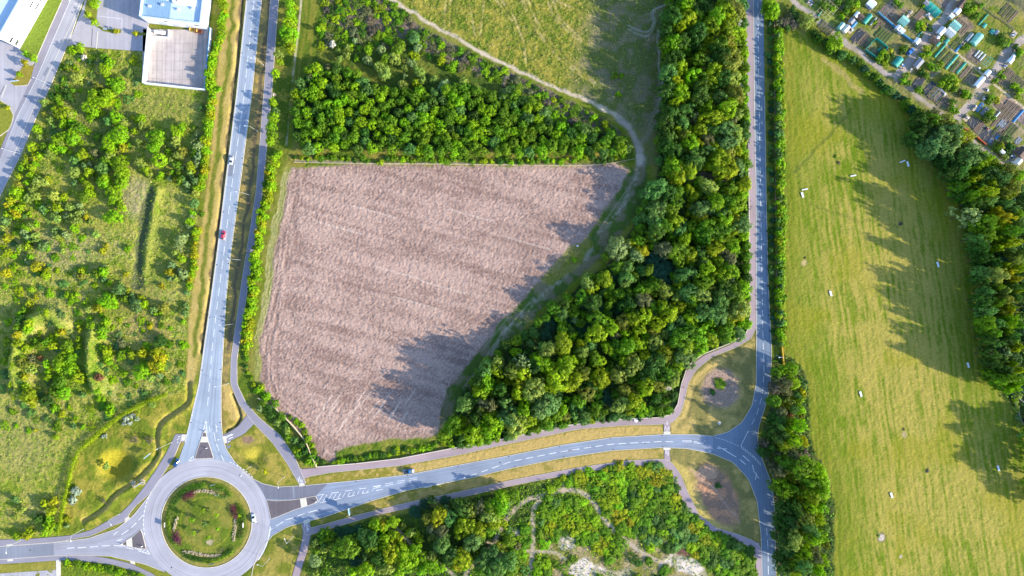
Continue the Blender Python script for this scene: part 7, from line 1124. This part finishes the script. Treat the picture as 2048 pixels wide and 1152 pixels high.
def stack(r, L, W, m, h=.9):
    rng = random.Random(int(L * 13 + W * 5)); pal = (m, M_GREYP, M_WHITE, M_DARK, M_WOOD, T_BLUE)
    mb = MB(); mb.box((0, 0, .08), (L, W, .16), M_WOOD); mb.build("pallet", r)
    for i in range(int(3 + L * W * .5)):
        s = (rng.uniform(.4, .9), rng.uniform(.4, .9), rng.uniform(.3, h)); mb = MB(); c = pal[i % len(pal)]; mb.box((rng.uniform(-L / 2 + .4, L / 2 - .4), rng.uniform(-W / 2 + .4, W / 2 - .4), .17 + s[2] / 2), s, c, rng.uniform(0, 1), .94); mb.build("crate", r)
ITEMS = """A 455 100 190 110 t0 F_TEAL|large teal polytunnel at the top of the first cross track
A 362 38 50 50 s0 M_FELT|grey shed at the teal polytunnel's upper end
A 98 248 100 100 g0 F_MINT|mint-green greenhouse west of the first cross track
A 20 335 42 48 s0 M_WHITE|small white shed by the blue windbreak, upper one
A 68 372 52 52 s0 M_WHITE|small white shed by the blue windbreak, lower one
A 768 62 70 110 s0 M_BROWN|long dark brown shed east of the first cross track
A 730 137 64 66 s0 M_WHITE|white-roofed shed below the long brown one
A 664 194 44 44 s0 M_WHITE|small white-roofed shed nearest the first cross track
A 718 304 112 92 g0 F_MINT|mint-green greenhouse beside the brown soil plot
A 655 385 108 92 g0 F_WHITE|white greenhouse below the mint-green one
A 540 376 64 92 s0 M_GREYP|pale grey shed beside the white greenhouse
A 466 478 84 62 s0 M_BROWN|brown shed with a pale side at the path's start
A 485 468 30 66 s0 M_WHITE|white lean-to on the brown shed by the path
A 985 465 92 150 v0 F_MINT|mint polytunnel on the open grass plot
A 900 438 50 112 v0 F_GREY|narrow grey polytunnel beside the mint one
A 533 605 26 205 v1 F_TEAL|long teal net tunnel nearest the first cross track
A 672 742 32 225 v1 F_TEAL|longest teal net tunnel in the middle plot
A 785 815 30 165 v1 F_TEAL|teal net tunnel right of the longest one
A 515 518 40 84 v1 F_TEAL|short teal net tunnel under the brown shed
A 612 492 46 60 v1 F_TEAL|short wide teal net tunnel above the straight path
A 742 585 28 84 v1 F_BLUE|dark blue-teal cloche above the straight path
A 1048 235 18 170 v1 F_TEAL|thin teal net strip by the field hedge
A 1065 305 44 54 v1 F_TEAL|small teal cloche under the thin strip
A 1158 380 52 56 v1 F_TEAL|teal cloche next to a grey one on the grass plot
A 1208 388 44 60 v1 F_GREY|grey cloche next to the teal one on the grass plot
A 558 655 28 180 b0 M_CROP|wood-edged bed between the two long teal tunnels, left one
A 612 690 22 170 b0 M_CROP|narrow crop bed between the two long teal tunnels
A 640 700 16 150 b0 M_CROP|narrowest crop bed beside the longest teal tunnel
A 712 795 26 165 b0 M_CROP|flowering bed right of the longest teal tunnel
A 735 805 16 165 b0 -|bare narrow bed beside the flowering one
A 830 870 34 175 b0 -|bare soil bed right of the third teal tunnel
A 872 920 20 180 b0 -|bare narrow bed with a pale edge near the lower path
A 752 478 20 76 b0 M_CROP|small upper bed, first of three by the grass plot
A 778 494 18 76 b0 M_CROP|small upper bed, second of three by the grass plot
A 812 512 26 84 b0 M_SIGNW|white-edged bed, third of three by the grass plot
A 680 540 18 90 b0 M_CROP|small crop bed above the straight path, left one
A 705 556 18 90 b0 M_CROP|small crop bed above the straight path, right one
A 440 600 18 120 b0 M_CROP|weedy bed beside the first teal net tunnel
A 975 640 20 92 v1 F_WHITE|first of three white cloches on the bare plot
A 1008 660 22 98 v1 F_WHITE|middle one of three white cloches on the bare plot
A 1042 688 22 98 v1 F_WHITE|last of three white cloches on the bare plot
A 1078 745 60 120 f0 M_TEAL|green fruit cage beside the three white cloches
A 218 342 18 90 b0 M_CROP|crop row bed below the mint greenhouse, first
A 242 358 18 100 b0 M_CROP|crop row bed below the mint greenhouse, second
A 266 372 18 100 b0 M_CROP|crop row bed below the mint greenhouse, third
A 288 408 16 80 v1 F_TEAL|thin green net row beside the first cross track
A 1415 410 60 90 k0 T_BLUE|heap of blue tarps and boxes at the second track
A 250 495 52 60 s0 M_WHITE|white shed at the blue windbreak's lower end
A 265 765 66 120 s0 M_FELT|grey shed with a teal side by the track fork
A 188 835 50 60 k0 M_WOOD|pale timber pile beside the track fork
A 290 686 40 34 k0 M_WHITE|white water butts by the first cross track
A 32 735 90 120 t1 F_TEAL|teal polytunnel at the track fork
A 70 800 60 70 k0 M_WOOD|timber pallets below the teal polytunnel
A 275 985 96 170 h0 T_BLACK|black sheeted plot below the track fork
A 420 1060 110 160 h0 T_BLACK|black sheeted plot with white pipes, upper half
A 500 1120 110 150 h0 T_GREYB|grey-blue sheeted plot under the tyres
A 590 1140 50 60 k0 M_WHITE|white bathtubs and tyres by the grey-blue plot
A 1095 1075 44 44 k0 T_BLUE|blue tank stand on the second cross track
A 1312 795 40 44 k0 T_BLUE|blue crates below the white vans
A 1372 728 46 70 s0 M_WHITE|white shed between the white car and blue crates
A 1095 878 44 66 s0 M_WHITE|small white shed where straight path meets second track
A 1000 985 46 140 s0 M_WHITE|long white shed beside the lower bare plot
A 995 828 36 36 k0 M_WHITE|white tank on the straight path
A 400 195 100 60 k0 M_WHITE|heap of white and black sheeting by the teal polytunnel
A 380 320 50 60 h0 T_BLACK|dark cover between bushes by the first cross track
A 280 180 60 150 b0 -|reddish bare bed left of the sheeting heap
A 160 170 44 110 k0 M_WOOD|timber clutter beside the reddish bed
B 1205 218 62 130 v0 F_TEAL|teal polytunnel north of the green net enclosure
B 1240 45 90 80 s0 M_WHITE|white and blue shed at the allotment's top
B 1215 90 70 44 k0 T_BLUE|red and blue clutter under the white-blue shed
B 880 312 54 84 g0 F_MINT|narrow mint greenhouse in the row by the track
B 938 345 60 90 g0 F_WHITE|white greenhouse in the row by the track
B 1040 288 50 96 v0 F_BLUE|bright blue tunnel in the row by the track
B 1000 255 54 60 s0 M_FELT|grey shed above the bright blue tunnel
B 992 362 60 80 k0 M_DARK|black and white clutter below the blue tunnel
B 1110 205 60 60 s0 M_BROWN|small brown shed uphill of the blue tunnel
B 1062 178 40 60 s0 M_WHITE|small white shed near the brown one
B 1072 430 80 180 h0 T_BLACK|black and white sheeted plot beside the net enclosure
B 1135 455 22 180 b0 -|dark narrow bed beside the sheeted plot
B 1170 480 22 180 b0 -|bare narrow bed left of the net enclosure
B 1345 370 20 170 b0 M_CROP|green crop row bed, first of five uphill of the enclosure
B 1375 392 20 180 b0 M_CROP|green crop row bed, second of five uphill of the enclosure
B 1405 412 20 180 b0 M_CROP|green crop row bed, third of five uphill of the enclosure
B 1435 432 20 180 b0 M_CROP|green crop row bed, fourth of five uphill of the enclosure
B 1466 446 20 180 b0 M_CROP|green crop row bed, fifth of five uphill of the enclosure
B 1265 255 24 120 v1 F_GREY|grey cold frame beside the teal polytunnel
B 1320 300 24 110 b0 -|bare bed above the crop rows
B 1460 125 110 130 f0 M_FELT|grey framed fruit cage at the top of the blue fence
B 1390 150 90 140 f0 M_FELT|grey framed bean cage beside the blue fence
B 700 130 170 190 f0 M_CREAM|large pale-framed fruit cage by the track's start
B 625 165 14 80 v1 F_TEAL|dark teal cloche inside the fruit cage's lower edge
B 510 30 70 70 k0 M_DARK|grey clutter heap at the track's very start
B 890 85 40 60 k0 F_MINT|pale green cover beside the large fruit cage
B 1340 590 24 60 v1 F_TEAL|small teal cloche inside the net enclosure
C 940 335 50 74 k0 T_BLUE|blue tarpaulin stack at the second track's foot
C 1010 325 44 130 h0 F_BLUE|light-blue sheeting beside the blue stack
C 1075 385 80 110 h0 T_GREYB|grey sheeted plot below the light-blue sheeting
C 1295 325 20 210 b0 -|brown ridged bed, first of five beside the blue net tunnel
C 1325 345 20 220 b0 -|brown ridged bed, second of five beside the blue net tunnel
C 1357 365 20 225 b0 -|brown ridged bed, third of five beside the blue net tunnel
C 1390 385 20 225 b0 -|brown ridged bed, fourth of five beside the blue net tunnel
C 1425 400 20 215 b0 -|brown ridged bed, fifth of five beside the blue net tunnel
C 1470 432 30 190 v1 F_BLUE|long bright blue net tunnel among the brown beds
C 1212 425 22 110 v1 F_WHITE|white-topped cold frame above the bare beds
C 1210 490 26 170 b0 -|pale-edged bare bed below the cold frame
C 1275 540 90 120 h0 T_GREYB|grey sheeted plot with white canes
C 1320 570 24 180 b0 -|bare bed beside the caned plot
C 1352 590 20 180 b0 M_CROP|crop bed below the caned plot, first
C 1385 605 20 180 b0 M_CROP|crop bed below the caned plot, second
C 1420 625 20 160 b0 M_CROP|crop bed below the caned plot, third
C 930 515 130 110 h0 T_BLACK|black plot with slanting white poles by the short barrier
C 1000 560 60 150 b0 -|dark bare bed right of the white poles
C 1090 650 110 150 h0 T_BLACK|black sheeted plot below the pink tub
C 1170 690 40 150 h0 T_GREYB|grey-blue sheeted strip beside the black plot
C 1215 690 26 60 v1 F_BLUE|small dark blue cloche at the strip's end
C 845 455 60 80 k0 M_WHITE|white and grey junk heap at the second track's end
C 1270 862 54 34 s0 M_WHITE|little white shed among bushes below the black plots
C 1500 870 96 110 s0 M_BROWN|brown-roofed shed at the allotment's lower end
C 1465 985 70 90 g0 F_WHITE|white greenhouse at the allotment's lower end
C 1395 950 90 110 k0 M_GREYP|grey junk heap beside the white greenhouse
C 1470 730 60 90 h0 T_GREYB|pale sheeting above the brown-roofed shed
C 1110 590 40 40 k0 M_RED|pink tub and red crates between the plots
C 1060 215 44 60 k0 M_DARK|dark clutter at the head of the brown beds
C 1250 310 90 70 b0 -|square brown bed with a pale frame near the straight path"""
KN = dict(t="polytunnel", v="tunnel", g="greenhouse", s="shed", b="garden_bed", h="sheeted_plot", k="junk_heap", f="fruit_cage")
MN = {k: v for k, v in globals().items() if isinstance(v, bpy.types.Material)}
for ln in ITEMS.split("\n"):
    head, lab = ln.split("|"); z, x, y, lu, lv, kd, mn = head.split(); x, y, lu, lv = float(x), float(y), float(lu) * .04, float(lv) * .04; k = kd[0]; low = kd == "v1"
    px, py = at_(z, x, y); hh = 2.2 if k in "stg" or kd == "v0" else .5; nm = "net_tunnel" if low else "polytunnel" if k in "tv" else KN[k]; m = MN.get(mn)
    along_v = k in "vbh" or (k in "sg" and lv > lu) or kd == "t1"; L_, W_ = (lv, lu) if along_v else (lu, lv)
    r = empty(nm, (*P(px, py, hh * .7), .02), AU + (math.pi / 2 if along_v else 0)); tag(r, lab, nm.replace("_", " "))
    if k in "tv": arch(r, L_, W_, min(2.3, max(.45, W_ * .5)) if not low else .55, m, not low or W_ > 1.2)
    elif k == 's': shed(r, L_, W_, 2.0, m, M_SHEDW if m in (M_BROWN, M_FELT) else M_GREYP)
    elif k == 'g': glasshouse(r, L_, W_, 1.6, m)
    elif k == 'b': bed(r, L_, W_, m if mn not in ("-", "M_SIGNW") else None, M_SIGNW if mn == "M_SIGNW" else M_WOOD, 1 if W_ < .7 else 2)
    elif k == 'h': sheeting(r, L_, W_, m)
    elif k == 'k': stack(r, max(L_, 1.2), max(W_, 1.2), m)
    elif k == 'f':
        mb = MB(); nx, ny = max(2, int(L_ / 1.6)), max(2, int(W_ / 1.6))
        for i in range(nx + 1):
            for j in range(ny + 1): xx, yy = -L_ / 2 + L_ * i / nx, -W_ / 2 + W_ * j / ny; mb.box((xx, yy, .9), (.07, .07, 1.8), m)
        for i in range(nx + 1): mb.box((-L_ / 2 + L_ * i / nx, 0, 1.83), (.09, W_, .07), m)
        for j in range(ny + 1): mb.box((0, -W_ / 2 + W_ * j / ny, 1.9), (L_, .09, .07), m)
        mb.build("frame", r)
def rows(px, py, n, gap, L_, W_, fill, place, grp):     # parallel beds of one plot, side by side along the straight path
    for i in range(n):
        r = empty("garden_bed", (*G(px + .75 * gap * i, py + .66 * gap * i), .02), AU + math.pi / 2); bed(r, L_ * vr2.uniform(.85, 1), W_, fill if vr2.random() < .8 else None, M_WOOD, 1); tag(r, place, "garden bed", grp)
vr2 = random.Random(5)
rows(2006, 150, 8, 6.2, 9.5, 1.0, M_CROP, "narrow green crop row on the plot across the second track", "crop rows across the second track"); rows(1762, 36, 6, 6.0, 6.5, .9, None, "narrow bare bed on the brown plot beside the blue windbreak", "bare beds beside the windbreak")
rows(1990, 262, 7, 6.0, 7.0, .8, M_CROP, "narrow crop bed on the plots above the lower sheds", "crop beds above the lower sheds"); rows(1642, 48, 5, 6.4, 5.0, .9, M_CROP, "narrow crop bed below the large pale fruit cage", "crop beds below the fruit cage"); rows(1912, 44, 5, 6.2, 5.5, .9, None, "bare ridged bed on the brown plot by the mint greenhouse", "bare beds by the mint greenhouse"); rows(1862, 182, 6, 6.0, 7.0, .8, M_CROP, "weedy bed on the overgrown plot above the black sheeting", "weedy beds above the black sheeting"); rows(2008, 18, 4, 8, 7.5, 1.0, M_CROP, "green bed on the field side of the allotments", "beds on the field side")
sq = [at_('B', 1285, 465), at_('B', 1425, 580), at_('B', 1300, 705), at_('B', 1155, 605), at_('B', 1285, 465)]
r = empty("net_enclosure", (*G(*sq[0]), 0)); tag(r, "square enclosure of green netting on posts beside the allotment track", "enclosure"); o0 = G(*sq[0])
for a, b_ in zip(sq[:-1], sq[1:]):
    (xa, ya), (xb, yb) = G(*a), G(*b_); d = math.hypot(xb - xa, yb - ya); mb = MB(); mb.box(((xa + xb) / 2 - o0[0], (ya + yb) / 2 - o0[1], .85), (d, .22, 1.5), F_TEAL, math.atan2(yb - ya, xb - xa)); mb.build("netting", r); mb = MB(); mb.box((xa - o0[0], ya - o0[1], .95), (.14, .14, 1.9), M_TIMBER); mb.build("post", r)
fence("windbreak_fence", [at_('B', 1310, 150), at_('B', 1420, 250), at_('B', 1536, 352), at_('A', 70, 415), at_('A', 245, 548)], 1.3, "long blue-teal windbreak running down to the first cross track", mat("blue_netting", (.06, .26, .42), .7, .15, 2), 2.2, solid=True, t=.35)
fence("plot_fence", [at_('A', 100, 130), at_('A', 250, 240), at_('A', 400, 350), at_('A', 470, 420)], 1.0, "low dark plot fence below the reddish bed", M_TIMBER, 2.4); fence("plot_fence", [at_('A', 940, 10), at_('A', 1120, 150), at_('A', 1300, 270), at_('A', 1400, 345)], 1.1, "weathered fence along the allotment's grass field edge", M_TIMBER, 2.6)
GM = [(1650, 20, "near the allotment track's start"), (1720, 30, "uphill of the greenhouse row"), (1780, 20, "beside the white and blue shed"), (1790, 110, "below the green net enclosure"), (1850, 50, "beside the teal polytunnel's plot"), (1860, 140, "on the weedy plot by the track fork"), (1900, 160, "on the weedy plot's lower half"), (1930, 20, "on the grass plot's upper end"), (1960, 90, "on the grass plot's hedge side"), (2015, 80, "by the blue tarp heap"), (2020, 160, "on the plot across the second track"), (2000, 285, "among the lower sheds"), (1990, 225, "among the lower black plots")]
for i, (px, py, r_, c) in enumerate(Z(1792, 0, 6, "1310 490 60 m;1290 430 40 d;1350 520 36 l;110 575 40 m;90 610 36 d;130 560 30 n;340 60 30 l;20 20 40 l;60 60 40 m;300 280 44 l;340 310 40 y;290 330 36 m;420 340 30 d;130 900 44 m;100 960 44 l;160 990 36 m;320 860 40 d;370 900 40 m;440 790 44 l;500 810 40 m;560 760 30 y;620 930 44 m;690 940 50 l;730 980 44 y;660 1010 40 m;850 1110 44 l;830 1150 36 l;900 1150 30 m;330 660 36 y;400 640 36 l;380 570 40 y;560 460 30 m;1500 620 44 l;1450 560 36 d;1480 650 40 m;1250 870 36 m;1300 920 30 l;1210 960 40 m;850 60 50 m;900 130 44 l;980 180 44 m;950 90 40 y;1040 60 30 l;860 560 30 m") + Z(1792, 160, 6, "1130 420 40 m;1150 380 40 l;1100 470 40 d;1180 450 30 m;1360 700 50 n;1280 790 44 y;1240 830 40 m;1320 920 40 q;1390 800 50 d;1350 850 40 d;1160 200 36 l;1130 240 36 m;1230 230 40 Y;1440 60 40 l;1500 120 44 l;1480 200 36 y;560 40 40 l;640 60 44 y;720 100 40 m;860 150 40 l;780 150 30 b;700 260 40 m;690 350 36 l;740 380 30 l;330 140 24 d;290 110 40 l") + Z(1536, 0, 6, "690 60 60 m;780 100 40 l;960 60 60 d;1000 30 50 m;1030 110 40 y;950 130 44 m;900 190 30 l;1080 40 44 l;1400 620 40 l;1360 680 44 l;1440 680 40 m;1420 750 36 y;1480 600 36 Y;1330 730 30 m;1500 660 30 d;600 230 24 m;850 20 40 m;1290 260 24 l")):
    plant(px, py, r_, c, "garden_bush", "bush", nearest_place(px, py, GM), "bushes on the allotment plots", hf=1.5, hmin=.6, hmax=3, single=True)
